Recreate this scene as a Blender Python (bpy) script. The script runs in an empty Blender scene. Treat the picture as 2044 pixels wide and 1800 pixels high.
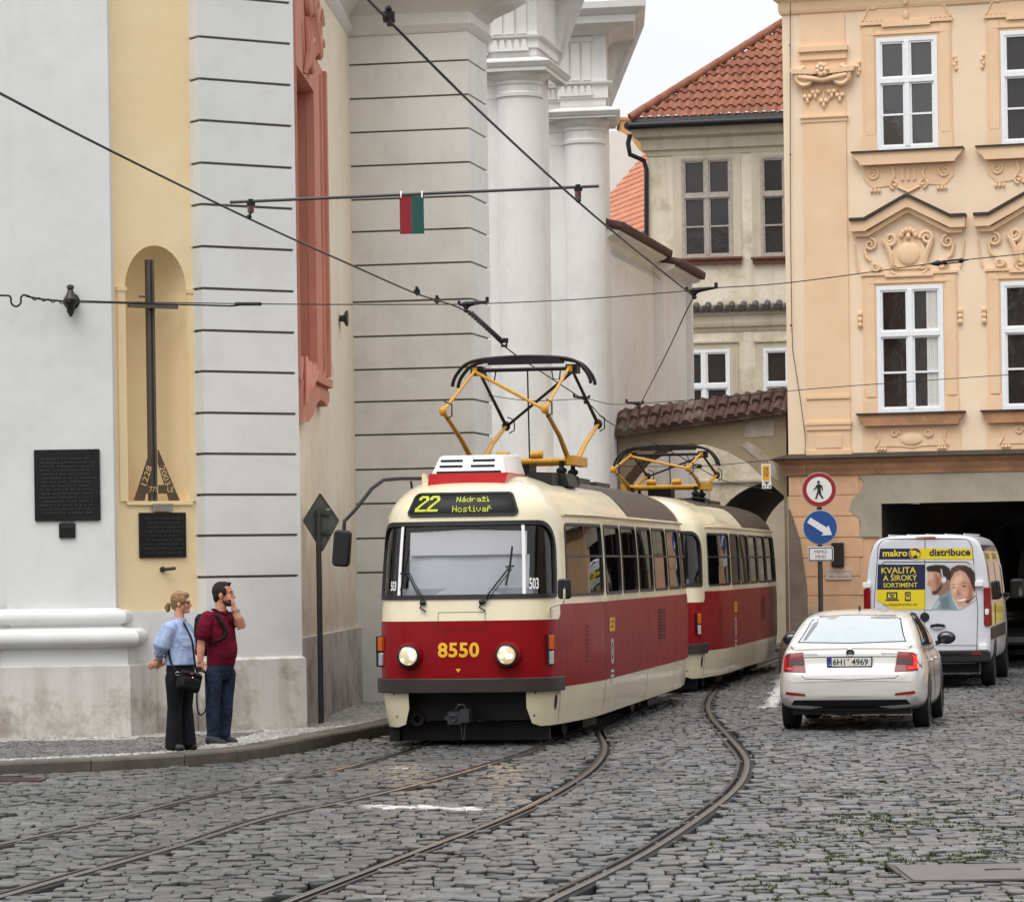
import bpy, bmesh, math, random
import numpy as np
from math import sin, cos, tan, pi, sqrt, atan2, radians as R
from mathutils import Vector, Matrix
from mathutils.geometry import delaunay_2d_cdt
from mathutils.bvhtree import BVHTree

random.seed(7)
rng = np.random.default_rng(11)
scene = bpy.context.scene
COL = scene.collection

# ---------------------------------------------------------------- camera model
# measurements were taken on the photograph at 2043 x 1800; these helpers turn
# them into metres on real planes.
FOC, PCX, PCY, EYE, ROLL = 6800.0, 1021.5, 1132.0, 2.05, 0.015
_rc, _rs = cos(ROLL), sin(ROLL)

def ab(px, py):
    u, v = px - PCX, py - PCY
    return (u * _rc - v * _rs) / FOC, -(u * _rs + v * _rc) / FOC

def at(px, py, Y):
    a, b = ab(px, py)
    return Vector((a * Y, Y, EYE + b * Y))

def gnd(px, py, z=0.0):
    a, b = ab(px, py)
    Y = (z - EYE) / b
    return Vector((a * Y, Y, z))

def zat(px, py, Y):
    return at(px, py, Y).z

class Wall:
    """vertical plane; local x runs along it, local y goes back into it, z up"""
    def __init__(self, p0, p1=None, ang=None):
        self.p0 = Vector((p0[0], p0[1], 0))
        if p1 is not None:
            d = Vector((p1[0] - p0[0], p1[1] - p0[1], 0))
            self.len = d.length
            d.normalize()
        else:
            d = Vector((cos(R(ang)), sin(R(ang)), 0))
            self.len = 0
        self.d = d
        b = Vector((-d.y, d.x, 0))
        self.b = b
        self.M = Matrix(((d.x, b.x, 0, p0[0]), (d.y, b.y, 0, p0[1]), (0, 0, 1, 0), (0, 0, 0, 1)))
    def px(self, px, py):
        a, b = ab(px, py)
        s = (a * self.p0.y - self.p0.x) / (self.d.x - a * self.d.y)
        Y = self.p0.y + s * self.d.y
        return s, EYE + b * Y
    def pt(self, s, z, out=0.0):
        return self.M @ Vector((s, -out, z))
    def xy(self, s, out=0.0):
        p = self.pt(s, 0, out)
        return (p.x, p.y)

# ---------------------------------------------------------------- mesh builder
ID = Matrix.Identity(4)

class MB:
    def __init__(self, M=None):
        self.v, self.f, self.mi = [], [], []
        self.M = M or ID
    def add(self, verts, faces, mi=0, M=None):
        M = self.M @ M if M is not None else self.M
        o = len(self.v)
        self.v.extend([M @ Vector(p) for p in verts])
        for f in faces:
            self.f.append([i + o for i in f]); self.mi.append(mi)
        return self
    def box(self, x0, x1, y0, y1, z0, z1, mi=0, M=None):
        if x0 > x1: x0, x1 = x1, x0
        if y0 > y1: y0, y1 = y1, y0
        if z0 > z1: z0, z1 = z1, z0
        vs = [(x0,y0,z0),(x1,y0,z0),(x1,y1,z0),(x0,y1,z0),(x0,y0,z1),(x1,y0,z1),(x1,y1,z1),(x0,y1,z1)]
        fs = [(0,3,2,1),(4,5,6,7),(0,1,5,4),(1,2,6,5),(2,3,7,6),(3,0,4,7)]
        return self.add(vs, fs, mi, M)
    def rbox(self, x0, x1, y0, y1, z0, z1, r, mi=0, M=None, n=3):
        """box with rounded vertical-plane corners (x-z outline rounded), slightly chamfered along y"""
        pl = rrect(x0, x1, z0, z1, r, n)
        c = min(r * 0.5, (y1 - y0) * 0.3)
        pin = rrect(x0 + c, x1 - c, z0 + c, z1 - c, max(r - c, r * .3), n)
        N = len(pl)
        vs = [(x, y0, z) for x, z in pin] + [(x, y0 + c, z) for x, z in pl] + [(x, y1 - c, z) for x, z in pl] + [(x, y1, z) for x, z in pin]
        fs = [list(range(N)), list(range(4 * N - 1, 3 * N - 1, -1))]
        for k in range(3):
            for i in range(N):
                j = (i + 1) % N
                fs.append((k*N + i, (k+1)*N + i, (k+1)*N + j, k*N + j))
        return self.add(vs, fs, mi, M)
    def prism(self, poly, y0, y1, mi=0, M=None):
        """poly in (x,z), extruded along y"""
        if area(poly) < 0: poly = poly[::-1]
        N = len(poly)
        vs = [(x, y0, z) for x, z in poly] + [(x, y1, z) for x, z in poly]
        fs = [list(range(N)), list(range(2*N - 1, N - 1, -1))]
        for i in range(N):
            j = (i + 1) % N
            fs.append((i, N + i, N + j, j))
        return self.add(vs, fs, mi, M)
    def tube(self, pts, r, n=8, mi=0, M=None, cap=True, closed=False):
        pts = [Vector(p) for p in pts]
        K = len(pts)
        rr = r if isinstance(r, (list, tuple)) else [r] * K
        rings = []
        up = None
        for i, p in enumerate(pts):
            a = pts[i - 1] if (i > 0 or closed) else p
            b = pts[(i + 1) % K] if (i < K - 1 or closed) else p
            t = (b - a)
            if t.length < 1e-9: t = Vector((0, 0, 1))
            t.normalize()
            if up is None:
                up = Vector((0, 0, 1)) if abs(t.z) < .9 else Vector((1, 0, 0))
            x = up.cross(t)
            if x.length < 1e-6:
                x = Vector((1, 0, 0)).cross(t)
            x.normalize()
            y = t.cross(x); up = y
            rings.append([p + (x * cos(2*pi*k/n) + y * sin(2*pi*k/n)) * rr[i] for k in range(n)])
        vs = [q for g in rings for q in g]
        fs = []
        for i in range(K - 1 + (1 if closed else 0)):
            for k in range(n):
                l = (k + 1) % n
                i2 = (i + 1) % K
                fs.append((i*n + k, i*n + l, i2*n + l, i2*n + k))
        if cap and not closed:
            fs.append(list(range(n - 1, -1, -1)))
            fs.append([(K-1)*n + k for k in range(n)])
        return self.add(vs, fs, mi, M)
    def lathe(self, prof, n=24, mi=0, M=None, cap=True, a0=0, a1=2*pi):
        """prof: (r,z) list, around local z"""
        full = abs(a1 - a0 - 2*pi) < 1e-6
        m = n if full else n + 1
        vs, fs = [], []
        for r, z in prof:
            for k in range(m):
                a = a0 + (a1 - a0) * k / n
                vs.append((r * cos(a), r * sin(a), z))
        for i in range(len(prof) - 1):
            for k in range(n):
                l = (k + 1) % m
                fs.append((i*m + k, i*m + l, (i+1)*m + l, (i+1)*m + k))
        if cap and full:
            if prof[0][0] > 1e-5: fs.append(list(range(m - 1, -1, -1)))
            if prof[-1][0] > 1e-5: fs.append([(len(prof)-1)*m + k for k in range(m)])
        return self.add(vs, fs, mi, M)
    def ell(self, c, r, n=12, m=8, mi=0, M=None):
        """ellipsoid"""
        vs, fs = [], []
        for i in range(m + 1):
            th = pi * i / m
            for k in range(n):
                a = 2*pi*k/n
                vs.append((c[0] + r[0]*sin(th)*cos(a), c[1] + r[1]*sin(th)*sin(a), c[2] - r[2]*cos(th)))
        for i in range(m):
            for k in range(n):
                l = (k+1) % n
                fs.append((i*n+k, i*n+l, (i+1)*n+l, (i+1)*n+k))
        return self.add(vs, fs, mi, M)
    def sweep(self, path, prof, mi=0, M=None, caps=True, closed=False):
        """horizontal path [(x,y)], profile [(out,z)] bottom to top; out = right-hand side of the path"""
        n = len(path)
        P = [Vector((p[0], p[1])) for p in path]
        nrm = []
        for i in range(n - 1 + (1 if closed else 0)):
            d = (P[(i+1) % n] - P[i]).normalized()
            nrm.append(Vector((d.y, -d.x)))
        offs = []
        for i in range(n):
            if closed:
                a, b = nrm[i-1], nrm[i]
            else:
                a = nrm[max(i-1, 0)]; b = nrm[min(i, n-2)]
            m = a + b
            if m.length < 1e-6: m = a.copy()
            m.normalize()
            k = 1.0 / max(m.dot(a), .25)
            offs.append(m * k)
        K = len(prof)
        vs, fs = [], []
        for i in range(n):
            for o, z in prof:
                q = P[i] + offs[i] * o
                vs.append((q.x, q.y, z))
        for i in range(n - 1 + (1 if closed else 0)):
            i2 = (i+1) % n
            for k in range(K - 1):
                fs.append((i*K + k, i2*K + k, i2*K + k + 1, i*K + k + 1))
        if caps and not closed and K > 2:
            fs.append([k for k in range(K)])
            fs.append([(n-1)*K + k for k in range(K - 1, -1, -1)])
        return self.add(vs, fs, mi, M)
    def grid(self, fn, nu, nv, mi=0, M=None, flip=False):
        vs = [fn(i / nu, j / nv) for j in range(nv + 1) for i in range(nu + 1)]
        fs = []
        w = nu + 1
        for j in range(nv):
            for i in range(nu):
                q = (j*w + i, j*w + i + 1, (j+1)*w + i + 1, (j+1)*w + i)
                fs.append(q[::-1] if flip else q)
        return self.add(vs, fs, mi, M)
    def sheet(self, outer, holes=(), y=0.0, reveal=0.0, mi=0, rmi=None, M=None):
        """flat panel in local x-z with holes; reveals go back by `reveal`"""
        vs, tr = cdt(outer, holes)
        self.add([(a, y, b) for a, b in vs], tr, mi, M)
        if reveal:
            for h in holes:
                h = list(h)
                if area(h) < 0: h = h[::-1]
                N = len(h)
                pts = [(a, y, b) for a, b in h] + [(a, y + reveal, b) for a, b in h]
                fs = [(i, (i+1) % N, N + (i+1) % N, N + i) for i in range(N)]
                self.add(pts, fs, mi if rmi is None else rmi, M)
        return self
    def spiral(self, c, r0, r1, turns, a0, sgn=1, rad=.02, y=0.0, mi=0, M=None, n=None):
        n = n or int(14 * turns) + 2
        pts = []
        for i in range(n + 1):
            t = i / n
            r = r0 + (r1 - r0) * t
            a = a0 + sgn * 2*pi*turns*t
            pts.append((c[0] + r*cos(a), y, c[1] + r*sin(a)))
        return self.tube(pts, [rad * (1 - .45*i/n) for i in range(n + 1)], 6, mi, M)
    def build(self, name, mats, parent=None, smooth=None, flat_local=False, **props):
        me = bpy.data.meshes.new(name)
        Wi = ID if (parent is None or flat_local) else wmat(parent).inverted()
        me.from_pydata([tuple(Wi @ p) for p in self.v], [], self.f)
        if not isinstance(mats, (list, tuple)): mats = [mats]
        for m in mats: me.materials.append(m)
        if len(mats) > 1:
            me.polygons.foreach_set('material_index', self.mi)
        finish(me, smooth)
        return link(name, me, parent, **props)

def finish(me, smooth):
    me.validate(clean_customdata=False)
    if smooth:
        me.polygons.foreach_set('use_smooth', [True] * len(me.polygons))
        if smooth < 179:
            me.set_sharp_from_angle(angle=R(smooth))
    me.update()

def link(name, me, parent=None, label=None, cat=None, group=None, kind=None):
    o = bpy.data.objects.new(name, me)
    COL.objects.link(o)
    if parent is not None: o.parent = parent
    return tag(o, label, cat, group, kind)

def tag(o, label=None, cat=None, group=None, kind=None):
    if label: o['label'] = label
    if cat: o['category'] = cat
    if group: o['group'] = group
    if kind: o['kind'] = kind
    return o

def thing(name, loc=(0,0,0), rz=0.0, **props):
    o = link(name, None, None, **props)
    o.location = loc; o.rotation_euler = (0, 0, rz)
    return o

def wmat(o):
    m = Matrix.LocRotScale(o.location, o.rotation_euler, o.scale)
    return wmat(o.parent) @ m if o.parent is not None else m

def kids(o): return [c for c in bpy.data.objects if c.parent is o]

def copy_tree(o, parent=None, skip=()):
    c = o.copy(); COL.objects.link(c); c.parent = parent
    for ch in kids(o):
        if ch.name.split('.')[0] not in skip:
            copy_tree(ch, c, skip)
    return c

def area(p):
    return sum(p[i][0]*p[(i+1) % len(p)][1] - p[(i+1) % len(p)][0]*p[i][1] for i in range(len(p))) / 2

def rrect(x0, x1, z0, z1, r, n=4):
    rs = r if isinstance(r, (list, tuple)) else (r, r, r, r)   # bl, br, tr, tl
    out = []
    for (cx, cz, a, q) in ((x0, z0, pi, rs[0]), (x1, z0, 1.5*pi, rs[1]), (x1, z1, 0, rs[2]), (x0, z1, .5*pi, rs[3])):
        if q <= 1e-6:
            out.append((cx, cz)); continue
        ox = cx + (q if cx == x0 else -q); oz = cz + (q if cz == z0 else -q)
        for k in range(n + 1):
            t = a + .5*pi*k/n
            out.append((ox + q*cos(t), oz + q*sin(t)))
    return out

def arcpts(cx, cz, rx, rz, a0, a1, n):
    return [(cx + rx*cos(a0 + (a1-a0)*k/n), cz + rz*sin(a0 + (a1-a0)*k/n)) for k in range(n + 1)]

def inpoly(x, y, p):
    c = False
    j = len(p) - 1
    for i in range(len(p)):
        if (p[i][1] > y) != (p[j][1] > y) and x < (p[j][0]-p[i][0]) * (y-p[i][1]) / (p[j][1]-p[i][1]) + p[i][0]:
            c = not c
        j = i
    return c

def dense(poly, step):
    out = []
    for i in range(len(poly)):
        a, b = poly[i], poly[(i+1) % len(poly)]
        n = max(1, int(sqrt((a[0]-b[0])**2 + (a[1]-b[1])**2) / step))
        for k in range(n):
            out.append((a[0] + (b[0]-a[0])*k/n, a[1] + (b[1]-a[1])*k/n))
    return out

def cdt(outer, holes=(), inner=()):
    loops = [list(outer)] + [list(h) for h in holes]
    pts, edges = [], []
    for lp in loops:
        o = len(pts); n = len(lp)
        pts += [Vector((a, b)) for a, b in lp]
        edges += [(o + i, o + (i+1) % n) for i in range(n)]
    for a, b in inner:
        if inpoly(a, b, outer) and not any(inpoly(a, b, h) for h in holes):
            pts.append(Vector((a, b)))
    r = delaunay_2d_cdt(pts, edges, [], 0, 1e-6)
    vs, fs = r[0], r[2]
    out = []
    for f in fs:
        cx = sum(vs[i][0] for i in f)/len(f); cy = sum(vs[i][1] for i in f)/len(f)
        if inpoly(cx, cy, outer) and not any(inpoly(cx, cy, h) for h in holes):
            p = [vs[i] for i in f]
            out.append(list(f) if area(p) > 0 else list(f)[::-1])
    return [(v[0], v[1]) for v in vs], out

def gridpts(x0, x1, y0, y1, dx, dy):
    nx = max(1, int((x1-x0)/dx)); ny = max(1, int((y1-y0)/dy))
    return [(x0 + (x1-x0)*(i + .5*(j % 2))/nx, y0 + (y1-y0)*j/ny) for j in range(1, ny) for i in range(1, nx)]

# text as flat triangles in a box given by its left, bottom, width and height
_tcache = {}
def text2d(body, bold=0.0, spacing=1.0):
    key = (body, bold, spacing)
    if key in _tcache: return _tcache[key]
    cu = bpy.data.curves.new('t', 'FONT')
    cu.body = body; cu.size = 1; cu.offset = bold; cu.space_character = spacing
    cu.resolution_u = 3; cu.fill_mode = 'FRONT' if hasattr(cu, 'fill_mode') else cu.fill_mode
    ob = bpy.data.objects.new('t', cu); COL.objects.link(ob)
    bpy.context.view_layer.update()
    ev = ob.evaluated_get(bpy.context.evaluated_depsgraph_get())
    me = ev.to_mesh()
    vs = [(v.co.x, v.co.y) for v in me.vertices]
    fs = [list(p.vertices) for p in me.polygons]
    ev.to_mesh_clear()
    bpy.data.objects.remove(ob); bpy.data.curves.remove(cu)
    _tcache[key] = (vs, fs)
    return vs, fs

def text(mb, body, x0, x1, z0, z1, y=0.0, bold=0.0, mi=0, M=None, fn=None, spacing=1.0, keep=False):
    vs, fs = text2d(body, bold, spacing)
    ax, bx = min(v[0] for v in vs), max(v[0] for v in vs)
    az, bz = min(v[1] for v in vs), max(v[1] for v in vs)
    sx = (x1-x0)/(bx-ax) if bx > ax else 1; sz = (z1-z0)/(bz-az) if bz > az else 1
    p = [(x0 + (a-ax)*sx, z0 + (b-az)*sz) for a, b in vs]
    if fn: q = [fn(a, b) for a, b in p]
    else: q = [(a, y, b) for a, b in p]
    fs = [f if area([p[i] for i in f]) > 0 else f[::-1] for f in fs]
    mb.add(q, fs, mi, M)

# ---------------------------------------------------------------- materials
def lin(c):
    return tuple(((x/255)/12.92 if x/255 <= .04045 else ((x/255 + .055)/1.055)**2.4) for x in c)

def nt(name):
    m = bpy.data.materials.new(name); m.use_nodes = True
    t = m.node_tree
    return m, t, t.nodes['Principled BSDF'], t.nodes, t.links

def setp(b, **k):
    for a, v in k.items(): b.inputs[a.replace('_', ' ')].default_value = v

def pm(name, c, rough=.5, metal=0.0, coat=0.0, spec=.5, var=0.0, vscale=3.0, bump=0.0, bscale=60.0, emit=None, es=1.0):
    """paint / metal / cloth with slight colour and surface variation; c in sRGB 0-255"""
    m, t, b, N, L = nt(name)
    col = lin(c) + (1,)
    setp(b, Base_Color=col, Roughness=rough, Metallic=metal, Coat_Weight=coat, Coat_Roughness=.06, Specular_IOR_Level=spec)
    if var or bump:
        tc = N.new('ShaderNodeTexCoord')
    if var:
        n = N.new('ShaderNodeTexNoise'); n.inputs['Scale'].default_value = vscale; n.inputs['Detail'].default_value = 6
        n.inputs['Roughness'].default_value = .65
        L.new(tc.outputs['Object'], n.inputs['Vector'])
        mr = N.new('ShaderNodeMapRange'); mr.inputs['From Min'].default_value = .3; mr.inputs['From Max'].default_value = .7
        mr.inputs['To Min'].default_value = 1 - var; mr.inputs['To Max'].default_value = 1 + var
        L.new(n.outputs['Fac'], mr.inputs['Value'])
        mx = N.new('ShaderNodeVectorMath'); mx.operation = 'SCALE'; mx.inputs[0].default_value = col[:3]
        L.new(mr.outputs[0], mx.inputs['Scale']); L.new(mx.outputs[0], b.inputs['Base Color'])
        r2 = N.new('ShaderNodeMapRange'); r2.inputs['To Min'].default_value = max(0, rough - .1); r2.inputs['To Max'].default_value = min(1, rough + .12)
        L.new(n.outputs['Fac'], r2.inputs['Value']); L.new(r2.outputs[0], b.inputs['Roughness'])
    if bump:
        n = N.new('ShaderNodeTexNoise'); n.inputs['Scale'].default_value = bscale; n.inputs['Detail'].default_value = 4
        L.new(tc.outputs['Object'], n.inputs['Vector'])
        bp = N.new('ShaderNodeBump'); bp.inputs['Strength'].default_value = bump; bp.inputs['Distance'].default_value = .01
        L.new(n.outputs['Fac'], bp.inputs['Height']); L.new(bp.outputs[0], b.inputs['Normal'])
    if emit:
        setp(b, Emission_Color=lin(emit) + (1,), Emission_Strength=es)
    return m

def plaster(name, c, c2=None, patch=.0, patch_c=(150,140,126), pz=(0, 1.5), var=.05, scale=.7, bump=.25, streak=.0, rough=.9):
    """lime plaster: cloudy tone, fine grain, stains in ragged patches, vertical run marks"""
    m, t, b, N, L = nt(name)
    tc = N.new('ShaderNodeTexCoord'); geo = N.new('ShaderNodeNewGeometry')
    P = geo.outputs['Position']
    def noise(sc, det=6, vec=None, ro=.6):
        n = N.new('ShaderNodeTexNoise'); n.inputs['Scale'].default_value = sc; n.inputs['Detail'].default_value = det
        n.inputs['Roughness'].default_value = ro
        L.new(vec or P, n.inputs['Vector']); return n.outputs['Fac']
    def mr(v, a, c_, d, e):
        q = N.new('ShaderNodeMapRange'); q.clamp = True
        for k, w in zip(('From Min','From Max','To Min','To Max'), (a, c_, d, e)): q.inputs[k].default_value = w
        L.new(v, q.inputs['Value']); return q.outputs[0]
    def mix(f, A, B):
        q = N.new('ShaderNodeMix'); q.data_type = 'RGBA'
        if isinstance(f, float): q.inputs[0].default_value = f
        else: L.new(f, q.inputs[0])
        for s, w in ((6, A), (7, B)):
            if isinstance(w, tuple): q.inputs[s].default_value = w + (1,)
            else: L.new(w, q.inputs[s])
        return q.outputs[2]
    def mul(a, c_):
        q = N.new('ShaderNodeMath'); q.operation = 'MULTIPLY'
        for s, w in ((0, a), (1, c_)):
            if isinstance(w, float): q.inputs[s].default_value = w
            else: L.new(w, q.inputs[s])
        return q.outputs[0]
    base = lin(c)
    alt = lin(c2) if c2 else tuple(x * (1 - 2.2*var) for x in base)
    col = mix(mr(noise(scale, 7), .35, .68, 0, 1), base, alt)
    fine = noise(9.0, 5)
    col = mix(mr(fine, .3, .7, 0, var * 4), col, tuple(x * .82 for x in base))
    if streak:
        mp = N.new('ShaderNodeMapping'); mp.inputs['Scale'].default_value = (5, 5, .25)
        L.new(P, mp.inputs['Vector'])
        s = mul(mr(noise(1.0, 5, mp.outputs[0]), .5, .75, 0, 1), streak)
        col = mix(s, col, lin(patch_c))
    if patch:
        sp = N.new('ShaderNodeSeparateXYZ'); L.new(P, sp.inputs[0])
        zone = mr(sp.outputs['Z'], pz[0], pz[1], .16, 0.0)
        ad = N.new('ShaderNodeMath'); ad.operation = 'ADD'
        L.new(noise(1.6, 8, None, .7), ad.inputs[0]); L.new(zone, ad.inputs[1])
        col = mix(mul(mr(ad.outputs[0], .56, .74, 0, 1), patch), col, lin(patch_c))
    L.new(col, b.inputs['Base Color'])
    setp(b, Roughness=rough, Specular_IOR_Level=.25)
    bp = N.new('ShaderNodeBump'); bp.inputs['Strength'].default_value = bump; bp.inputs['Distance'].default_value = .02
    ad = N.new('ShaderNodeMath'); ad.operation = 'ADD'
    L.new(noise(5.0, 8), ad.inputs[0]); L.new(mul(noise(45.0, 3), .35), ad.inputs[1])
    L.new(ad.outputs[0], bp.inputs['Height']); L.new(bp.outputs[0], b.inputs['Normal'])
    return m

def glass_mix(name, tint, trans, rough=.02, ior=1.45):
    """window pane: fresnel reflection over a tinted see-through body"""
    m = bpy.data.materials.new(name); m.use_nodes = True
    t = m.node_tree; N, L = t.nodes, t.links
    N.remove(N['Principled BSDF'])
    tr = N.new('ShaderNodeBsdfTransparent'); tr.inputs[0].default_value = lin(tint) + (1,)
    df = N.new('ShaderNodeBsdfDiffuse'); df.inputs[0].default_value = lin((40,42,44)) + (1,)
    mx0 = N.new('ShaderNodeMixShader'); mx0.inputs[0].default_value = trans
    L.new(df.outputs[0], mx0.inputs[1]); L.new(tr.outputs[0], mx0.inputs[2])
    gl = N.new('ShaderNodeBsdfGlossy'); gl.inputs['Roughness'].default_value = rough
    fr = N.new('ShaderNodeFresnel'); fr.inputs['IOR'].default_value = ior
    mx = N.new('ShaderNodeMixShader')
    L.new(fr.outputs[0], mx.inputs[0]); L.new(mx0.outputs[0], mx.inputs[1]); L.new(gl.outputs[0], mx.inputs[2])
    L.new(mx.outputs[0], N['Material Output'].inputs['Surface'])
    return m
# ---------------------------------------------------------------- camera, sky, sun
cam = bpy.data.cameras.new('camera'); cam_o = bpy.data.objects.new('camera', cam); COL.objects.link(cam_o)
cam.sensor_fit = 'HORIZONTAL'; cam.sensor_width = 36.0
cam.lens = 36.0 * FOC / 2043.0
cam.shift_x = 0.0
cam.shift_y = (PCY - 900.0) / 2043.0
cam.clip_start = .5; cam.clip_end = 2000
cam_o.matrix_world = Matrix(((_rc, _rs, 0, 0), (0, 0, -1, 0), (-_rs, _rc, 0, EYE), (0, 0, 0, 1)))
scene.camera = cam_o

SUN_EL, SUN_AZ = 58.0, 205.0        # degrees; azimuth clockwise from +Y
w = bpy.data.worlds.new('World'); scene.world = w; w.use_nodes = True
N, L = w.node_tree.nodes, w.node_tree.links
sky = N.new('ShaderNodeTexSky'); sky.sky_type = 'NISHITA'; sky.sun_disc = False
sky.sun_elevation = R(SUN_EL); sky.sun_rotation = R(SUN_AZ); sky.dust_density = 4; sky.air_density = 1.0; sky.ozone_density = 1.0
bwn = N.new('ShaderNodeHueSaturation'); bwn.inputs['Saturation'].default_value = .12
L.new(sky.outputs[0], bwn.inputs['Color'])
# overcast: an even cloud layer mixed over the clear-sky gradient
cl = N.new('ShaderNodeTexNoise'); cl.inputs['Scale'].default_value = 2.2; cl.inputs['Detail'].default_value = 6
tc = N.new('ShaderNodeTexCoord'); L.new(tc.outputs['Generated'], cl.inputs['Vector'])
cr = N.new('ShaderNodeMapRange'); cr.inputs['From Min'].default_value = .35; cr.inputs['From Max'].default_value = .7
cr.inputs['To Min'].default_value = 8.0; cr.inputs['To Max'].default_value = 9.6
L.new(cl.outputs['Fac'], cr.inputs['Value'])
cc = N.new('ShaderNodeVectorMath'); cc.operation = 'SCALE'; cc.inputs[0].default_value = (.985, .995, 1.02)
sz = N.new('ShaderNodeSeparateXYZ'); L.new(tc.outputs['Generated'], sz.inputs[0])
gr = N.new('ShaderNodeMapRange'); gr.inputs['From Min'].default_value = 0; gr.inputs['From Max'].default_value = 1
gr.inputs['To Min'].default_value = .65; gr.inputs['To Max'].default_value = 1.3      # overcast: brighter overhead than at the horizon
L.new(sz.outputs['Z'], gr.inputs['Value'])
gm_ = N.new('ShaderNodeMath'); gm_.operation = 'MULTIPLY'; L.new(cr.outputs[0], gm_.inputs[0]); L.new(gr.outputs[0], gm_.inputs[1])
L.new(gm_.outputs[0], cc.inputs['Scale'])
mx = N.new('ShaderNodeMix'); mx.data_type = 'RGBA'; mx.inputs[0].default_value = .9
L.new(bwn.outputs[0], mx.inputs[6]); L.new(cc.outputs[0], mx.inputs[7])
bg = N['Background']; bg.inputs['Strength'].default_value = .13
L.new(mx.outputs[2], bg.inputs['Color'])

sl = bpy.data.lights.new('sun', 'SUN'); sl.energy = 1.1; sl.angle = R(35); sl.color = (1.0, .975, .94)
so = bpy.data.objects.new('sun', sl); COL.objects.link(so)
_sd = Vector((sin(R(SUN_AZ))*cos(R(SUN_EL)), cos(R(SUN_AZ))*cos(R(SUN_EL)), sin(R(SUN_EL))))
so.rotation_euler = (-_sd).to_track_quat('-Z', 'Y').to_euler()
so.location = _sd * 60
vs_ = scene.view_settings
vs_.view_transform = 'Standard'; vs_.look = 'None'; vs_.exposure = 0.36; vs_.gamma = 1; vs_.use_curve_mapping = False
scene.cycles.max_bounces = 8; scene.cycles.transparent_max_bounces = 16
scene.cycles.use_denoising = True

# ---------------------------------------------------------------- curves on the ground
def catmull(pts, n=10):
    P = [Vector(p) for p in pts]
    P = [P[0]*2 - P[1]] + P + [P[-1]*2 - P[-2]]
    out = []
    for i in range(1, len(P) - 2):
        for k in range(n):
            t = k / n
            a, b, c, d = P[i-1], P[i], P[i+1], P[i+2]
            out.append(.5*((2*b) + (c-a)*t + (2*a-5*b+4*c-d)*t*t + (3*b-a-3*c+d)*t*t*t))
    out.append(P[-2])
    return out

# axis of the two coupled trams
T_DIR = Vector((.165, 1, 0)).normalized()
T_NOSE = Vector((-.59, 38.8, 0))
def trk(off, Y):
    t = (Y - T_NOSE.y) / T_DIR.y
    p = T_NOSE + T_DIR * t + Vector((T_DIR.y, -T_DIR.x, 0)) * off
    return p

rail_px = [
    [(-150,1716),(0,1685),(209,1638),(428,1583),(662,1538),(868,1481)],
    [(-120,1824),(0,1790),(149,1747),(373,1683),(532,1633),(697,1598),(871,1556),(1062,1498)],
    [(480,1838),(572,1800),(796,1713),(1017,1627),(1117,1577),(1183,1532),(1207,1492),(1193,1456)],
    [(1010,1840),(1092,1800),(1288,1702),(1409,1622),(1469,1572),(1489,1534),(1484,1507),(1454,1471),(1419,1431),(1414,1401),(1437,1367),(1475,1346),(1559,1313)],
]
rails = []
for k, pl in enumerate(rail_px):
    g = [gnd(*p) for p in pl]
    if k == 0: g += [trk(-.72, Y) for Y in (44, 52, 60, 70, 80)]
    if k == 1: g += [trk(.72, Y) for Y in (44, 52, 60, 70, 80)]
    if k == 2: g += [Vector((1.35, 45, 0)), Vector((1.9, 50, 0)), Vector((3.2, 58, 0)), Vector((5.0, 70, 0)), Vector((7.2, 84, 0))]
    if k == 3: g += [Vector((6.9, 82, 0)), Vector((9.1, 96, 0))]
    rails.append(catmull(g, 8))

kerb_px = [(-260,1552),(0,1546),(194,1537),(388,1526),(522,1511),(612,1494),(677,1481),(769,1464)]
kerb_g = [gnd(*p) for p in kerb_px] + [Vector((-1.2, 45, 0)), Vector((-.95, 47.5, 0)), Vector((-.6, 50, 0)), Vector((0.2, 55, 0)), Vector((1.0, 60, 0)), Vector((2.0, 66, 0)), Vector((3.2, 73, 0)), Vector((5.0, 84, 0))]
kerb_line = catmull(kerb_g, 8)
kerb_arr = np.array([(p.x, p.y) for p in kerb_line])

def dist_poly(px, py, arr):
    """distance of many points to a polyline (numpy)"""
    best = np.full(len(px), 1e9)
    for i in range(len(arr) - 1):
        a, b = arr[i], arr[i+1]
        ab_ = b - a; l2 = (ab_**2).sum() + 1e-12
        t = np.clip(((px-a[0])*ab_[0] + (py-a[1])*ab_[1]) / l2, 0, 1)
        dx = px - (a[0] + t*ab_[0]); dy = py - (a[1] + t*ab_[1])
        best = np.minimum(best, np.sqrt(dx*dx + dy*dy))
    return best

def kerb_side(px, py):
    """x of the kerb line at each y"""
    o = np.argsort(kerb_arr[:,1], kind='stable')
    return px - np.interp(py, kerb_arr[o,1], kerb_arr[o,0])

def poly_mask(px, py, poly):
    c = np.zeros(len(px), bool); j = len(poly) - 1
    for i in range(len(poly)):
        xi, yi = poly[i]; xj, yj = poly[j]
        hit = ((yi > py) != (yj > py)) & (px < (xj-xi)*(py-yi)/((yj-yi) if yj != yi else 1e-9) + xi)
        c ^= hit; j = i
    return c

# ---------------------------------------------------------------- ground and stones
M_ground = plaster('earth_joint', (60,57,52), (46,44,41), var=.2, scale=2, bump=.4, rough=.95)
g = MB(); g.add([(-300,-60,-.05),(300,-60,-.05),(300,700,-.05),(-300,700,-.05)], [(0,1,2,3)])
g.build('ground', M_ground, kind='structure')

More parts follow.
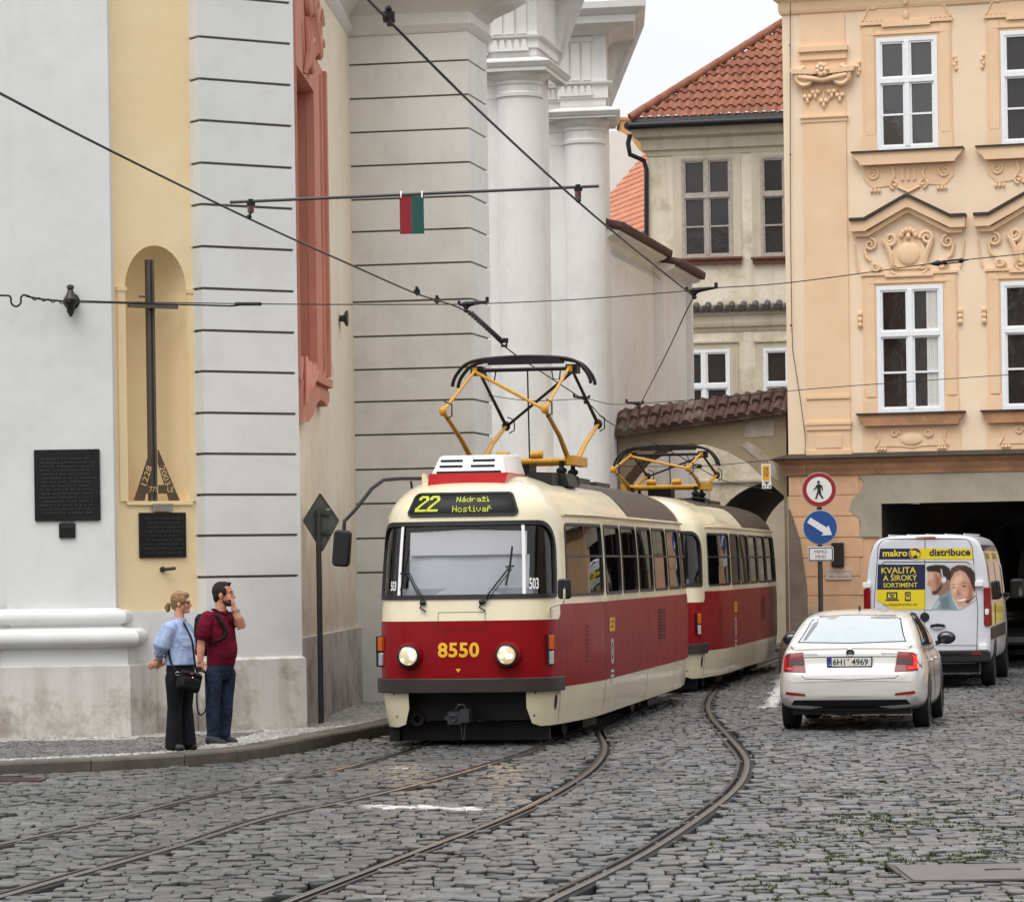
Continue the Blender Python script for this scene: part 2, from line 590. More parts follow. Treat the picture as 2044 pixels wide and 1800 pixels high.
def stone_material(name, tint=(1,1,1), rough=.5):
    m, t, b, N, L = nt(name)
    a = N.new('ShaderNodeAttribute'); a.attribute_name = 'tone'
    geo = N.new('ShaderNodeNewGeometry')
    n = N.new('ShaderNodeTexNoise'); n.inputs['Scale'].default_value = 28; n.inputs['Detail'].default_value = 5; n.inputs['Roughness'].default_value = .7
    L.new(geo.outputs['Position'], n.inputs['Vector'])
    mr = N.new('ShaderNodeMapRange'); mr.inputs['From Min'].default_value = .3; mr.inputs['From Max'].default_value = .7
    mr.inputs['To Min'].default_value = .72; mr.inputs['To Max'].default_value = 1.22
    L.new(n.outputs['Fac'], mr.inputs['Value'])
    big = N.new('ShaderNodeTexNoise'); big.inputs['Scale'].default_value = .35; big.inputs['Detail'].default_value = 5
    L.new(geo.outputs['Position'], big.inputs['Vector'])
    mb2 = N.new('ShaderNodeMapRange'); mb2.inputs['From Min'].default_value = .35; mb2.inputs['From Max'].default_value = .65
    mb2.inputs['To Min'].default_value = .85; mb2.inputs['To Max'].default_value = 1.12
    L.new(big.outputs['Fac'], mb2.inputs['Value'])
    s = N.new('ShaderNodeVectorMath'); s.operation = 'SCALE'; L.new(a.outputs['Color'], s.inputs[0]); L.new(mr.outputs[0], s.inputs['Scale'])
    s2 = N.new('ShaderNodeVectorMath'); s2.operation = 'SCALE'; L.new(s.outputs[0], s2.inputs[0]); L.new(mb2.outputs[0], s2.inputs['Scale'])
    L.new(s2.outputs[0], b.inputs['Base Color'])
    rr = N.new('ShaderNodeMapRange'); rr.inputs['To Min'].default_value = rough - .14; rr.inputs['To Max'].default_value = rough + .22
    L.new(n.outputs['Fac'], rr.inputs['Value']); L.new(rr.outputs[0], b.inputs['Roughness'])
    bp = N.new('ShaderNodeBump'); bp.inputs['Strength'].default_value = .5; bp.inputs['Distance'].default_value = .008
    L.new(n.outputs['Fac'], bp.inputs['Height']); L.new(bp.outputs[0], b.inputs['Normal'])
    setp(b, Specular_IOR_Level=.5)
    return m

def stone_field(x0f, x1f, y0, y1, rowd, lmin, lmax, gap, hvar, z0, keep, tone, crown=.012):
    """rows of rounded setts; returns numpy verts, faces, colours"""
    cx, cy, hx, hy = [], [], [], []
    y = y0
    k = 0
    while y < y1:
        d = rowd * rng.uniform(.85, 1.15)
        x = x0f(y) - rng.uniform(0, lmax); xe = x1f(y)
        ph = rng.uniform(0, 6.28)
        while x < xe:
            l = rng.uniform(lmin, lmax)
            cx.append(x + l/2); cy.append(y + d/2 + .05*sin(x*.55 + y*.21) + .028*sin(x*1.7 + ph) + rng.normal(0, .008))
            hx.append((l - gap)/2); hy.append((d - gap)/2 * rng.uniform(.9, 1.04))
            x += l
        y += d; k += 1
    cx, cy, hx, hy = map(np.array, (cx, cy, hx, hy))
    m = keep(cx, cy)
    cx, cy, hx, hy = cx[m], cy[m], hx[m], hy[m]
    n = len(cx)
    base = np.array([(-1,-.78),(-.86,-1),(.86,-1),(1,-.78),(1,.78),(.86,1),(-.86,1),(-1,.78)])
    jit = rng.normal(1, .05, (n, 8, 2)); jit = np.clip(jit, .84, 1.08)
    ring = base[None] * jit
    rot = rng.normal(0, .05, n)
    top = rng.normal(0, hvar, n)
    tx, ty = rng.normal(0, .045, n), rng.normal(0, .055, n)
    V = np.zeros((n, 32, 3))
    for r, (sc, dz) in enumerate(((1.0, -.06), (1.0, -crown), (.955, -crown*.22), (.8, 0))):
        ox = ring[:,:,0]*sc*hx[:,None]; oy = ring[:,:,1]*sc*hy[:,None]
        rx = ox*np.cos(rot)[:,None] - oy*np.sin(rot)[:,None]; ry = ox*np.sin(rot)[:,None] + oy*np.cos(rot)[:,None]
        V[:, r*8:(r+1)*8, 0] = cx[:,None] + rx
        V[:, r*8:(r+1)*8, 1] = cy[:,None] + ry
        V[:, r*8:(r+1)*8, 2] = z0 + dz + (top[:,None] + ox*tx[:,None] + oy*ty[:,None]) * (1 if r else 0)
    quads = []
    for r in range(3):
        for i in range(8):
            j = (i+1) % 8
            quads.append((r*8+i, r*8+j, (r+1)*8+j, (r+1)*8+i))
    quads = np.array(quads)
    cap = np.array([24,25,26,27,28,29,30,31])
    off = (np.arange(n)*32)
    Q = (quads[None] + off[:,None,None]).reshape(-1, 4)
    C = (cap[None] + off[:,None])
    col = tone(cx, cy, V)
    return V.reshape(-1, 3), Q, C, col.reshape(-1, 3), (cx, cy, hx, hy)

def stone_mesh(name, parts, mat, kind='structure'):
    V = np.concatenate([p[0] for p in parts])
    nv = 0; loops = []; starts = []; tot = 0; lens = []
    for p in parts:
        q, c = p[1] + nv, p[2] + nv
        loops += [q.reshape(-1), c.reshape(-1)]
        lens += [np.full(len(q), 4), np.full(len(c), 8)]
        nv += len(p[0])
    loops = np.concatenate(loops).astype(np.int32); lens = np.concatenate(lens)
    st = np.concatenate([[0], np.cumsum(lens)[:-1]]).astype(np.int32)
    me = bpy.data.meshes.new(name)
    me.vertices.add(len(V)); me.vertices.foreach_set('co', V.reshape(-1).astype(np.float32))
    me.loops.add(len(loops)); me.loops.foreach_set('vertex_index', loops)
    me.polygons.add(len(st)); me.polygons.foreach_set('loop_start', st)
    me.update(calc_edges=True)
    me.polygons.foreach_set('use_smooth', np.ones(len(st), bool))
    a = me.attributes.new('tone', 'FLOAT_COLOR', 'POINT')
    c4 = np.ones((len(V), 4), np.float32); c4[:, :3] = np.concatenate([p[3] for p in parts])
    a.data.foreach_set('color', c4.reshape(-1))
    me.materials.append(mat)
    me.validate()
    return link(name, me, kind=kind)

rail_arrs = [np.array([(p.x, p.y) for p in r]) for r in rails]
def road_keep(x, y):
    k = kerb_side(x, y) > .14
    k |= (y > 86)
    for r in rail_arrs: k &= dist_poly(x, y, r) > .112
    # room for the steel cover and the drains
    k &= ~((x > 2.45) & (x < 4.25) & (y > 21.68) & (y < 23.02))
    return k

mark_polys = []
def mark(pts): mark_polys.append([(q.x, q.y) for q in (gnd(*p) for p in pts)])
mark([(739,1606),(848,1608),(848,1615),(739,1613)])
mark([(853,1609),(950,1611),(966,1617),(853,1616)])
mark([(1523,1412),(1549,1412),(1585,1330),(1568,1330)])
mark([(1108,1480),(1130,1480),(1130,1483),(1108,1483)])
worn = [[(q.x, q.y) for q in (gnd(*p) for p in pl)] for pl in (
    [(745,1477),(772,1477),(772,1481),(745,1481)], [(790,1530),(815,1530),(815,1534),(790,1534)], [(545,1556),(570,1556),(570,1560),(545,1560)])]

def road_tone(cx, cy, V):
    n = len(cx)
    g_ = np.clip(rng.normal(.102, .022, n), .04, .22)
    hue = rng.uniform(0, 1, n)
    c = np.stack([g_, g_, g_], 1)
    c[hue < .2] *= np.array([1.07, 1.0, .92])
    c[hue > .72] *= np.array([.96, .99, 1.045])
    c[rng.uniform(0,1,n) > .985] *= 1.5
    c *= (.86 + .2*np.clip((cx + 4)/7, 0, 1))[:,None]; c[:,2] *= .93 + .09*np.clip((cx + 4)/7, 0, 1)  # left darker and browner; sheen on the right painted as lighter stone
    out = np.repeat(c[:, None, :], 32, 1)
    fx, fy = V[:,:,0].reshape(-1), V[:,:,1].reshape(-1)
    out[:, :8] *= .34; out[:, 8:16] *= .38; out[:, 16:24] *= .9      # soil-filled joints
    o = out.reshape(-1, 3)
    for p in mark_polys:
        m = poly_mask(fx, fy, p) & (np.sin(fx*37.1)*np.sin(fy*21.7 + fx*5) > -.72)
        o[m] = (.62, .61, .58)
    for p in worn:
        m = poly_mask(fx, fy, p); o[m] = .5*o[m] + .5*np.array((.55,.54,.5))
    return o.reshape(n, 32, 3)

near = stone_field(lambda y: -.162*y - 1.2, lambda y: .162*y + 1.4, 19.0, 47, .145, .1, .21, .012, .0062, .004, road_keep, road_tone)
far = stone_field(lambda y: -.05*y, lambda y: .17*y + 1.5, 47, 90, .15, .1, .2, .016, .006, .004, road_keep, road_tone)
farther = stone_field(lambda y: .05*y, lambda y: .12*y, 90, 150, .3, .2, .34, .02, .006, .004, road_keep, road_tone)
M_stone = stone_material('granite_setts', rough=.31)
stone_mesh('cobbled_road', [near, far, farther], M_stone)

# moss in the joints, thickest at the right front
def moss():
    cx, cy, hx, hy = near[4]
    dens = np.clip((cx - 1.0)/2.0, 0, 1) * np.clip((34 - cy)/9.0, 0, 1)
    dens *= np.clip(.55 + .9*np.sin(cx*2.3 + 1.1)*np.sin(cy*1.7) + .4*np.sin(cx*5.1)*np.sin(cy*3.9 + 2), 0, 1)
    dens = np.maximum(dens, .05*(np.sin(cx*1.3)*np.sin(cy*.9) > .8))
    kk = dist_poly(cx, cy, kerb_arr)
    dens = np.maximum(dens, .5*np.clip(1 - kk/.3, 0, 1))
    idx = np.where(rng.uniform(0, 1, len(cx)) < dens*.95)[0]
    V, F, T = [], [], []
    for i in idx:
        nb = rng.integers(18, 46)
        for b in range(nb):
            side = rng.uniform()
            if side < .72:
                x = cx[i] + rng.uniform(-1, 1)*hx[i]; y = cy[i] + hy[i] + rng.uniform(-.006, .022)
            else:
                x = cx[i] + hx[i] + rng.uniform(-.004, .02); y = cy[i] + rng.uniform(-1, 1)*hy[i]
            hgt = rng.uniform(.004, .02); a = rng.uniform(0, 6.28); wd = rng.uniform(.005, .012)
            dx, dy = cos(a)*wd, sin(a)*wd
            lx, ly = rng.normal(0, .012, 2)
            o = len(V)
            V += [(x-dx, y-dy, -.012), (x+dx, y+dy, -.012), (x+dx*.6+lx, y+dy*.6+ly, hgt*.7), (x+lx*1.3, y+ly*1.3, hgt)]
            F.append((o, o+1, o+2, o+3))
    me = bpy.data.meshes.new('moss'); me.from_pydata(V, [], F)
    m = pm('moss', (62,76,36), .9, var=.35, vscale=4)
    me.materials.append(m)
    link('moss', me, kind='stuff')
moss()

# ---------------------------------------------------------------- tram rails
M_steel = pm('rail_steel', (120,118,116), .3, metal=1.0, var=.15, vscale=6)
M_rust = pm('rail_rust', (60,52,50), .75, var=.25, vscale=5, bump=.3)
M_bed = plaster('rail_bed', (52,51,50), (38,37,36), var=.15, scale=3, bump=.4)
rail_txt = ['single steel tram rail nearest the kerb, running left from the tram', 'steel tram rail running from under the tram nose to the left corner',
            'shiny steel tram rail curving out from the right side of the front tram', 'steel tram rail with an S bend and rusty edge, rightmost of the four']
for k, r in enumerate(rails):
    mb = MB()
    pl = [(p.x, p.y) for p in r]
    s = 1 if k in (0, 2) else -1
    def prof(q): return [(s*o, z) for o, z in q] if s > 0 else [(s*o, z) for o, z in q][::-1]
    mb.sweep(pl, prof([(.028,-.05),(.028,.006),(.022,.011),(-.022,.011),(-.028,.006),(-.028,-.05)][::-1]), 0)
    mb.sweep(pl, prof([(.105,-.05),(.105,.007),(.072,.007),(.072,-.05)][::-1]), 1)
    mb.sweep(pl, prof([(.072,-.03),(.028,-.03)][::-1]), 2)
    mb.sweep(pl, prof([(.13,-.05),(.125,-.006),(.105,-.004)][::-1]), 3)
    mb.sweep(pl, prof([(-.028,-.004),(-.07,-.008),(-.08,-.05)][::-1]), 3)
    mb.build('tram_rail', [M_steel, M_rust, M_bed, M_bed], smooth=40, label=rail_txt[k], cat='rail', group='tram rails set in the cobbles')

# ---------------------------------------------------------------- kerb and pavement
M_kerb = plaster('kerb_granite', (110,104,95), (84,80,74), patch=.6, patch_c=(80,76,62), pz=(-.1,.2), var=.12, scale=3, bump=.5, rough=.75)
KH = .13
kb = MB()
acc = [0.0]
for i in range(1, len(kerb_line)): acc.append(acc[-1] + (kerb_line[i] - kerb_line[i-1]).length)
def kat(s):
    i = max(1, min(len(acc) - 1, int(np.searchsorted(acc, s))))
    t = (s - acc[i-1]) / max(acc[i] - acc[i-1], 1e-9)
    return kerb_line[i-1].lerp(kerb_line[i], t)
s = .25
random.seed(3)
while s < acc[-1] - 1:
    ln = random.uniform(.95, 1.25)
    pts = [kat(s + .008 + (ln - .016)*k/4) for k in range(5)]
    dz = random.uniform(-.005, .005)
    pl = [(p.x, p.y) for p in pts]
    kb.sweep(pl, [(-.01,-.05),(0,KH-.03+dz),(-.012,KH-.008+dz),(-.035,KH+dz),(-.3,KH+dz),(-.31,-.05)])
    s += ln
kb.build('kerb', M_kerb, kind='structure', smooth=30)

def pave_keep(x, y):
    k = kerb_side(x, y)
    d = dist_poly(x, y, kerb_arr)
    return (k < 0) & (d > .335)
def pave_tone(cx, cy, V):
    n = len(cx)
    d = dist_poly(cx, cy, kerb_arr)
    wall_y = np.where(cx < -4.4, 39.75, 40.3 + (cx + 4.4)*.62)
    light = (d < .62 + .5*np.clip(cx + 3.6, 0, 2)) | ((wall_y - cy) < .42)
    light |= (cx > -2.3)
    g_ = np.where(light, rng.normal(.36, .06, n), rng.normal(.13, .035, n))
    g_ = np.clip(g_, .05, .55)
    c = np.stack([g_*1.03, g_*.985, g_*.91], 1)
    return np.repeat(c[:, None, :], 32, 1)
pv = stone_field(lambda y: -7.5, lambda y: .8, 35.0, 53, .075, .05, .085, .01, .003, KH + .003, pave_keep, pave_tone, crown=.008)
stone_mesh('pavement', [pv], stone_material('mosaic_paving', rough=.6))
pb = MB()
pp = [(p.x - .3, p.y) for p in kerb_line if p.y < 62]
pb.add([(x, y, KH - .02) for x, y in pp] + [(-9, y, KH - .02) for x, y in pp], [(i, i+1, len(pp)+i+1, len(pp)+i) for i in range(len(pp)-1)])
pb.build('pavement_bed', M_ground, kind='structure')

# ---------------------------------------------------------------- covers and drains
M_iron = pm('cast_iron', (74,66,64), .45, metal=.7, var=.2, vscale=4, bump=.3, bscale=40)
M_ironrust = pm('worn_cover', (104,100,100), .42, metal=.55, var=.18, vscale=3, bump=.25, bscale=30)
t = thing('access_cover', (3.35, 22.35, 0), label='large flat steel access cover set in mossy cobbles at bottom right', cat='cover')
mb = MB(); mb.box(2.54,4.15,21.8,22.92,-.05,.012); mb.build('plate', M_ironrust, t)
mb = MB(); mb.box(2.5,4.19,21.76,21.795,-.05,.008); mb.box(2.5,4.19,22.925,22.96,-.05,.008); mb.box(2.5,2.535,21.795,22.925,-.05,.008); mb.box(4.155,4.19,21.795,22.925,-.05,.008)
mb.build('rim', M_iron, t)
mb = MB(); mb.tube([(3.2+.12*cos(a), 22.42+.05*sin(a), .014) for a in np.linspace(.3, pi-.3, 9)], .008, 6); mb.build('handle', M_iron, t)
c0 = gnd(30, 1557)
t = thing('drain_grate', (c0.x, c0.y, 0), label='rusty drain grate in the gutter below the kerb at far left', cat='drain')
mb = MB()
for k in range(9): mb.box(c0.x-.3, c0.x+.25, c0.y-.28+k*.065, c0.y-.25+k*.065, -.05, .016)
for q in (-.32, .25): mb.box(c0.x+q, c0.x+q+.05, c0.y-.3, c0.y+.3, -.05, .018)
mb.build('grille', pm('drain_rust', (82,62,54), .7, metal=.3, var=.2), t)
c1 = gnd(2005, 1421)
mb = MB(); mb.lathe([(0,.012),(.33,.012),(.36,.006),(.36,-.05)], 28, M=Matrix.Translation((c1.x, c1.y, 0)))
tag(mb.build('manhole_cover', M_iron, smooth=30), 'dark round manhole cover in the road right of the white car', 'cover')
# ---------------------------------------------------------------- church on the left
M_white = plaster('white_plaster', (224,225,223), (217,218,217), var=.022, scale=.5, bump=.14, patch=.16, patch_c=(176,172,164), pz=(0, 14))
M_grey = plaster('grey_plaster', (231,229,225), (223,220,216), var=.025, scale=.4, bump=.14, streak=.12, patch=.18, patch_c=(168,164,156), pz=(0, 14))
M_plinth = plaster('stained_plinth', (212,209,203), (198,192,184), var=.05, scale=.8, bump=.4, patch=.85, patch_c=(143,133,120), pz=(-.2, 1.5), streak=.35)
M_yellow = plaster('yellow_plaster', (245,224,182), (240,214,168), var=.04, scale=.6, bump=.3, patch=.4, patch_c=(236,214,172), pz=(0, 5))
M_cream = plaster('cream_plaster', (238,229,208), (230,215,190), var=.035, scale=.35, bump=.2, patch=.5, patch_c=(206,184,156), pz=(1, 5), streak=.25)
M_salmon = plaster('salmon_plaster', (208,148,130), (200,138,121), var=.05, scale=1.2, bump=.3, patch=.3, patch_c=(176,100,84), pz=(3, 9))
M_red = plaster('dark_red_plaster', (190,134,118), (182,124,108), var=.05, scale=1, bump=.2)
M_joint = pm('joint_dirt_shade', (118,114,108), .95, var=.2, vscale=3)  # groove tone: dirt and the groove's shade put into one colour

church = thing('church', (-3.0, 45, 0), label='white and cream baroque church with grooved corner blocks, niche and columns, filling the left side', cat='church')
ZT = 13.2

# pilaster A, parallel to the picture
YA = 40.35
WA = Wall((-9.0, YA), (-4.697, YA))
sA0 = WA.px(31, 900)[0]; sA1 = WA.len
mb = MB(WA.M)
mb.box(sA0, sA1, 0, .6, 0, ZT)
mb.build('pilaster', M_white, church)
mb = MB(WA.M); mb.box(-3, sA0 + .01, .1, .5, 0, ZT); mb.box(sA0-.14, sA0+.02, .045, .12, 0, ZT)
mb.build('wall', M_white, church)

# wall C (grooved corner block) and yellow wall B behind it
C0 = at(405, 700, 41.0)
ang = 33.5
WC = Wall((C0.x, C0.y), ang=ang)
sC1 = WC.px(594, 700)[0]
B1 = WC.pt(0, 0, -.25)
WB = Wall((B1.x, B1.y), ang=ang)
sB0 = WB.px(224, 900)[0]
z_base = WB.px(330, 1219)[1]
# niche
n0, zs = WB.px(249, 578); n1, _ = WB.px(372, 578)
zt = WB.px(310, 490)[1]; zb = WB.px(310, 1000)[1]
nc, nr = (n0+n1)/2, (n1-n0)/2
arch = [(n0, zb), (n1, zb)] + [(nc + nr*cos(t), zs + (zt-zs)*sin(t)) for t in np.linspace(0, pi, 25)]
mb = MB(WB.M)
mb.sheet([(sB0-.3, z_base), (0.02, z_base), (0.02, ZT), (sB0-.3, ZT)], [arch])
mb.build('yellow_wall', M_yellow, church)
mb = MB(WB.M)
dep = .42
def nich(u, v):
    th = pi*u
    return (nc - nr*cos(th), dep*sin(th), zb + (zs-zb)*v)
mb.grid(nich, 24, 6)
def dome(u, v):
    th = pi*u; ph = .5*pi*v
    return (nc - nr*cos(th)*cos(ph), dep*sin(th)*cos(ph), zs + (zt-zs)*sin(ph))
mb.grid(dome, 24, 8)
mb.add([(nc - nr*cos(t), dep*sin(t), zb) for t in np.linspace(0, pi, 25)], [list(range(25))])
mb.build('niche', M_yellow, church, smooth=50)
mb = MB(WB.M)
for a, b in ((n0-.11, n0-.005), (n1+.005, n1+.09)):
    mb.box(a, b, -.022, .01, zb, zs-.02)
    mb.box(a-.012, b+(.012 if b < nc else .0), -.035, .01, zs-.02, zs+.03)
mb.box(n0-.03, n1+.03, -.03, .005, zb-.045, zb-.001)
mb.build('niche_border', M_yellow, church)
# white base of B
mb = MB(WB.M)
mb.box(sB0-.3, -.002, -.012, .3, -.05, z_base+.004)
mb.build('wall', M_white, church)
# grooved block C
gy = [-82,0,82,165,247,331,413,496,579,662,743,825,906,987,1068,1150]
gz = sorted(WC.px(500, y)[1] for y in gy)
zpl = WC.px(560, 1309)[1]
prof = [(0, zpl-.05)]
for z in gz: prof += [(0, z-.016), (-.07, z-.014), (-.07, z+.014), (0, z+.017)]
prof += [(0, ZT)]
path = [WC.xy(0, -.27), WC.xy(0), WC.xy(sC1), WC.xy(sC1, -.5)]
mb = MB(); mb.sweep(path, prof); mb.box(sC1-.04, sC1+.0015, -.0015, .06, zpl, ZT, M=WC.M)
for z in gz: mb.sweep(path, [(-.04, z-.015), (-.04, z+.015)], 1, caps=False)  # dark strip in each groove, painting its shade along with the dirt
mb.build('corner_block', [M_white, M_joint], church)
# plinths
zA = zat(150, 1328, YA-.2)
mb = MB()
pA = [(-9.5, YA-.2), (WA.pt(sA1+.18,0).x, YA-.2)]
e1 = WB.pt(WB.px(312, 1380)[0], 0, .05)
mb.sweep(pA + [(e1.x, e1.y)] + [WB.xy(-.05, .05)], [(0,-.05),(0,zA-.012),(-.012,zA),(-.3,zA+.012)])
mb.build('plinth', M_plinth, church)
mb = MB()
sC2 = WC.px(615, 1380)[0]
mb.sweep([WC.xy(-.02, -.25), WC.xy(-.02, .05), WC.xy(sC2-.05, .05), WC.xy(sC2-.05, -.35)], [(0,-.05),(0,zpl-.03),(-.05,zpl),(-.3,zpl+.01)])
mb.build('plinth', M_plinth, church)
# attic base mouldings of pilaster A
z = [zat(150, y, YA-.2) for y in (1328, 1291, 1272, 1256, 1250, 1243, 1231, 1219)]
prof = [(.16, z[0]), (.155, z[1]-.01)]
prof += [(.20 + .115*sin(t), (z[1]+z[3])/2 - (z[3]-z[1])/2*cos(t)) for t in np.linspace(0, pi, 11)]
prof += [(.10, z[3]+.012), (.055, z[4]), (.065, z[5]-.02)]
zc, hh = (z[5]-.015 + z[7])/2, (z[7]-z[5]+.015)/2
prof += [(.07 + .075*sin(t), zc - hh*cos(t)) for t in np.linspace(0, pi, 10)]
prof += [(.03, z[7]+.01), (0.005, z[7]+.03)]
mb = MB()
mb.sweep([(-9.5, YA+.05), (WA.pt(sA0-.02,0).x, YA+.05), (WA.pt(sA0-.02,0).x, YA), (WA.pt(sA1,0).x, YA), (WA.pt(sA1,0).x+.02, YA+.45)], prof)
mb.build('base_moulding', M_white, church, smooth=35)

# cream wall D, seen almost edge on, with its salmon window surround
D0 = (-2.66, 42.0); D1 = (-2.24, 49.75)
WD = Wall(D0, D1)
mb = MB(WD.M)
sw0, sw1 = -.03, (WD.px(610,184)[0] + WD.px(618.5,728)[0])/2
zw0 = WD.px(618.5, 728)[1]; zw1 = WD.px(610, 184)[1]
apx = (0.0, WD.px(582, 139)[1])
hole = [(sw0, zw0), (sw1, zw0), (sw1, zw1)] + [(sw1 - (sw1-apx[0])*t, zw1 + (apx[1]-zw1)*t**.85) for t in np.linspace(.08, 1, 10)] + [(sw0, apx[1]+.03)]
zpD = WD.px(660, 1262)[1]
mb.sheet([(-.06, zpD), (WD.len+.3, zpD), (WD.len+.3, ZT), (-.06, ZT)], [hole])
mb.build('cream_wall', M_cream, church)
mb = MB(WD.M); mb.box(-.1, WD.len+.3, -.06, .3, -.05, zpD+.005); mb.build('plinth', M_plinth, church)
mb = MB(WD.M)
mb.sheet([(a, b) for a, b in hole], [], y=.42)
h = list(hole); n = len(h)
mb.add([(a, 0, b) for a, b in h] + [(a, .42, b) for a, b in h], [(i, (i+1) % n, n+(i+1) % n, n+i) for i in range(n)])
mb.build('window_recess', M_red, church)
# surround: jamb with two mouldings, sloping shoulders, cartouche above and corbel below
so_ = (WD.px(631, 160)[0] + WD.px(639, 780)[0])/2
zsh = WD.px(631, 148)[1]; ztop = WD.px(592, -30)[1]; zbt = WD.px(639, 783)[1]
outer = [(sw0-.02, zbt), (so_, zbt), (so_, zsh), WD.px(616,119), WD.px(619,96), WD.px(619,58), WD.px(609,29), WD.px(607,10), (.2, ztop), (sw0-.02, ztop)]
surr = MB(WD.M)
vs, fs = cdt(outer, [hole])
surr.add([(a, -.10, b) for a, b in vs], fs)
no = len(outer)
surr.add([(a, -.10, b) for a, b in outer] + [(a, .02, b) for a, b in outer], [(i, no+i, no+(i+1) % no, (i+1) % no) for i in range(no)])
n = len(hole)
surr.add([(a, -.10, b) for a, b in hole] + [(a, .01, b) for a, b in hole], [(i, (i+1) % n, n+(i+1) % n, n+i) for i in range(n)])
so2 = so_-.55
surr.box(so2, so2+.1, -.13, -.09, zbt+.25, zsh-.1)
surr.box(so_-.16, so_, -.15, -.09, zbt+.2, zsh)
sm = WD.px(598, 790)[0]
surr.box(sm, so_+.02, -.16, -.09, zbt+.05, zbt+.16)
# corbel bracket below
sm = WD.px(598, 790)[0]
cb = [(0, zbt), (so_-.01, zbt), (so_-.02, zbt-.1), WD.px(635,812), WD.px(628,801), WD.px(621,798), WD.px(614,806), WD.px(607,828), WD.px(598,842), (0, WD.px(594,845)[1])]
surr.prism(cb, -.12, .02)
for k in range(4):
    surr.tube([(sm-.25+.15*k, -.12-.03*k, zbt+.3-.05*k), (.1+.12*k, -.17, zbt-.05), (.05+.1*k, -.15, zbt-.3+.05*k)], [.02,.045,.02], 6)
# scrolls of the cartouche
for (px_, py_, r) in ((604, 20, .10), (612, 60, .2), (598, 118, .17), (615, 100, .1), (594, 12, .12)):
    s_, z_ = WD.px(px_, py_)
    surr.spiral((s_, z_), r*1.5, r*.25, 1.5, pi*.1, 1, .07, -.14)
for k in range(5):
    s_, z_ = WD.px(588+5*k, 100)
    surr.tube([(s_, -.13, z_-.3+.06*k), (s_+.08, -.17, z_), (s_-.04, -.15, z_+.4)], [.03,.05,.02], 6)
surr.build('window_surround', M_salmon, church, smooth=40)

# grooved block E across the end of D, its street side, and the cornice over both
E0 = Wall(D0, D1).pt(WD.len-.25, 0)
E0 = at(696, 600, 49.5)
WE = Wall((E0.x, E0.y), ang=-11.3)
sE1 = WE.px(937, 330)[0]
ES = Wall(WE.xy(sE1), ang=90-11.6)
sES = ES.px(974, 330)[0]
gy = [64,131,199,266,333,400,464,531,604,673,739,803,869,938,1006,1075,1143]
gz = sorted(WE.px(697, y)[1] for y in gy)[:-1]
prof = [(0, -.05)]
for zz in gz: prof += [(0, zz-.014), (-.06, zz-.012), (-.06, zz+.012), (0, zz+.015)]
zc0 = WE.px(697, 74)[1]
prof += [(0, zc0+.3)]
mb = MB(); pe = [WE.xy(-.4), WE.xy(sE1), ES.xy(sES), ES.xy(sES, -1.5)]
mb.sweep(pe, prof)
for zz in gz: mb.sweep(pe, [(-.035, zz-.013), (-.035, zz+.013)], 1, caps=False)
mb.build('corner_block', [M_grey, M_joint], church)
zc = [WE.px(800, y)[1] for y in (69, 60, 53, 50, 30, 24, 18, 8, -4, -22, -40, -70)]
cprof = [(.005, zc[0]), (.05, zc[1]), (.075, zc[2]), (.02, zc[3]), (.02, zc[4]), (.07, zc[5]), (.10, zc[6]), (.2, zc[7]), (.34, zc[8]), (.5, zc[9]), (.55, zc[10]), (.56, zc[11]), (-.2, zc[11]+.2)]
mb = MB()
mb.sweep([WD.xy(-.1), WD.xy(WD.len-.28), WE.xy(sE1), ES.xy(sES), ES.xy(sES, -1)], cprof)
mb.build('cornice', M_grey, church, smooth=30)

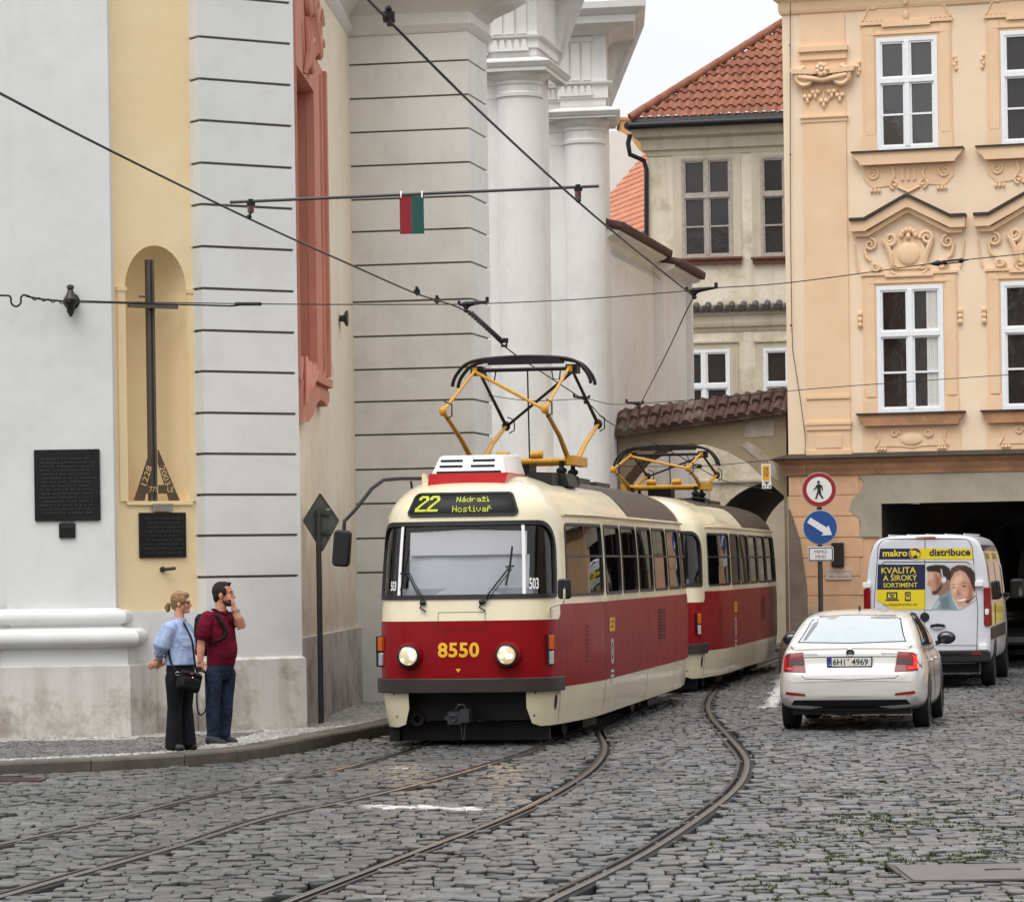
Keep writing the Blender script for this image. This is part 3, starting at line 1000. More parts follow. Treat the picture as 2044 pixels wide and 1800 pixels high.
# columns F and G: engaged columns with entablature blocks
def order(name, Y, pxc, pxr, pxl, bandy, gly, right_cut):
    """column centre pxc, radius in px, pilaster strip left edge pxl"""
    c = at(pxc, 600, Y)
    r = pxr/FOC*Y
    W = Wall((c.x, c.y + .02), ang=-11.3)
    sl = W.px(pxl, 600)[0]
    zz = lambda y: zat(pxc, y, Y - .3)
    root_ = []
    mb = MB(W.M)
    nk, ne, ab0, ab1, top = (zz(y) for y in bandy)      # necking ring, echinus, abacus, fillet, top of capital
    mb.lathe([(r*1.02, -.05), (r*1.02, nk*.4), (r*.985, nk*.75), (r*.96, nk-.05), (r*1.04, nk-.035), (r*1.05, nk+.02), (r*.96, nk+.05), (r*.96, ne-.07),
              (r*1.03, ne-.06), (r*1.03, ne-.01), (r*1.08, ne), (r*1.3, ab0-.03), (r*1.34, ab0)], 40)
    col = mb.build('column', M_grey, church, smooth=30)
    mb = MB(W.M)
    # strip behind and wall
    mb.box(sl, r*.6, -.02, .7, -.05, ab1)
    mb.box(sl-.02, r*.85, .12, .9, -.05, ab1+4)
    mb.build('pilaster', M_grey, church)
    # capital and architrave follow the plan of strip + column block
    q = r*1.02
    def plan(o): return [W.xy(sl-.7, o*.5), W.xy(-q-.02, o*.5), W.xy(-q, q*1.0+o*.0), W.xy(q, q*1.0+o*.0), W.xy(q, -1.2)]
    qr = q + right_cut; fc = W.xy(qr, q)
    p = [W.xy(sl-.6, .03), W.xy(-q, .03), W.xy(-q, q), fc, (W.xy(q, -1.4) if not right_cut else (fc[0]*(1+1.6/fc[1]), fc[1]+1.6))]
    mb = MB()
    mb.sweep([W.xy(sl-.6, .0), W.xy(-q, .0)], [(0, nk-.04), (.03, nk-.03), (.03, nk+.02), (0, nk+.04), (0, ne-.06), (.04, ne-.05), (.09, ab0)], caps=False)
    mb.sweep(p, [(.0, ab0), (.16, ab0+.002), (.16, ab1-.09), (.19, ab1-.07), (.22, ab1-.03), (.24, ab1-.01), (.24, ab1+.01), (.02, top)])
    mb.build('capital', M_grey, church)
    a1, a2, a3, f1, c1, c2, c3, c4 = (zz(y) for y in gly)
    mb = MB()
    mb.sweep(p, [(-.02, top-.05), (-.02, a1), (.02, a1+.005), (.02, a2), (.09, a2+.02), (.10, a3), (.0, a3+.012), (-.01, f1),
                 (.06, f1+.02), (.12, f1+.09), (.3, f1+.12), (.33, c1), (.52, c1+.02), (.55, c2), (.6, c2+.02), (.72, c3), (.74, c3+.12), (.4, c4)])
    # drops under the architrave and triglyph ribs on the frieze
    mm = MB(W.M)
    for s0, s1, o in ((-q+.02, q*.62, q), (sl-.18, -q-.12, .03)):
        nt_ = 5 if s1-s0 > .4 else 3
        for k in range(nt_):
            x = s0 + (s1-s0)*(k+.5)/nt_; hw = (s1-s0)/nt_*.46
            mm.prism([(x-hw, a2-.16), (x+hw, a2-.16), (x+hw*.45, a2-.01), (x-hw*.45, a2-.01)], -o-.06, -o)
        mm.box(s0-.01, s1+.01, -o-.065, -o, a2-.2, a2-.162)
        for k in range(3):
            x = s0 + (s1-s0)*(k+.5)/3
            mm.box(x-(s1-s0)*.13, x+(s1-s0)*.13, -o-.035, -o+.03, a3+.03, f1-.12)
        mm.box(s0, s1, -o-.02, -o+.03, f1-.1, f1-.02)
    mb.v += mm.v; off = len(mb.v) - len(mm.v)
    mb.f += [[i+off for i in f] for f in mm.f]; mb.mi += mm.mi
    mb.build('entablature', M_grey, church)
    return W, q, r
WF, qF, rF = order('F', 56.5, 1042, 46, 976, (188, 160, 146, 128, 117), (99, 80, 74, -42, -60, -74, -95, -120), 0)
WG, qG, rG = order('G', 63.5, 1170, 41, 1086, (282, 253, 239, 226, 216), (199, 172, 166, 75, 60, 44, 32, 8), .12)

# street-side wall H beyond the columns, in three steps, with sloping-away eaves
hx = at(1211, 600, 64.2)
HW = Wall((hx.x, hx.y), ang=90-11.4)
s1 = HW.px(1306, 700)[0]
H2 = Wall(HW.xy(s1, .2), ang=90-11.4); s2 = H2.px(1370, 700)[0]
H3 = Wall(H2.xy(s2, .13), ang=90-11.4)
zt1 = HW.px(1211, 486)[1]; zt2 = H2.px(1330, 556)[1]
mb = MB()
mb.sweep([HW.xy(-.6), HW.xy(s1), H2.xy(0), H2.xy(s2), H3.xy(0), H3.xy(.15), H3.xy(.15, -3)], [(0,-.05), (0, min(zt1,zt2)+.2)])
mb.sweep([HW.xy(-.6), HW.xy(s1+.03), HW.xy(s1+.03,-2)], [(0, zt2), (0, zt1+.3)])
M_hw = plaster('street_wall_plaster', (240,241,243), (232,233,234), var=.04, scale=.4, bump=.2, patch=.2, patch_c=(176,172,166), pz=(0, 8))
mb.build('street_wall', M_hw, church)
mb = MB()
ev = lambda z: [(0, z-.05), (.04, z), (.05, z+.05), (.14, z+.12), (.26, z+.16), (.3, z+.2), (.31, z+.26), (-.3, z+.3)]
mb.sweep([HW.xy(-.3), HW.xy(s1+.12), HW.xy(s1+.12,-1)], ev(zt1))
mb.sweep([H2.xy(-.05,-.05), H2.xy(s2+.25,-.05), H2.xy(s2+.25,-1)], ev(zt2))
mb.build('cornice', M_grey, church, smooth=25)
M_tile_dark = plaster('old_tiles', (96,72,66), (74,60,58), var=.12, scale=3, bump=.5, patch=.5, patch_c=(112,108,96), pz=(3, 9))
mb = MB()
for Wl, sa, sb, zz_ in ((HW, -.3, s1+.16, zt1), (H2, 0, s2+.3, zt2)):
    k = sa
    while k < sb:
        mb.tube([Wl.pt(k, zz_+.27, .38), Wl.pt(k, zz_+.33, .1), Wl.pt(k, zz_+.75, -.9)], .085, 8)
        k += .2
    mb.add([Wl.pt(sa, zz_+.26, .36), Wl.pt(sb, zz_+.26, .36), Wl.pt(sb, zz_+.74, -.9), Wl.pt(sa, zz_+.74, -.9)], [(0,1,2,3)])
mb.build('roof', M_tile_dark, church, smooth=50)

# ---------------------------------------------------------------- things fixed to the church
M_bronze = pm('dark_bronze', (40,40,42), .42, metal=.6, var=.2, vscale=6, bump=.35, bscale=30)
M_blet = pm('bronze_letters', (70,70,72), .4, metal=.6)
def plaque(W, x0, x1, y0, y1, label, lines, out=.0):
    s0, z1_ = W.px(x0, y0); s1_, z0_ = W.px(x1, y1)
    c = W.pt((s0+s1_)/2, z0_)
    t = thing('plaque', c, label=label, cat='plaque', group='dark bronze plaques on the church')
    mb = MB(W.M)
    mb.rbox(s0, s1_, -out-.035, -out+.005, z0_, z1_, .012)
    random.seed(int(x0))
    for k in range(lines):
        z = z1_ - (z1_-z0_)*(.13 + .76*k/max(lines-1, 1)); s = s0 + (s1_-s0)*random.uniform(.07,.14); e = s1_ - (s1_-s0)*random.uniform(.06, .16)
        hgt = (z1_-z0_)/max(lines,1)*.22
        while s < e:
            wd = random.uniform(.008,.02)
            mb.box(s, s+wd, -out-.042, -out-.03, z-hgt, z+hgt, 1)
            s += wd + (.03 if random.random() < .2 else .008)
    mb.build('plate', [M_bronze, M_blet], t)
    return t
plaque(WA, 68, 201, 898, 1038, 'large square dark bronze plaque with raised lettering on the white pilaster', 15)
plaque(WA, 118, 151, 1044, 1073, 'tiny blank dark plaque below the large square one', 1)
plaque(WB, 276, 370, 1023, 1112, 'medium dark bronze plaque on the yellow wall under the cross', 9)
s0, z1_ = WB.px(302, 1005); s1_, z0_ = WB.px(341, 1020)
t = thing('name_plate', WB.pt(s0, z0_), label='small pale grey name plate between the niche sill and the plaque below it', cat='plate')
mb = MB(WB.M); mb.box(s0, s1_, -.055, -.031, z0_, z1_)
text(mb, 'DELUBOVKU DAROCI', s0+.015, s1_-.015, z0_+.052, z0_+.068, -.058, mi=1); text(mb, 'PRAMENSKÉ LETOPISNÍ', s0+.02, s1_-.02, z0_+.022, z0_+.034, -.058, mi=1)
mb.build('plate', [pm('pewter', (158,152,142), .5, metal=.3), pm('name_ink', (72,66,60), .7)], t)
# small pipe stub
sp, zp = WB.px(331, 1136)
mb = MB(WB.M); mb.tube([(sp-.05, 0, zp), (sp-.045, -.05, zp), (sp, -.1, zp+.005), (sp+.07, -.11, zp+.012)], .02, 8)
mb.tube([(sp-.05, .0, zp), (sp-.05, -.02, zp)], .035, 10)
tag(mb.build('pipe_stub', pm('old_pipe', (66,60,54), .6, metal=.5), smooth=40), 'short dark pipe stub on the yellow wall above the woman', 'pipe')
# cross in the niche
M_corten = pm('dark_steel', (96,91,84), .5, metal=.45, var=.2, vscale=3)
M_corten2 = pm('brown_steel', (98,82,66), .5, metal=.45, var=.15, vscale=4)
sx, zx1 = WB.px(302, 518); _, zx0 = WB.px(306, 1000); zbar = WB.px(300, 607)[1]
cr_ = thing('cross', WB.pt(sx, zx0, -.1), label='tall slim dark steel cross with A shaped foot standing in the yellow niche', cat='cross')
mb = MB(WB.M)
for d_ in (-.04, .022): mb.box(sx+d_, sx+d_+.03, .03, .10, zx0, zx1)
mb.box(sx-.015, sx+.026, .055, .075, zx0, zx1-.002)
mb.build('post', M_corten, cr_)
mb = MB(WB.M)
s_l = WB.px(249, 603)[0]; s_r = WB.px(354, 612)[0]
mb.box(s_l+.05, s_r, -.02, .028, zbar-.05, zbar+.01)
mb.box(WB.px(282,592)[0], sx-.042, .04, .06, WB.px(290,592)[1]-.012, WB.px(290,592)[1]+.012)
mb.build('crossbar', M_corten, cr_)
mb = MB(WB.M)
zA1 = WB.px(304, 905)[1]; zA0 = WB.px(304, 999)[1]
sl0, sl1 = WB.px(268, 999)[0], WB.px(359, 999)[0]
apx_ = sx
mb.prism([(sl0, zA0), (sl0+.14, zA0), (apx_-.045, zA1-.12), (apx_-.045, zA1+.05)], .0, .02)
mb.prism([(sl1-.14, zA0), (sl1, zA0), (apx_+.055, zA1+.05), (apx_+.055, zA1-.12)], .0, .02)
zb0, zb1 = WB.px(304, 985)[1], WB.px(304, 968)[1]
mb.box(sl0+.12, apx_-.045, -.003, .018, zb0, zb1); mb.box(apx_+.055, sl1-.12, -.003, .018, zb0, zb1)
def rot_text(body, x, z, wd, hg, a):
    M = Matrix.Translation((x, -.004, z)) @ Matrix.Rotation(-a, 4, 'Y')
    text(mb, body, -wd/2, wd/2, -hg/2, hg/2, 0, .0, 1, M)
la = atan2(zA1-zA0, apx_-sl0-.05)
fs_ = lambda x, y: WB.px(x, y)
q = fs_(292, 949); rot_text('1228', q[0], q[1], .24, .075, la+.02)
q = fs_(329, 949); rot_text('2003', q[0], q[1], .24, .075, -la-.02)
text(mb, '775', WB.px(283,0)[0], WB.px(300,0)[0], zb0+.02, zb1-.02, -.006, mi=1); text(mb, 'LET', WB.px(319,0)[0], WB.px(340,0)[0], zb0+.02, zb1-.02, -.006, mi=1)
mb.build('foot', [M_corten2, pm('cut_letters', (222,190,136), .8)], cr_)
# wall anchor of the span wire
M_gal = pm('weathered_metal', (70,68,60), .45, metal=.7, var=.25, vscale=20)
M_rub = pm('black_fitting', (24,24,25), .55, var=.2, vscale=10)
sa, za = WA.px(143, 602)
mb = MB(WA.M @ Matrix.Translation((sa, -.1, za)))
mb.lathe([(0,-.19),(.02,-.185),(.025,-.16),(.045,-.13),(.05,-.06),(.08,-.02),(.085,.02),(.06,.05),(.045,.09),(.03,.13),(.045,.15),(.04,.18),(.02,.19),(0,.192)], 16)
mb.lathe([(.03,0),(.03,.12)], 10, M=Matrix.Rotation(-pi/2, 4, 'X'))
mb.lathe([(0,.09),(.09,.09),(.1,.1),(.1,.115)], 16, M=Matrix.Rotation(-pi/2, 4, 'X'))
tag(mb.build('wall_anchor', M_gal, smooth=45), 'ornate metal wire anchor on the white pilaster at far left', 'anchor')
sa2, za2 = WD.px(677, 636)
mb = MB(WD.M @ Matrix.Translation((sa2, -.06, za2)))
mb.lathe([(.11,.06),(.11,.03),(.05,.0),(.03,-.12),(.07,-.13),(.07,-.16),(0,-.17)], 14, M=Matrix.Rotation(pi/2, 4, 'X'))
mb.box(-.16,.16,-.02,.02,-.02,.02)
tag(mb.build('wall_hook', M_gal, smooth=45), 'small rusty hook on the cream church wall right of the salmon window', 'hook')
# ---------------------------------------------------------------- peach town house on the right
M_peach = plaster('peach_plaster', (242,220,193), (236,211,181), var=.045, scale=.45, bump=.25, patch=.35, patch_c=(244,216,180), pz=(2, 14), streak=.12)
M_peach2 = plaster('peach_trim', (238,206,170), (230,195,158), var=.05, scale=1.2, bump=.2)
M_cap = plaster('lead_capping', (74,66,58), (58,52,47), var=.12, scale=2, bump=.25, rough=.7)
M_corn = plaster('brown_moulding', (196,150,112), (176,130,96), var=.09, scale=1.0, bump=.25, patch=.5, patch_c=(120,92,74), pz=(4,8))
M_base = plaster('worn_peach_base', (230,186,146), (204,162,128), var=.08, scale=.9, bump=.5, patch=.9, patch_c=(176,160,140), pz=(-.2, 2.6), streak=.3)
M_conc = plaster('bare_render', (176,168,150), (156,148,132), var=.08, scale=1.2, bump=.45, patch=.4, patch_c=(140,130,112), pz=(0, 5))
M_sash = pm('white_sash', (236,238,240), .45, var=.05, vscale=14, bump=.15)
M_sash_old = pm('worn_sash', (172,163,153), .7, var=.25, vscale=12, bump=.4, bscale=30)
M_pane = pm('dark_pane', (26,25,24), .03, spec=1.0, coat=.8, var=.3, vscale=.8, bump=.5, bscale=2.2)
M_pane2 = pm('dark_pane_warm', (40,35,32), .04, spec=.7, var=.4, vscale=.9, bump=.4, bscale=2.8)
M_curtain = pm('curtain_cloth', (214,212,206), .9, var=.08, vscale=30)
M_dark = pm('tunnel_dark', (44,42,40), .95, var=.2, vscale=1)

def pxL(x, y): return WL.px(x, y)
L0 = at(1567, 500, 63.5)
WL = Wall((L0.x, L0.y), ang=-16)
s_end = 9.5
zL = lambda y, x=1800: WL.px(x, y)[1]
house = thing('town_house', WL.pt(3, 0), label='peach baroque town house with white windows and a dark drive-through, right side', cat='house')

def window(parent, W, x0, x1, y0, y1, sash, pane, rows, name='window', depth=.05, split=.38, fw=.075, label=None, M_pan=None):
    """casement window in wall coordinates: frame with mullion, transom and glazing bars; panes as sub-part"""
    s0, z1_ = x0, y1; s1_, z0_ = x1, y0
    mb = MB(W.M)
    fo, fi = -.035, .09
    mb.box(s0, s1_, fo, fi, z0_, z0_+fw); mb.box(s0, s1_, fo, fi, z1_-fw, z1_)
    mb.box(s0, s0+fw, fo, fi, z0_+fw, z1_-fw); mb.box(s1_-fw, s1_, fo, fi, z0_+fw, z1_-fw)
    sc = (s0+s1_)/2; zt_ = z1_ - (z1_-z0_)*split
    mb.box(sc-.045, sc+.045, fo-.012, fi, z0_+fw, zt_-.045); mb.box(sc-.045, sc+.045, fo-.012, fi, zt_+.045, z1_-fw)
    mb.box(s0+fw, s1_-fw, fo-.02, fi, zt_-.045, zt_+.045)
    for k in range(1, rows):
        zz = z0_+fw + (zt_-.045-z0_-fw)*k/rows
        for a, b in ((s0+fw, sc-.045), (sc+.045, s1_-fw)):
            mb.box(a, b, fo+.015, fi, zz-.018, zz+.018)
    # casement frames inside each opening
    for a, b in ((s0+fw, sc-.045), (sc+.045, s1_-fw)):
        for c, d in ((z0_+fw, zt_-.045), (zt_+.045, z1_-fw)):
            mb.box(a, a+.035, -.015, .06, c, d); mb.box(b-.035, b, -.015, .06, c, d)
            mb.box(a+.035, b-.035, -.015, .06, c, c+.035); mb.box(a+.035, b-.035, -.015, .06, d-.035, d)
    w = mb.build(name, sash, parent, label=label)
    mb = MB(W.M); mb.box(s0+.02, s1_-.02, .05, .058, z0_+.02, z1_-.02)
    mb.build('pane', pane, w)
    return w

up = [((1747,75),(1869,300)), ((1995,64),(2118,290))]
lo = [((1748,570),(1881,823)), ((1996,562),(2126,816))]
def rect(W, q):
    a, b = q
    s0 = (W.px(a[0], a[1])[0] + W.px(a[0]+5, b[1])[0])/2; s1_ = (W.px(b[0], a[1])[0]+W.px(b[0]+5, b[1])[0])/2
    return s0, s1_, W.px((a[0]+b[0])/2, b[1])[1], W.px((a[0]+b[0])/2, a[1])[1]
RU = [rect(WL, q) for q in up]; RL = [rect(WL, q) for q in lo]
dS = RU[1][0]-RU[0][0]
w_u = RU[0][1]-RU[0][0]; w_l = RL[0][1]-RL[0][0]
RU = [(RU[0][0]+k*dS, RU[0][0]+k*dS+w_u, RU[0][2], RU[0][3]) for k in range(3)]
RL = [(RL[0][0]+k*dS, RL[0][0]+k*dS+w_l, RL[0][2], RL[0][3]) for k in range(3)]
z_cor = zL(912)
ZTL = 13.4
# upper wall
mb = MB(WL.M)
holes = [[(a, c), (b, c), (b, d), (a, d)] for a, b, c, d in RU + RL]
mb.sheet([(0, z_cor), (s_end, z_cor), (s_end, ZTL), (0, ZTL)], holes, reveal=.3)
mb.box(0, .02, .005, 8, z_cor, ZTL)
mb.build('upper_wall', M_peach, house)
# ground floor with channelled blocks and the drive-through opening
ox0 = WL.px(1760, 1100)[0]; oz1 = zL(1001); ox1 = ox0 + 3.9
cut = [(ox0, -.05), (ox1, -.05), (ox1, oz1), (ox0, oz1)]
M_GF = M_base
mb = MB(WL.M)
ys = [945, 985, 1027, 1070, 1110, 1148, 1186]
zs_ = [z_cor] + [zL(y) for y in ys] + [-.05]
spx = WL.px(1722, 1100)[0]
for k in range(len(zs_)-1):
    a, b = zs_[k+1], zs_[k]
    jag = .06*(k % 2)
    mb.prism([(0, a+.008), (spx-jag, a+.008), (spx-jag, b-.008), (0, b-.008)], -.022, .02)
mb.sheet([(0, -.05), (ox0, -.05), (ox0, oz1), (ox1, oz1), (ox1, -.05), (s_end, -.05), (s_end, z_cor), (0, z_cor)], [], y=.0)
mb.box(0, .02, .005, 8, -.05, z_cor)
mb.build('ground_floor', M_GF, house)
# bare render round the opening
mb = MB(WL.M)
random.seed(5)
sA = WL.px(1706, 960)[0]
edge = [(sA+random.uniform(-.05,.05)+.16*sin(k*1.3), oz1+.55 - k*.17) for k in range(8)]
pts = [(ox1+.6, z_cor-.24), (ox1+.6, oz1), (ox0, oz1), (ox0, edge[-1][1]-.4), (ox0-.1, edge[-1][1]-.25), (ox0-.04, edge[-1][1])] + edge[::-1] + [(sA-.02, z_cor-.24)]
mb.prism(pts, -.034, .01)
mb.box(ox0-.005, ox1+.4, -.045, .3, oz1-.03, oz1+.03)
mb.build('render_patch', M_conc, house)
mb = MB(WL.M)
random.seed(9)
for (cx_, cz_, rx_, rz_) in ((.55, .55, .5, .45), (1.35, .5, .55, .38), (2.0, .75, .32, .5), (.3, .2, .4, .3)):
    mb.prism([(max(.01, min(cx_+rx_*cos(t)*random.uniform(.75,1.2), ox0-.02)), cz_+rz_*sin(t)*random.uniform(.75,1.2)) for t in np.linspace(0, 2*pi, 22)[:-1]], -.03-.002*cx_, .01)
mb.build('render_patch', plaster('flaked_render', (190,172,150), (172,150,128), var=.1, scale=2.5, bump=.8), house)
# guard stone at the corner
mb = MB(WL.M)
mb.lathe([(.36,-.05),(.36,.3),(.3,.62),(.2,.78),(0,.82)], 18, M=Matrix.Translation((.1, .1, 0)))
mb.build('guard_stone', plaster('guard_stone', (150,134,118), (128,112,98), var=.12, scale=3, bump=.6), house, smooth=40)
mb = MB(WL.M)
mb.prism([(-.012, .5), (.33, .5), (.32, 1.6), (.2, 2.5), (.02, 3.05), (-.012, 3.05)], -.05, .01)
mb.build('worn_corner', plaster('sooty_render', (140,124,110), (112,98,88), var=.12, scale=2, bump=.5), house)
# main cornice between the floors
zc = [zL(y) for y in (946, 938, 930, 924, 918, 914, 911, 907)]
mb = MB()
p = [WL.xy(-.0, -2), WL.xy(0), WL.xy(s_end)]
mb.sweep(p, [(.02, zc[0]), (.06, zc[0]+.01), (.08, zc[1]), (.12, zc[2]), (.13, zc[3]), (.2, zc[4]), (.24, zc[5])])
mb.build('cornice', M_corn, house)
mb = MB(); mb.sweep(p, [(0, zc[5]), (.27, zc[5]+.004), (.28, zc[6]), (.02, zc[7]+.05)])
mb.build('cornice_capping', M_cap, house)
# roof eave at the very top left
zc = zL(28, 1600)
mb = MB(); mb.sweep(p, [(.0, zc-.02), (.04, zc), (.06, zc+.06), (.06, zc+.2), (.16, zc+.3), (.34, zc+.42), (.36, zc+.8), (0, zc+.9)])
mb.build('eaves', M_peach2, house)
# corner pilaster
pa, pb_ = WL.px(1606, 500)[0], WL.px(1692, 500)[0]
mb = MB(WL.M)
o = .04
zq = lambda y: WL.px(1648, y)[1]
mb.box(pa, pb_, -o, .01, zq(790), zq(238)); 
mb.box(pa-.02, pb_+.02, -o-.02, .01, zq(244), zq(236)); mb.box(pa-.04, pb_+.04, -o-.05, .01, zq(236), zq(232))
mb.box(pa, pb_, -o+.004, .01, zq(232), zq(172))
# stacked mouldings over the capital
mb.box(pa-.01, pb_+.01, -o, .01, zq(142), zq(120)); mb.box(pa-.03, pb_+.03, -o-.05, .01, zq(120), zq(112)); mb.box(pa-.02, pb_+.02, -o-.03, .01, zq(112), zq(104)); mb.box(pa-.06, pb_+.06, -o-.09, .01, zq(104), zq(94))
mb.box(pa, pb_, -o+.01, .01, zq(94), zq(30))
# pedestal
mb.box(pa-.01, pb_+.01, -o-.03, .01, zq(796), zq(790)); mb.box(pa, pb_, -o, .01, zq(842), zq(796))
mb.box(pa-.03, pb_+.03, -o-.05, .01, zq(848), zq(842)); mb.box(pa-.01, pb_+.01, -o-.03, .01, zq(858), zq(848))
mb.box(pa, pb_, -o, .01, zq(905), zq(858)); mb.box(pa+.16, pb_-.16, -o-.02, .01, zq(894), zq(868)); mb.box(pa-.03, pb_+.03, -o-.04, .01, zq(908), zq(899))
mb.build('pilaster', M_peach2, house)
mb = MB(WL.M)
zv = zq(156); pc = (pa+pb_)/2
for sgn in (-1, 1):
    cx_ = pc + sgn*.33
    mb.spiral((cx_, zv), .19, .03, 1.75, pi/2, -sgn, .055, -o-.08)
    mb.ell((cx_, -o-.08, zv), (.07,.08,.07), 10, 6)
    mb.lathe([(.17,0),(.15,.1)], 16, M=Matrix.Translation((cx_, -o, zv)) @ Matrix.Rotation(pi/2, 4, 'X'))
mb.prism([(pa-.2, zq(140)), (pa-.17, zq(147)), (pc, zq(151)), (pb_+.17, zq(147)), (pb_+.2, zq(140)), (pb_+.2, zq(137)), (pc, zq(143)), (pa-.2, zq(137))], -o-.15, 0)
mb.tube([(pa-.05, -o-.1, zv+.02), (pc, -o-.12, zv-.06), (pb_+.05, -o-.1, zv+.02)], .05, 8)
for a in range(7):
    t = 2*pi*a/7
    mb.ell((pc+.085*cos(t), -o-.17, zq(142)+.085*sin(t)), (.055,.05,.055), 8, 5)
mb.ell((pc, -o-.2, zq(142)), (.04,.04,.04), 8, 5)
# hanging tufts below
for k in range(5):
    x = pa + .1 + (pb_-pa-.2)*k/4
    zb_ = zq(196 + (10 if k == 2 else (-8 if k in (1,3) else 0)))
    mb.tube([(x, -o, zq(178)), (x+.01, -o-.02, (zb_+zq(178))/2), (x, -o-.02, zb_+.08)], .02, 6)
    mb.ell((x-.045, -o-.03, zb_+.03), (.05,.04,.05), 8, 5); mb.ell((x+.045, -o-.03, zb_+.03), (.05,.04,.05), 8, 5); mb.ell((x, -o-.03, zb_-.05), (.035,.04,.06), 8, 5)
    if k < 4:
        x2 = pa + .1 + (pb_-pa-.2)*(k+1)/4
        mb.tube([(x, -o-.01, zb_+.12), ((x+x2)/2, -o-.02, zb_+.02), (x2, -o-.01, zb_+.12)], .018, 6)
mb.build('capital', M_peach2, house, smooth=60)

# windows with their surrounds
for i, (a, b, c, d) in enumerate(RU):
    w_ = window(house, WL, a, b, c, d, M_sash, M_pane if i != 1 else M_pane2, 2)
    mb = MB(WL.M)
    sc_ = (a+b)/2
    # architrave with ears
    e = .26
    for x0, x1 in ((a-e, a-.005), (b+.005, b+e)):
        mb.box(x0, x1, -.03, .0, c, d+.22); mb.box(min(x0,x1)+.05, max(x0,x1)-.03, -.05, -.03, c+.3, d+.2)
        mb.box(x0-.005, x1+.005, -.045, 0, c, c+.3)
    mb.box(a-.005, b+.005, -.03, 0, d, d+.22); mb.box(a-.14, b+.14, -.055, -.03, d+.06, d+.10)
    mb.box(a-e-.03, b+e+.03, -.07, 0, d+.25, d+.31)
    mb.box(sc_-.45, sc_+.45, -.08, -.07, d+.2, d+.25)
    # ornament panel above with scrolls and a mask
    pts = [(a-e-.02, d+.33), (sc_-.45, d+.33), (sc_-.3, d+.25), (sc_, d+.2), (sc_+.3, d+.25), (sc_+.45, d+.33), (b+e+.02, d+.33), (b+e-.12, d+.55), (b-.02, d+.68), (sc_+.34, d+.62), (sc_+.25, d+.86), (sc_, d+.95), (sc_-.25, d+.86), (sc_-.34, d+.62), (a+.02, d+.68), (a-e+.12, d+.55)]
    mb.prism(pts, -.025, 0)
    for sgn in (-1, 1):
        mb.spiral((sc_+sgn*.38, d+.74), .11, .02, 1.4, pi/2, -sgn, .035, -.04)
        mb.tube([(sc_+sgn*.1, -.05, d+.97), (sc_+sgn*.25, -.05, d+.93), (sc_+sgn*.4, -.05, d+.82)], .045, 6)
        mb.spiral((sc_+sgn*.62, d+.62), .08, .02, 1.2, 0, sgn, .028, -.035)
        mb.tube([(sc_+sgn*(w_u/2+e-.02), -.03, d+.34), (sc_+sgn*(w_u/2+e-.1), -.03, d+.52), (sc_+sgn*(w_u/2-.02), -.03, d+.66), (sc_+sgn*.7, -.03, d+.64)], .02, 6)
        for k in range(4): mb.ell((sc_+sgn*(.5+k*.09), -.03, d+.3), (.035,.03,.03), 6, 4)
        for k in range(4): mb.ell((sc_+sgn*(w_u/2+e+.06+.02*(k%2)), -.02, d-.42-.07*k), (.035,.035,.045), 6, 5)
    mb.ell((sc_, -.05, d+.93), (.07,.06,.06), 8, 6); mb.ell((sc_, -.03, d+.68), (.1,.05,.13), 8, 6); mb.ell((sc_, -.06, d+.62), (.05,.05,.04), 8, 6); mb.ell((sc_, -.04, d+.4), (.06,.04,.1), 8, 6)
    mb.build('surround', M_peach2, w_, smooth=50)
    mb = MB(WL.M)
    mb.prism([(0,0),(.0,.0)] and [(a-.45, c-.03), (b+.45, c-.03), (b+.42, c-.12), (b+.34, c-.19), (b+.3, c-.26), (a-.3, c-.26), (a-.34, c-.19), (a-.42, c-.12)], -.16, 0)
    s_ = mb.build('sill', M_peach2, w_)
    mb = MB(WL.M); mb.box(a-.47, b+.47, -.2, .02, c-.032, c-.002); mb.build('sill_capping', M_cap, w_)
    mb = MB(WL.M)
    pts = [(a-.25, c-.28), (b+.25, c-.28), (b+.27, c-.5), (b+.1, c-.68), (sc_+.3, c-.64), (sc_+.16, c-.74), (sc_, c-.78), (sc_-.16, c-.74), (sc_-.3, c-.64), (a-.1, c-.68), (a-.27, c-.5)]
    mb.prism(pts, -.02, 0)
    for sgn in (-1, 1):
        mb.spiral((sc_+sgn*(w_u/2+.1), c-.42), .12, .02, 1.6, pi/2, sgn, .025, -.03)
        mb.spiral((sc_+sgn*.27, c-.62), .09, .02, 1.2, -pi/2, sgn, .025, -.03)
        mb.tube([(sc_+sgn*.3, -.03, c-.3), (sc_+sgn*.26, -.04, c-.45), (sc_+sgn*.3, -.03, c-.55)], .03, 6)
        for k in range(3): mb.ell((sc_+sgn*(w_u/2-.02+k*.07), -.03, c-.73), (.03,.03,.05), 6, 4)
    for k in (-1,0,1): mb.tube([(sc_+k*.11, -.02, c-.32), (sc_+k*.11, -.03, c-.56)], .03, 6)
    mb.tube([(sc_-.2, -.03, c-.68), (sc_, -.03, c-.78), (sc_+.2, -.03, c-.68)], .02, 6)
    mb.ell((sc_, -.03, c-.9), (.05,.04,.06), 8, 5)
    mb.build('ornament', M_peach2, w_, smooth=50)
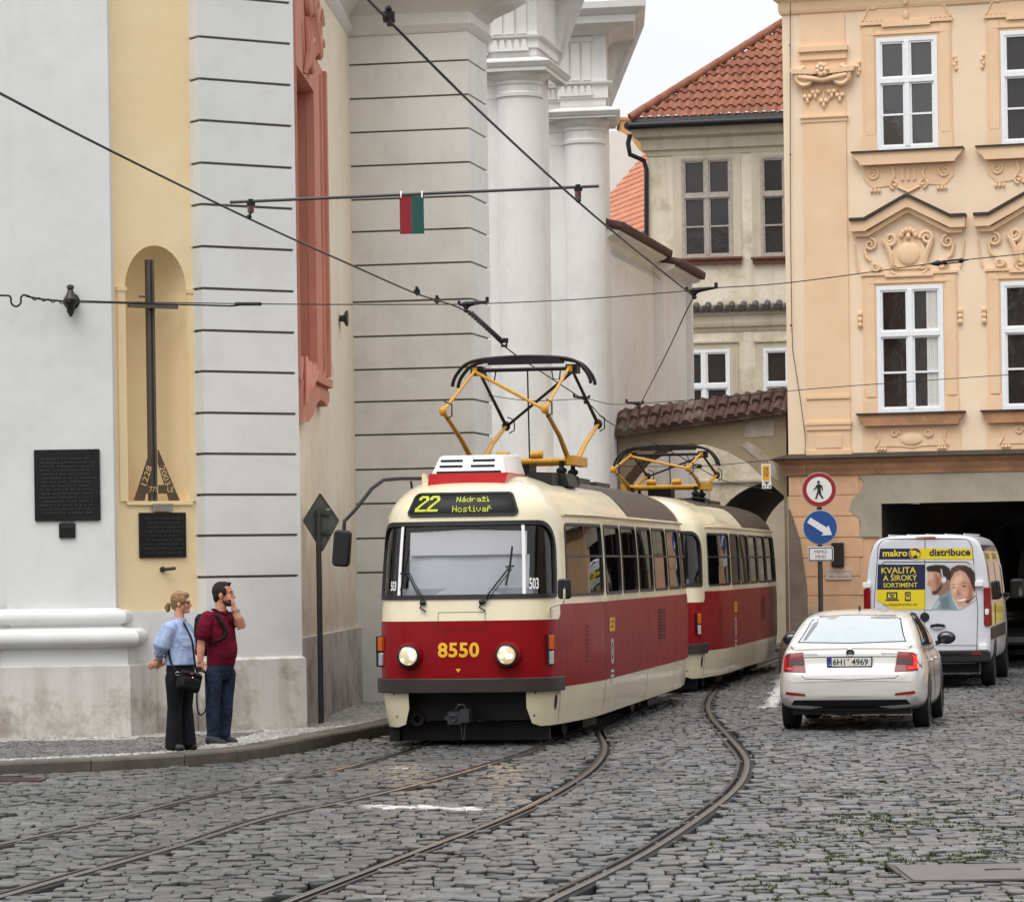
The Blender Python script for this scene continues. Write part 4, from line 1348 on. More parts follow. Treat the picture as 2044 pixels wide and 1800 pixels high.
for i, (a, b, c, d) in enumerate(RL):
    w_ = window(house, WL, a, b, c, d, M_sash, M_pane2, 2)
    if i == 0:
        mb = MB(WL.M)
        for k in range(6): mb.tube([(b-.3+k*.04, .035, c+.06), (b-.3+k*.04, .035, d-.06)], .022, 6)
        mb.build('curtain', M_curtain, w_, smooth=60)
    mb = MB(WL.M); sc_ = (a+b)/2; e = .26
    for x0, x1 in ((a-e, a-.005), (b+.005, b+e)):
        mb.box(x0, x1, -.03, .0, c, d+.18); mb.box(x0+.05, x1-.03, -.05, -.03, c+.3, d+.16)
        mb.box(x0-.005, x1+.005, -.045, 0, c, c+.25)
    mb.box(a-.005, b+.005, -.03, 0, d, d+.2); mb.box(a-.14, b+.14, -.055, -.03, d+.05, d+.09)
    mb.box(a-e-.02, b+e+.02, -.06, 0, d+.2, d+.25); mb.box(sc_-.45, sc_+.45, -.075, -.06, d+.16, d+.2)
    # cartouche
    z_ = d+.3
    mb.prism([(sc_-.3, z_), (sc_+.3, z_), (sc_+.34, z_+.3), (sc_+.22, z_+.55), (sc_, z_+.62), (sc_-.22, z_+.55), (sc_-.34, z_+.3)], -.05, 0)
    mb.ell((sc_, -.05, z_+.28), (.22,.05,.22), 16, 8)
    for sgn in (-1, 1):
        mb.spiral((sc_+sgn*.34, z_+.56), .13, .02, 1.6, pi, -sgn, .045, -.06)
        mb.tube([(sc_+sgn*.42, -.06, z_+.5), (sc_+sgn*.34, -.07, z_+.3), (sc_+sgn*.3, -.06, z_+.12), (sc_+sgn*.36, -.05, z_+.0)], [.05,.05,.04,.03], 6)
        mb.spiral((sc_+sgn*.72, z_+.48), .12, .02, 1.5, pi/2, sgn, .035, -.04)
        mb.tube([(sc_+sgn*.83, -.04, z_+.44), (sc_+sgn*.8, -.04, z_+.25), (sc_+sgn*.72, -.04, z_+.18)], .03, 6)
        mb.spiral((sc_+sgn*.62, z_+.06), .09, .02, 1.3, 0, sgn, .035, -.05)
        mb.tube([(sc_+sgn*1.02, -.03, z_+.5), (sc_+sgn*1.0, -.03, z_+.3), (sc_+sgn*.95, -.03, z_)], .022, 6)
        mb.spiral((sc_+sgn*.25, z_+.02), .1, .02, 1.0, -pi/2, sgn, .03, -.05)
        for k in range(3): mb.ell((sc_+sgn*(w_l/2+e+.05), -.03, d-.5-.1*k), (.05,.05,.06), 8, 5)
    for k in range(6):
        t = pi*k/5
        mb.ell((sc_+.13*cos(t), -.07, z_+.62+.1*sin(t)), (.05,.05,.06), 8, 5)
    mb.ell((sc_, -.08, z_+.6), (.05,.05,.07), 8, 5)
    mb.build('surround', M_peach2, w_, smooth=50)
    # pediment
    zp = d + 1.02
    base_ = [(a-.44, zp), (a-.17, zp), (sc_-.03, zp+.40), (sc_+.03, zp+.40), (b+.17, zp), (b+.44, zp)]
    top_ = [(x, z+.19) for x, z in base_]
    mb = MB(WL.M)
    mb.prism([(x*.9+sc_*.1 if 0 else x, z) for x, z in base_] + top_[::-1], -.2, 0)
    mb.prism([(sc_+(x-sc_)*.94, z-.09) for x, z in base_] + [(sc_+(x-sc_)*.94, z) for x, z in base_][::-1], -.12, 0)
    mb.build('pediment', M_peach2, w_)
    mb = MB(WL.M)
    t2 = [(sc_+(x-sc_)*1.015, z+.192) for x, z in base_]
    mb.prism(t2 + [(x, z+.055) for x, z in t2][::-1], -.25, .01)
    mb.build('pediment_capping', M_cap, w_)
    mb = MB(WL.M)
    mb.prism([(a-.36, c-.03), (b+.36, c-.03), (b+.34, c-.1), (b+.28, c-.16), (b+.26, c-.24), (a-.26, c-.24), (a-.28, c-.16), (a-.34, c-.1)], -.14, 0)
    mb.build('sill', M_corn, w_)
    mb = MB(WL.M); mb.box(a-.39, b+.39, -.18, .02, c-.032, c-.002); mb.build('sill_capping', M_cap, w_)
    mb = MB(WL.M)
    mb.box(a-.3, b+.3, -.015, 0, c-.84, c-.26)
    mb.prism([(a-.05, c-.3), (sc_-.35, c-.3), (sc_-.25, c-.36), (sc_+.25, c-.36), (sc_+.35, c-.3), (b+.05, c-.3), (b+.0, c-.5), (b+.06, c-.62), (sc_+.2, c-.62), (sc_, c-.66), (sc_-.2, c-.62), (a-.06, c-.62), (a, c-.5)], -.032, 0)
    for sgn in (-1, 1):
        mb.spiral((sc_+sgn*.31, c-.38), .08, .02, 1.4, 0, -sgn, .025, -.05)
        mb.tube([(sc_+sgn*.62, -.04, c-.36), (sc_+sgn*.6, -.04, c-.5), (sc_+sgn*.68, -.04, c-.62)], .018, 6)
        for k in range(3): mb.ell((sc_+sgn*(.5+.06*k), -.035, c-.67), (.028,.03,.04), 6, 4)
    mb.lathe([(.2,0),(.2,.02),(.17,.03)], 20, M=Matrix.Translation((sc_, -.03, c-.49)) @ Matrix.Diagonal((1,1,.55,1)) @ Matrix.Rotation(pi/2, 4, 'X'))
    mb.build('ornament', M_peach2, w_, smooth=50)
# drive-through: vault, side walls, and the street seen at its far end
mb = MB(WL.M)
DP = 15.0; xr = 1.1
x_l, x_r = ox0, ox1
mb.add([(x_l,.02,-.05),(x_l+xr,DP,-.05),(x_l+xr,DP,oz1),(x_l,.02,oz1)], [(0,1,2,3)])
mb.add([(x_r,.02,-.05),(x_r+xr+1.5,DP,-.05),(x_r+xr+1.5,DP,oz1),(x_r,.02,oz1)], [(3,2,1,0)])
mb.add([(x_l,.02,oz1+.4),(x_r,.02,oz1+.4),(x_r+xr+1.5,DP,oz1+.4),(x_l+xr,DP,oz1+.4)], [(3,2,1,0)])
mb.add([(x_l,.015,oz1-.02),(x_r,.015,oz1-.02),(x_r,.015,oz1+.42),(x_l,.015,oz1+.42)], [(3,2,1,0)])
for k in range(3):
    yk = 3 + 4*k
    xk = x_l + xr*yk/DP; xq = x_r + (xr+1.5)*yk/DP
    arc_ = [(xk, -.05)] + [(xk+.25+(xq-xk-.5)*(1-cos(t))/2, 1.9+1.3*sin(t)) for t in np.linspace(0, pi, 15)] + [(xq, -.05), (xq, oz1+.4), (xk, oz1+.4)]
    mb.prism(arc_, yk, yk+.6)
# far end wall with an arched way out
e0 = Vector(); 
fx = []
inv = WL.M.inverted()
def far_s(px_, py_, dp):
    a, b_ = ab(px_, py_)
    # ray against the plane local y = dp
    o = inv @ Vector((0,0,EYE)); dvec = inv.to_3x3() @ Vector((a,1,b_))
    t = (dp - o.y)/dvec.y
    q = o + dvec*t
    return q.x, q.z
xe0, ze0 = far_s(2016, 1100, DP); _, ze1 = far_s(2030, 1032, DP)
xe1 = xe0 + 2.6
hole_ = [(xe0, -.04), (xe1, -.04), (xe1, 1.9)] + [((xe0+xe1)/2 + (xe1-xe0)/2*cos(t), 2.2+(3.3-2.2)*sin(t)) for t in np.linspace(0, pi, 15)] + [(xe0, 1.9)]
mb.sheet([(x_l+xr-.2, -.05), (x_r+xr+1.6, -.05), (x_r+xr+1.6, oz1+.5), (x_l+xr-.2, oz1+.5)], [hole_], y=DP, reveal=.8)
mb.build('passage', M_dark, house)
# side wing so the house has depth, and chimney-free plain roof
mb = MB(WL.M)
mb.add([(0,0.02,ZTL),(s_end,0.02,ZTL),(s_end,9,ZTL+2.5),(0,9,ZTL+2.5)], [(0,1,2,3)])
mb.build('roof', M_tile_dark, house)
# wall box and small plate beside the sign post
a0, z1_ = WL.px(1660, 1083); a1, z0_ = WL.px(1685, 1131)
t = thing('meter_box', WL.pt(a0, z0_), label='dark metal meter box on the peach wall right of the sign post', cat='box')
mb = MB(WL.M); mb.rbox(a0, a1, -.1, .01, z0_, z1_, .015); mb.build('case', pm('black_box', (36,32,30), .5, var=.15), t)
mb = MB(WL.M); mb.rbox(a0+.025, a1-.025, -.108, -.099, z0_+.03, z1_-.03, .01); mb.build('door', pm('black_door', (46,42,40), .4, var=.15), t)
a0, z1_ = WL.px(1648, 1134); a1, z0_ = WL.px(1699, 1156)
t = thing('wall_plate', WL.pt(a0, z0_), label='small worn white notice plate on the peach wall below the meter box', cat='plate')
mb = MB(WL.M); mb.box(a0, a1, -.045, .01, z0_, z1_); text(mb, 'ZA ODSTAVENÁ VOZIDLA', a0+.03, a1-.03, z0_+.14, z0_+.165, -.047, mi=1); text(mb, 'VJEZD', a0+.16, a1-.16, z0_+.095, z0_+.12, -.047, mi=1); text(mb, 'VJEZD ZAKÁZÁN', a0+.05, a1-.03, z0_+.03, z0_+.075, -.047, mi=1)
mb.build('plate', [plaster('enamel', (214,200,180), (190,170,150), var=.1, scale=8, bump=.2), pm('faded_ink', (96,82,72), .8)], t)
# lightning conductor wire running down the facade
mb = MB()
pts = [(1578,-20),(1578,320),(1579,500),(1581,650),(1583,700),(1597,790),(1608,870),(1613,900),(1617,960)]
P3 = [WL.pt(*WL.px(x, y), .06) for x, y in pts[:-2]] + [WL.pt(*WL.px(x, y), .32) for x, y in pts[-2:]]
mb.tube(P3, .008, 5)
for x, y in ((1578, 310), (1579, 650), (1577, 92)): 
    q = WL.pt(*WL.px(x, y), .06); mb.ell(q, (.02,.03,.02), 6, 4)
tag(mb.build('conductor_wire', pm('grey_wire', (84,76,70), .5, metal=.5)), 'thin lightning wire running down the corner of the peach house', 'wire')

# ---------------------------------------------------------------- arched wall across the tram street
K0 = HW.pt(HW.px(1224, 850)[0] + .35, 0, .02)
kr = at(1567, 900, 63.9)
WK = Wall((K0.x, K0.y), (kr.x + .02, kr.y))
M_arch = plaster('ochre_old_plaster', (172,154,124), (146,130,106), var=.1, scale=.7, bump=.5, patch=.7, patch_c=(146,130,108), pz=(2,7), streak=.3)
M_tile_brown = plaster('brown_tiles', (100,74,68), (70,55,52), var=.16, scale=2.5, bump=.6, patch=.55, patch_c=(150,142,120), pz=(3,7))
arch_t = thing('arch_wall', WK.pt(WK.len/2, 0), label='ochre arched wall with brown barrel tile capping bridging the tram street', cat='arch')
zq = lambda x, y: WK.px(x, y)
s_l = 0.0; s_r = WK.len
cs = [(1224, 1010), (1240, 962), (1270, 925), (1310, 900), (1345, 889), (1375, 885), (1410, 888), (1450, 901), (1490, 923), (1525, 955), (1550, 990)]
crv = [zq(*p) for p in cs]; crv[0] = (0.0, crv[0][1]); crv[-1] = (s_r-.06, crv[-1][1])
tl, tr = zq(1222, 868), zq(1565, 822)
outer = [(0, crv[0][1])] + [] 
poly = crv + [(s_r-.06, 0), (s_r, 0), (s_r, tr[1]+.1), (0, tl[1]+.1)]
TH = .75
mb = MB(WK.M)
vs, fs = cdt(poly)
mb.add([(a, 0, b) for a, b in vs], fs); mb.add([(a, TH, b) for a, b in vs], [f[::-1] for f in fs])
mb.add([(a, 0, b) for a, b in crv] + [(a, TH, b) for a, b in crv], [(i+1, i, len(crv)+i, len(crv)+i+1) for i in range(len(crv)-1)])
mb.build('wall', M_arch, arch_t, smooth=30)
mb = MB(WK.M)
q0, q1 = zq(1483, 838), zq(1545, 872)
random.seed(2)
mb.prism([(q0[0], q1[1]), (q1[0], q1[1]+.02), (q1[0], q0[1]), (q0[0]+.05, q0[1]-.02)], -.012, .01)
q2 = zq(1512, 910)
mb.prism([(q2[0]-.35+.02, q2[1]+.2), (q2[0]-.2, q2[1]+.28), (q2[0]+.1, q2[1]+.1), (q2[0]+.35, q2[1]-.2), (q2[0]+.42, q2[1]-.5), (q2[0]+.3, q2[1]-.42), (q2[0]+.05, q2[1]-.1)], -.014, .01)
mb.build('bare_patch', plaster('bare_patch', (190,178,160), (150,136,118), var=.1, scale=3, bump=.7), arch_t)
mb = MB(WK.M)
def cap_z(s, f):  # eave to ridge
    a = tl[1] + (tr[1]-tl[1])*s/s_r
    b_ = zq(1222, 826)[1] + (zq(1565, 781)[1]-zq(1222, 826)[1])*s/s_r
    return a + (b_-a)*f
npit = 15
for k in range(npit):
    s = (k+.5)*s_r/npit
    jt = random.uniform(-.02, .02)
    for j in range(2):
        f0, f1 = j*.5, j*.5+.58
        y0_, y1_ = -.28+.42*f0, -.28+.42*f1
        dz = .035*(1-j)
        mb.tube([(s+jt, y0_, cap_z(s, f0)+.06-dz), (s+jt, y1_, cap_z(s, f1)+.02-dz)], [.085, .07], 8)
for k in range(npit+1):
    s = k*s_r/npit
    for j in range(2):
        f0, f1 = j*.5, j*.5+.58
        mb.tube([(s, -.25+.42*f0, cap_z(s, f0)-.02), (s, -.25+.42*f1, cap_z(s, f1)-.05)], [.07, .08], 6)
mb.add([(0,-.26,cap_z(0,0)-.04),(s_r,-.26,cap_z(s_r,0)-.04),(s_r,.2,cap_z(s_r,1)-.03),(0,.2,cap_z(0,1)-.03)], [(0,1,2,3)])
mb.add([(0,.2,cap_z(0,1)-.03),(s_r,.2,cap_z(s_r,1)-.03),(s_r,.9,cap_z(s_r,0)),(0,.9,cap_z(0,0))], [(0,1,2,3)])
for k in range(10):
    s0 = s_r*k/10; mb.tube([(s0, .2, cap_z(s0,1)+.0), (s0+s_r/10*1.05, .2, cap_z(s0+s_r/10,1)+.015)], [.075,.06], 8)
mb.build('tile_capping', M_tile_brown, arch_t, smooth=50)

# ---------------------------------------------------------------- old yellow house behind the arch
M_old = plaster('old_yellow_plaster', (233,225,206), (218,208,186), var=.07, scale=.6, bump=.4, patch=.65, patch_c=(170,150,118), pz=(2, 13), streak=.35)
M_old2 = plaster('old_yellow_trim', (214,205,184), (192,181,158), var=.08, scale=1, bump=.3, streak=.3, patch_c=(120,106,84))
M_rust_sill = pm('rusty_sill', (112,70,56), .7, var=.2, vscale=6)
M_tile_red = plaster('orange_red_tiles', (164,112,90), (134,90,74), var=.14, scale=1.2, bump=.5, patch=.4, patch_c=(110,62,54), pz=(10,18))
YJ = 77.5
j0 = at(1292, 300, YJ)
WJ = Wall((j0.x, j0.y), ang=-13)
old = thing('old_house', WJ.pt(3, 0), label='weathered yellow house with hipped red tile roof behind the arched wall', cat='house')
zj = lambda x, y: WJ.px(x, y)[1]
sJ = lambda x, y: WJ.px(x, y)[0]
wj_u = [((1358,316),(1459,515)), ((1515,311),(1616,512))]
wj_l = [((1352,698),(1455,845)), ((1521,694),(1624,840))]
RJU = [rect(WJ, q) for q in wj_u]; RJL = [rect(WJ, q) for q in wj_l]
s_je = 8.0
zev = zj(1400, 262)
aj0 = sJ(1418, 1040); aj1 = aj0 + 3.1
ajz = zj(1500, 1060); ajt = zj(1545, 960)
arcj = [(aj0, -.05), (aj1, -.05)] + [((aj0+aj1)/2 + (aj1-aj0)/2*cos(t), ajz - .25 + (ajt-ajz+.25)*sin(t)) for t in np.linspace(0, pi, 21)]
mb = MB(WJ.M)
mb.sheet([(0,-.05),(s_je,-.05),(s_je,zev),(0,zev)], [[(a,c),(b,c),(b,d),(a,d)] for a,b,c,d in RJU+RJL] + [arcj], reveal=.2)
mb.box(0,.02,.01,8,-.05,zev)
mb.build('wall', M_old, old)
# passage under the house
mb = MB(WJ.M)
SH = .3; DPJ = 5.5
N_ = len(arcj)
mb.add([(a, .15, b) for a, b in arcj[1:]+arcj[:1]] + [(a+SH, DPJ, b) for a, b in arcj[1:]+arcj[:1]], [(i, i+1, N_+i+1, N_+i) for i in range(N_-1)])
mb.build('passage', pm('dark_vault', (74,68,62), .95, var=.2, vscale=1.5), old, smooth=40)  # one even dark brown-grey lining
ptsj = [(1380, 946), (1500, 942), (1566, 940)]
mb = MB(WJ.M); zb_ = zj(1480, 968)
mb.box(0, s_je, -.03, 0, -.05, zb_) if 0 else mb.box(0.0, aj0-.01, -.04, 0, -.05, zb_)
mb.box(0, s_je, -.07, 0, zj(1480, 958)-.05, zj(1480, 958)) 
mb.build('wall_base', plaster('grey_render', (190,184,168), (170,164,148), var=.06, scale=1, bump=.3), old)
for i, (a, b, c, d) in enumerate(RJU):
    w_ = window(old, WJ, a, b, c, d, M_sash_old, M_pane2, 2, fw=.06)
    mb = MB(WJ.M); mb.box(a-.2, a-.004, -.02, 0, c, d+.12); mb.box(b+.004, b+.2, -.02, 0, c, d+.12); mb.box(a-.004, b+.004, -.02, 0, d, d+.12)
    mb.build('surround', M_old2, w_)
    mb = MB(WJ.M); mb.box(a-.22, b+.22, -.16, .05, c-.05, c-.004); mb.box(a-.18, b+.18, -.1, 0, c-.16, c-.052); mb.build('sill', [M_rust_sill], w_)
for i, (a, b, c, d) in enumerate(RJL):
    w_ = window(old, WJ, a, b, c, d, M_sash, M_pane2, 2, fw=.07, split=.5)
    mb = MB(WJ.M); mb.box(a-.18, a-.004, -.03, 0, c, d+.14); mb.box(b+.004, b+.18, -.03, 0, c, d+.14); mb.box(a-.004, b+.004, -.03, 0, d, d+.14); mb.box(a-.2, b+.2, -.07, 0, d+.14, d+.18)
    mb.build('surround', M_old2, w_)
# string course with tiles
zs0 = zj(1470, 652); zs1 = zj(1470, 612)
mb = MB(); pj = [WJ.xy(0, -2), WJ.xy(0), WJ.xy(s_je)]
mb.sweep(pj, [(0, zs0-.12), (.03, zs0-.1), (.05, zs0-.02), (.1, zs0), (.12, zs0+.07), (.12, zs0+.24), (.16, zs0+.26), (.2, zs1-.04)])
mb.build('string_course', M_old2, old)
mb = MB(WJ.M)
k = 0.0
while k < s_je:
    mb.tube([(k, -.3, zs1-.05), (k, -.02, zs1+.06)], .075, 8); k += .27
k = .135
while k < s_je:
    mb.tube([(k, -.27, zs1-.1), (k, -.0, zs1+.0)], .06, 6); k += .27
mb.box(0, s_je, -.24, .0, zs1-.12, zs1-.06)
mb.build('tile_course', pm('grey_tiles', (92,88,86), .8, var=.25, vscale=4), old, smooth=50)
# eaves cornice, gutter
ze0, ze1, ze2 = zj(1400, 300), zj(1400, 272), zj(1400, 256)
mb = MB(); mb.sweep(pj, [(0, ze0-.12), (.03, ze0-.1), (.05, ze0), (.12, ze0+.03), (.14, ze1-.06), (.28, ze1), (.34, ze2-.02), (.36, ze2+.05), (-.1, ze2+.1)])
mb.build('eaves_cornice', M_old2, old)
mb = MB()
pg = [WJ.pt(-.34, ze2+.06, .47), WJ.pt(s_je, ze2+.06, .47)]
mb.tube(pg, .09, 10); 
mb.tube([WJ.pt(-.36, ze2+.06, .47), WJ.pt(-.36, ze2+.06, -2)], .09, 10)
dpx = [(1262, 272), (1258, 290), (1262, 312), (1286, 322), (1291, 340), (1291, 500)]
mb.tube([WJ.pt(*WJ.px(x, y), .3 if i < 3 else .08) for i, (x, y) in enumerate(dpx)], .055, 8)
mb.build('gutter', pm('black_gutter', (40,40,42), .4, metal=.4, var=.2), old, smooth=50)
mb = MB(); mb.sweep([WJ.xy(-.3,-2), WJ.xy(-.3,.36), WJ.xy(s_je,.36)], [(0, ze2+.1), (.02, ze2+.12), (.02, ze2+.24), (0, ze2+.26)])
mb.build('eaves_board', pm('zinc_strip', (128,130,128), .5, metal=.5), old)

def tile_roof(name, parent, O, A, B, la, lb, pitch, course, mat, keep, rad=.07, thick=.05, smooth=50):
    """barrel-tile slope: O origin at the eave, A along the eave, B up the slope (unit vectors)"""
    Nn = A.cross(B).normalized()
    nu = int(la/pitch)*6; nv = int(lb/course)
    V, F = [], []
    for j in range(nv):
        for e, off in ((0, thick), (1, .0)):
            for i in range(nu+1):
                a = la*i/nu; b_ = course*(j + e*1.02)
                ph = (a/pitch) % 1.0
                hgt = rad*abs(sin(pi*ph))**.7 if ph < .62 else -rad*.25*sin(pi*(ph-.62)/.38)
                if ph < .62: hgt = rad*max(0.0, sin(pi*ph/.62))**.7
                V.append(O + A*(a + .012*sin(j*2.1)) + B*b_ + Nn*(hgt + off + .006*sin(i*1.7+j*3.3)))
    w_ = nu+1
    for j in range(nv):
        r0 = j*2*w_
        for i in range(nu):
            c = O + A*(la*(i+.5)/nu) + B*(course*(j+.5))
            if not keep(la*(i+.5)/nu, course*(j+.5)): continue
            F.append((r0+i, r0+i+1, r0+w_+i+1, r0+w_+i))
            if j > 0: F.append((r0-w_+i, r0-w_+i+1, r0+i+1, r0+i))
    mb = MB(); mb.v = V; mb.f = F; mb.mi = [0]*len(F)
    return mb.build(name, mat, parent, smooth=smooth)
O = WJ.pt(-.3, ze2+.2, .42)
A_ = WJ.d.copy()
pitch_ang = R(46)
Bv = (WJ.b*cos(pitch_ang) + Vector((0,0,1))*sin(pitch_ang))
# hip line measured in the photo: from the eave corner up to the right
hipx = at(1560, 50, YJ+4.4)
la, lb = 8.5, 7.5
def hip(a, b_): return a > b_*.98
tile_roof('roof', old, O, A_, Bv, la, lb, .2, .29, M_tile_red, hip, .055, .042)
mb = MB()
for k in range(24):
    p0 = O + A_*(.98*k*.31) + Bv*(k*.31); p1 = O + A_*(.98*(k+1.1)*.31) + Bv*((k+1.1)*.31)
    nn = A_.cross(Bv)
    mb.tube([p0+nn*.06, p1+nn*.09], [.10,.085], 8)
mb.build('hip_ridge', M_tile_red, old, smooth=50)

# ---------------------------------------------------------------- orange-roofed house at the back
rear = thing('orange_roof_house', at(1240, 700, 92), label='house with bright orange tile roof seen between the columns and the yellow house', cat='house')
M_tile_or = plaster('bright_orange_tiles', (204,146,118), (186,126,100), var=.08, scale=1.2, bump=.4)
YM = 94.0
q = [at(1150, 455, YM), at(1300, 492, YM-6)]
o_ = at(1296, 480, YM-6)
WM = Wall((at(1150,455,YM+3).x, at(1150,455,YM+3).y), (o_.x+.6, o_.y))
zme = at(1290, 470, YM-6).z
B2 = WM.b*cos(R(48)) + Vector((0,0,1))*sin(R(48))
ridge_t = zat(1205, 272, YM+2)
lbm = 6.2
def keepM(a, b_): return True
tile_roof('roof', rear, WM.pt(-1.5, zme+.15, .35), WM.d.copy(), B2, WM.len+2.2, lbm, .2, .28, M_tile_or, lambda a, b_: b_ < lbm - max(0, (a-WM.len*.35))*.55)
mb = MB(WM.M); mb.box(-1.5, WM.len+.6, 0, 6, -.05, zme+.05); mb.build('wall', plaster('grey_ochre', (196,184,160), (170,158,134), var=.08, scale=.8), rear)
mb = MB(); mb.sweep([WM.xy(-1.5), WM.xy(WM.len+.6), WM.xy(WM.len+.6,-3)], [(0, zme-.6), (.05, zme-.55), (.08, zme-.35), (.2, zme-.28), (.3, zme-.12), (.34, zme+.05), (0, zme+.1)]); mb.build('cornice', M_old2, rear)
mb = MB(); mb.tube([WM.pt(-1.5, zme+.12, .45), WM.pt(WM.len+.7, zme+.12, .45)], .1, 8)
mb.tube([WM.pt(WM.len+.2, zme+.1, .4), WM.pt(WM.len+.2, zme-.3, .3), WM.pt(WM.len+.2, 2, .3)], .1, 8)
mb.build('gutter', pm('black_gutter2', (44,42,42), .5), rear, smooth=50)
gable = thing('white_gable', at(1240, 700, 100), label='pale gable and ochre chimney block peeping over the orange roof', cat='gable')
mb = MB()
Yg = 101
pg = [(1206,330),(1206,272),(1222,262),(1240,264),(1258,276),(1275,300),(1310,330),(1310,420),(1206,420)]
P_ = [at(x, y, Yg) for x, y in pg]
mb.prism([(p.x, p.z) for p in P_], Yg, Yg+1.5); mb.build('wall', plaster('pale_gable', (228,222,216), (214,206,198), var=.04), gable)
mb = MB(); a_, b_ = at(1238, 270, Yg+2), at(1300, 243, Yg+2)
mb.box(a_.x, b_.x, Yg+1.6, Yg+4, a_.z-2, b_.z); mb.box(a_.x-.05, b_.x+.05, Yg+1.55, Yg+4.05, b_.z, b_.z+.08)
mb.build('chimney_block', plaster('ochre_block', (196,150,96), (170,128,84), var=.1, scale=2, bump=.4), gable)

# ---------------------------------------------------------------- far street beyond the arches
M_ash = plaster('ashlar', (158,152,142), (140,134,124), var=.08, scale=.5, bump=.3, streak=.3)
far_b = thing('far_building', at(1555, 1100, 172), label='distant grey stone building with mouldings seen through the arch past the rear tram', cat='building')
YF = 172.0
mb = MB()
x0, x1 = at(1480,1100,YF).x, at(1680,1100,YF).x
zf = lambda y: zat(1555, y, YF)
mb.box(x0, x1, YF, YF+2, -.05, 14)
for y0, y1, d_ in ((1012, 1000, .35), (1030, 1018, .2), (1052, 1040, .3), (1122, 1118, .1)):
    mb.box(x0-d_, x1+d_, YF-d_, YF-.001, zf(y0), zf(y1))
mb2_ = MB(); mb2_.box(x0, x1, YF-.14, YF-.001, -.05, zf(1168)); mb2_.build('wall_base', plaster('dark_base', (92,88,82), (78,74,70), var=.1), far_b)
mb.build('wall', M_ash, far_b)
mb = MB()
for r_ in range(8):
    z0 = zf(1168-13*r_); 
    for c_ in range(12):
        xx = x0 + (c_ + .5*(r_ % 2))*1.4
        if xx+1.36 < x1 and z0+.46 < zf(1055): mb.box(xx, xx+1.36, YF-.05, YF-.002, z0, z0+.46)
mb.build('block_facing', M_ash, far_b)
b_ = gnd(1563, 1213)
mb = MB(); mb.lathe([(.1,-.05),(.1,.75),(.13,.76),(.13,.82),(.09,.86),(.05,.93),(0,.94)], 14, M=Matrix.Translation((b_.x, b_.y, 0)))
tag(mb.build('bollard', pm('bollard_black', (34,34,36), .5), smooth=40), 'slim black bollard on the far pavement behind the rear tram', 'bollard')
# building at the end of the drive-through
q = WL.M @ Vector((xe0-1, DP+14, 0))
WE2 = Wall((q.x-2, q.y), ang=-16)
farb = thing('pink_building', WE2.pt(3, 0), label='pinkish facade with a dark doorway beyond the drive-through, at the right edge', cat='building')
sd = lambda x, y: WE2.px(x, y)
d0, d1 = sd(2034, 1190), sd(2060, 1140)
mb = MB(WE2.M); mb.sheet([(0,-.05),(12,-.05),(12,9),(0,9)], [[(d0[0], -.04), (d0[0]+1.3, -.04), (d0[0]+1.3, d1[1]), (d0[0], d1[1])]], reveal=.4)
mb.build('wall', plaster('pink_facade', (236,206,184), (226,194,170), var=.04), farb)
mb = MB(WE2.M); mb.box(d0[0], d0[0]+1.3, .3, .35, -.05, d1[1]); mb.build('door', pm('dark_door', (46,38,34), .5), farb)
mb = MB(WE2.M); mb.box(d0[0]-.2, d0[0]-.005, -.06, 0, -.05, d1[1]+.15); mb.box(d0[0]-.2, d0[0]+1.5, -.06, 0, d1[1]+.15, d1[1]+.3); mb.build('door_frame', M_sash, farb)
sg = sd(2031, 1052)
sgn_ = thing('shop_sign', WE2.pt(sg[0]-.3, sg[1]-1, .3), label='white arched shop sign with blue ring emblem at the far end of the drive-through', cat='sign')
r_ = .95
mb = MB(WE2.M); mb.prism([(sg[0]-1.0, sg[1]-.95), (sg[0]+2.2, sg[1]-.95)] + [(sg[0]+.6+1.6*cos(t), sg[1]+.0+1.2*sin(t)) for t in np.linspace(0, pi, 16)], -.25, -.18)
mb.build('board', pm('sign_white', (214,218,226), .5), sgn_)
mb = MB(WE2.M); mb.lathe([(.55,0),(.55,.03),(.7,.03),(.7,0)], 28, M=Matrix.Translation((sg[0], -.25, sg[1])) @ Matrix.Rotation(pi/2, 4, 'X')); mb.build('ring', pm('sign_blue', (52,74,120), .5), sgn_)
mb = MB(WE2.M); mb.ell((sg[0], -.27, sg[1]), (.38,.04,.38), 14, 8); mb.box(sg[0]-.7, sg[0]+2, -.27, -.25, sg[1]-.85, sg[1]-.72); mb.build('emblem', pm('sign_grey', (120,116,112), .5), sgn_)
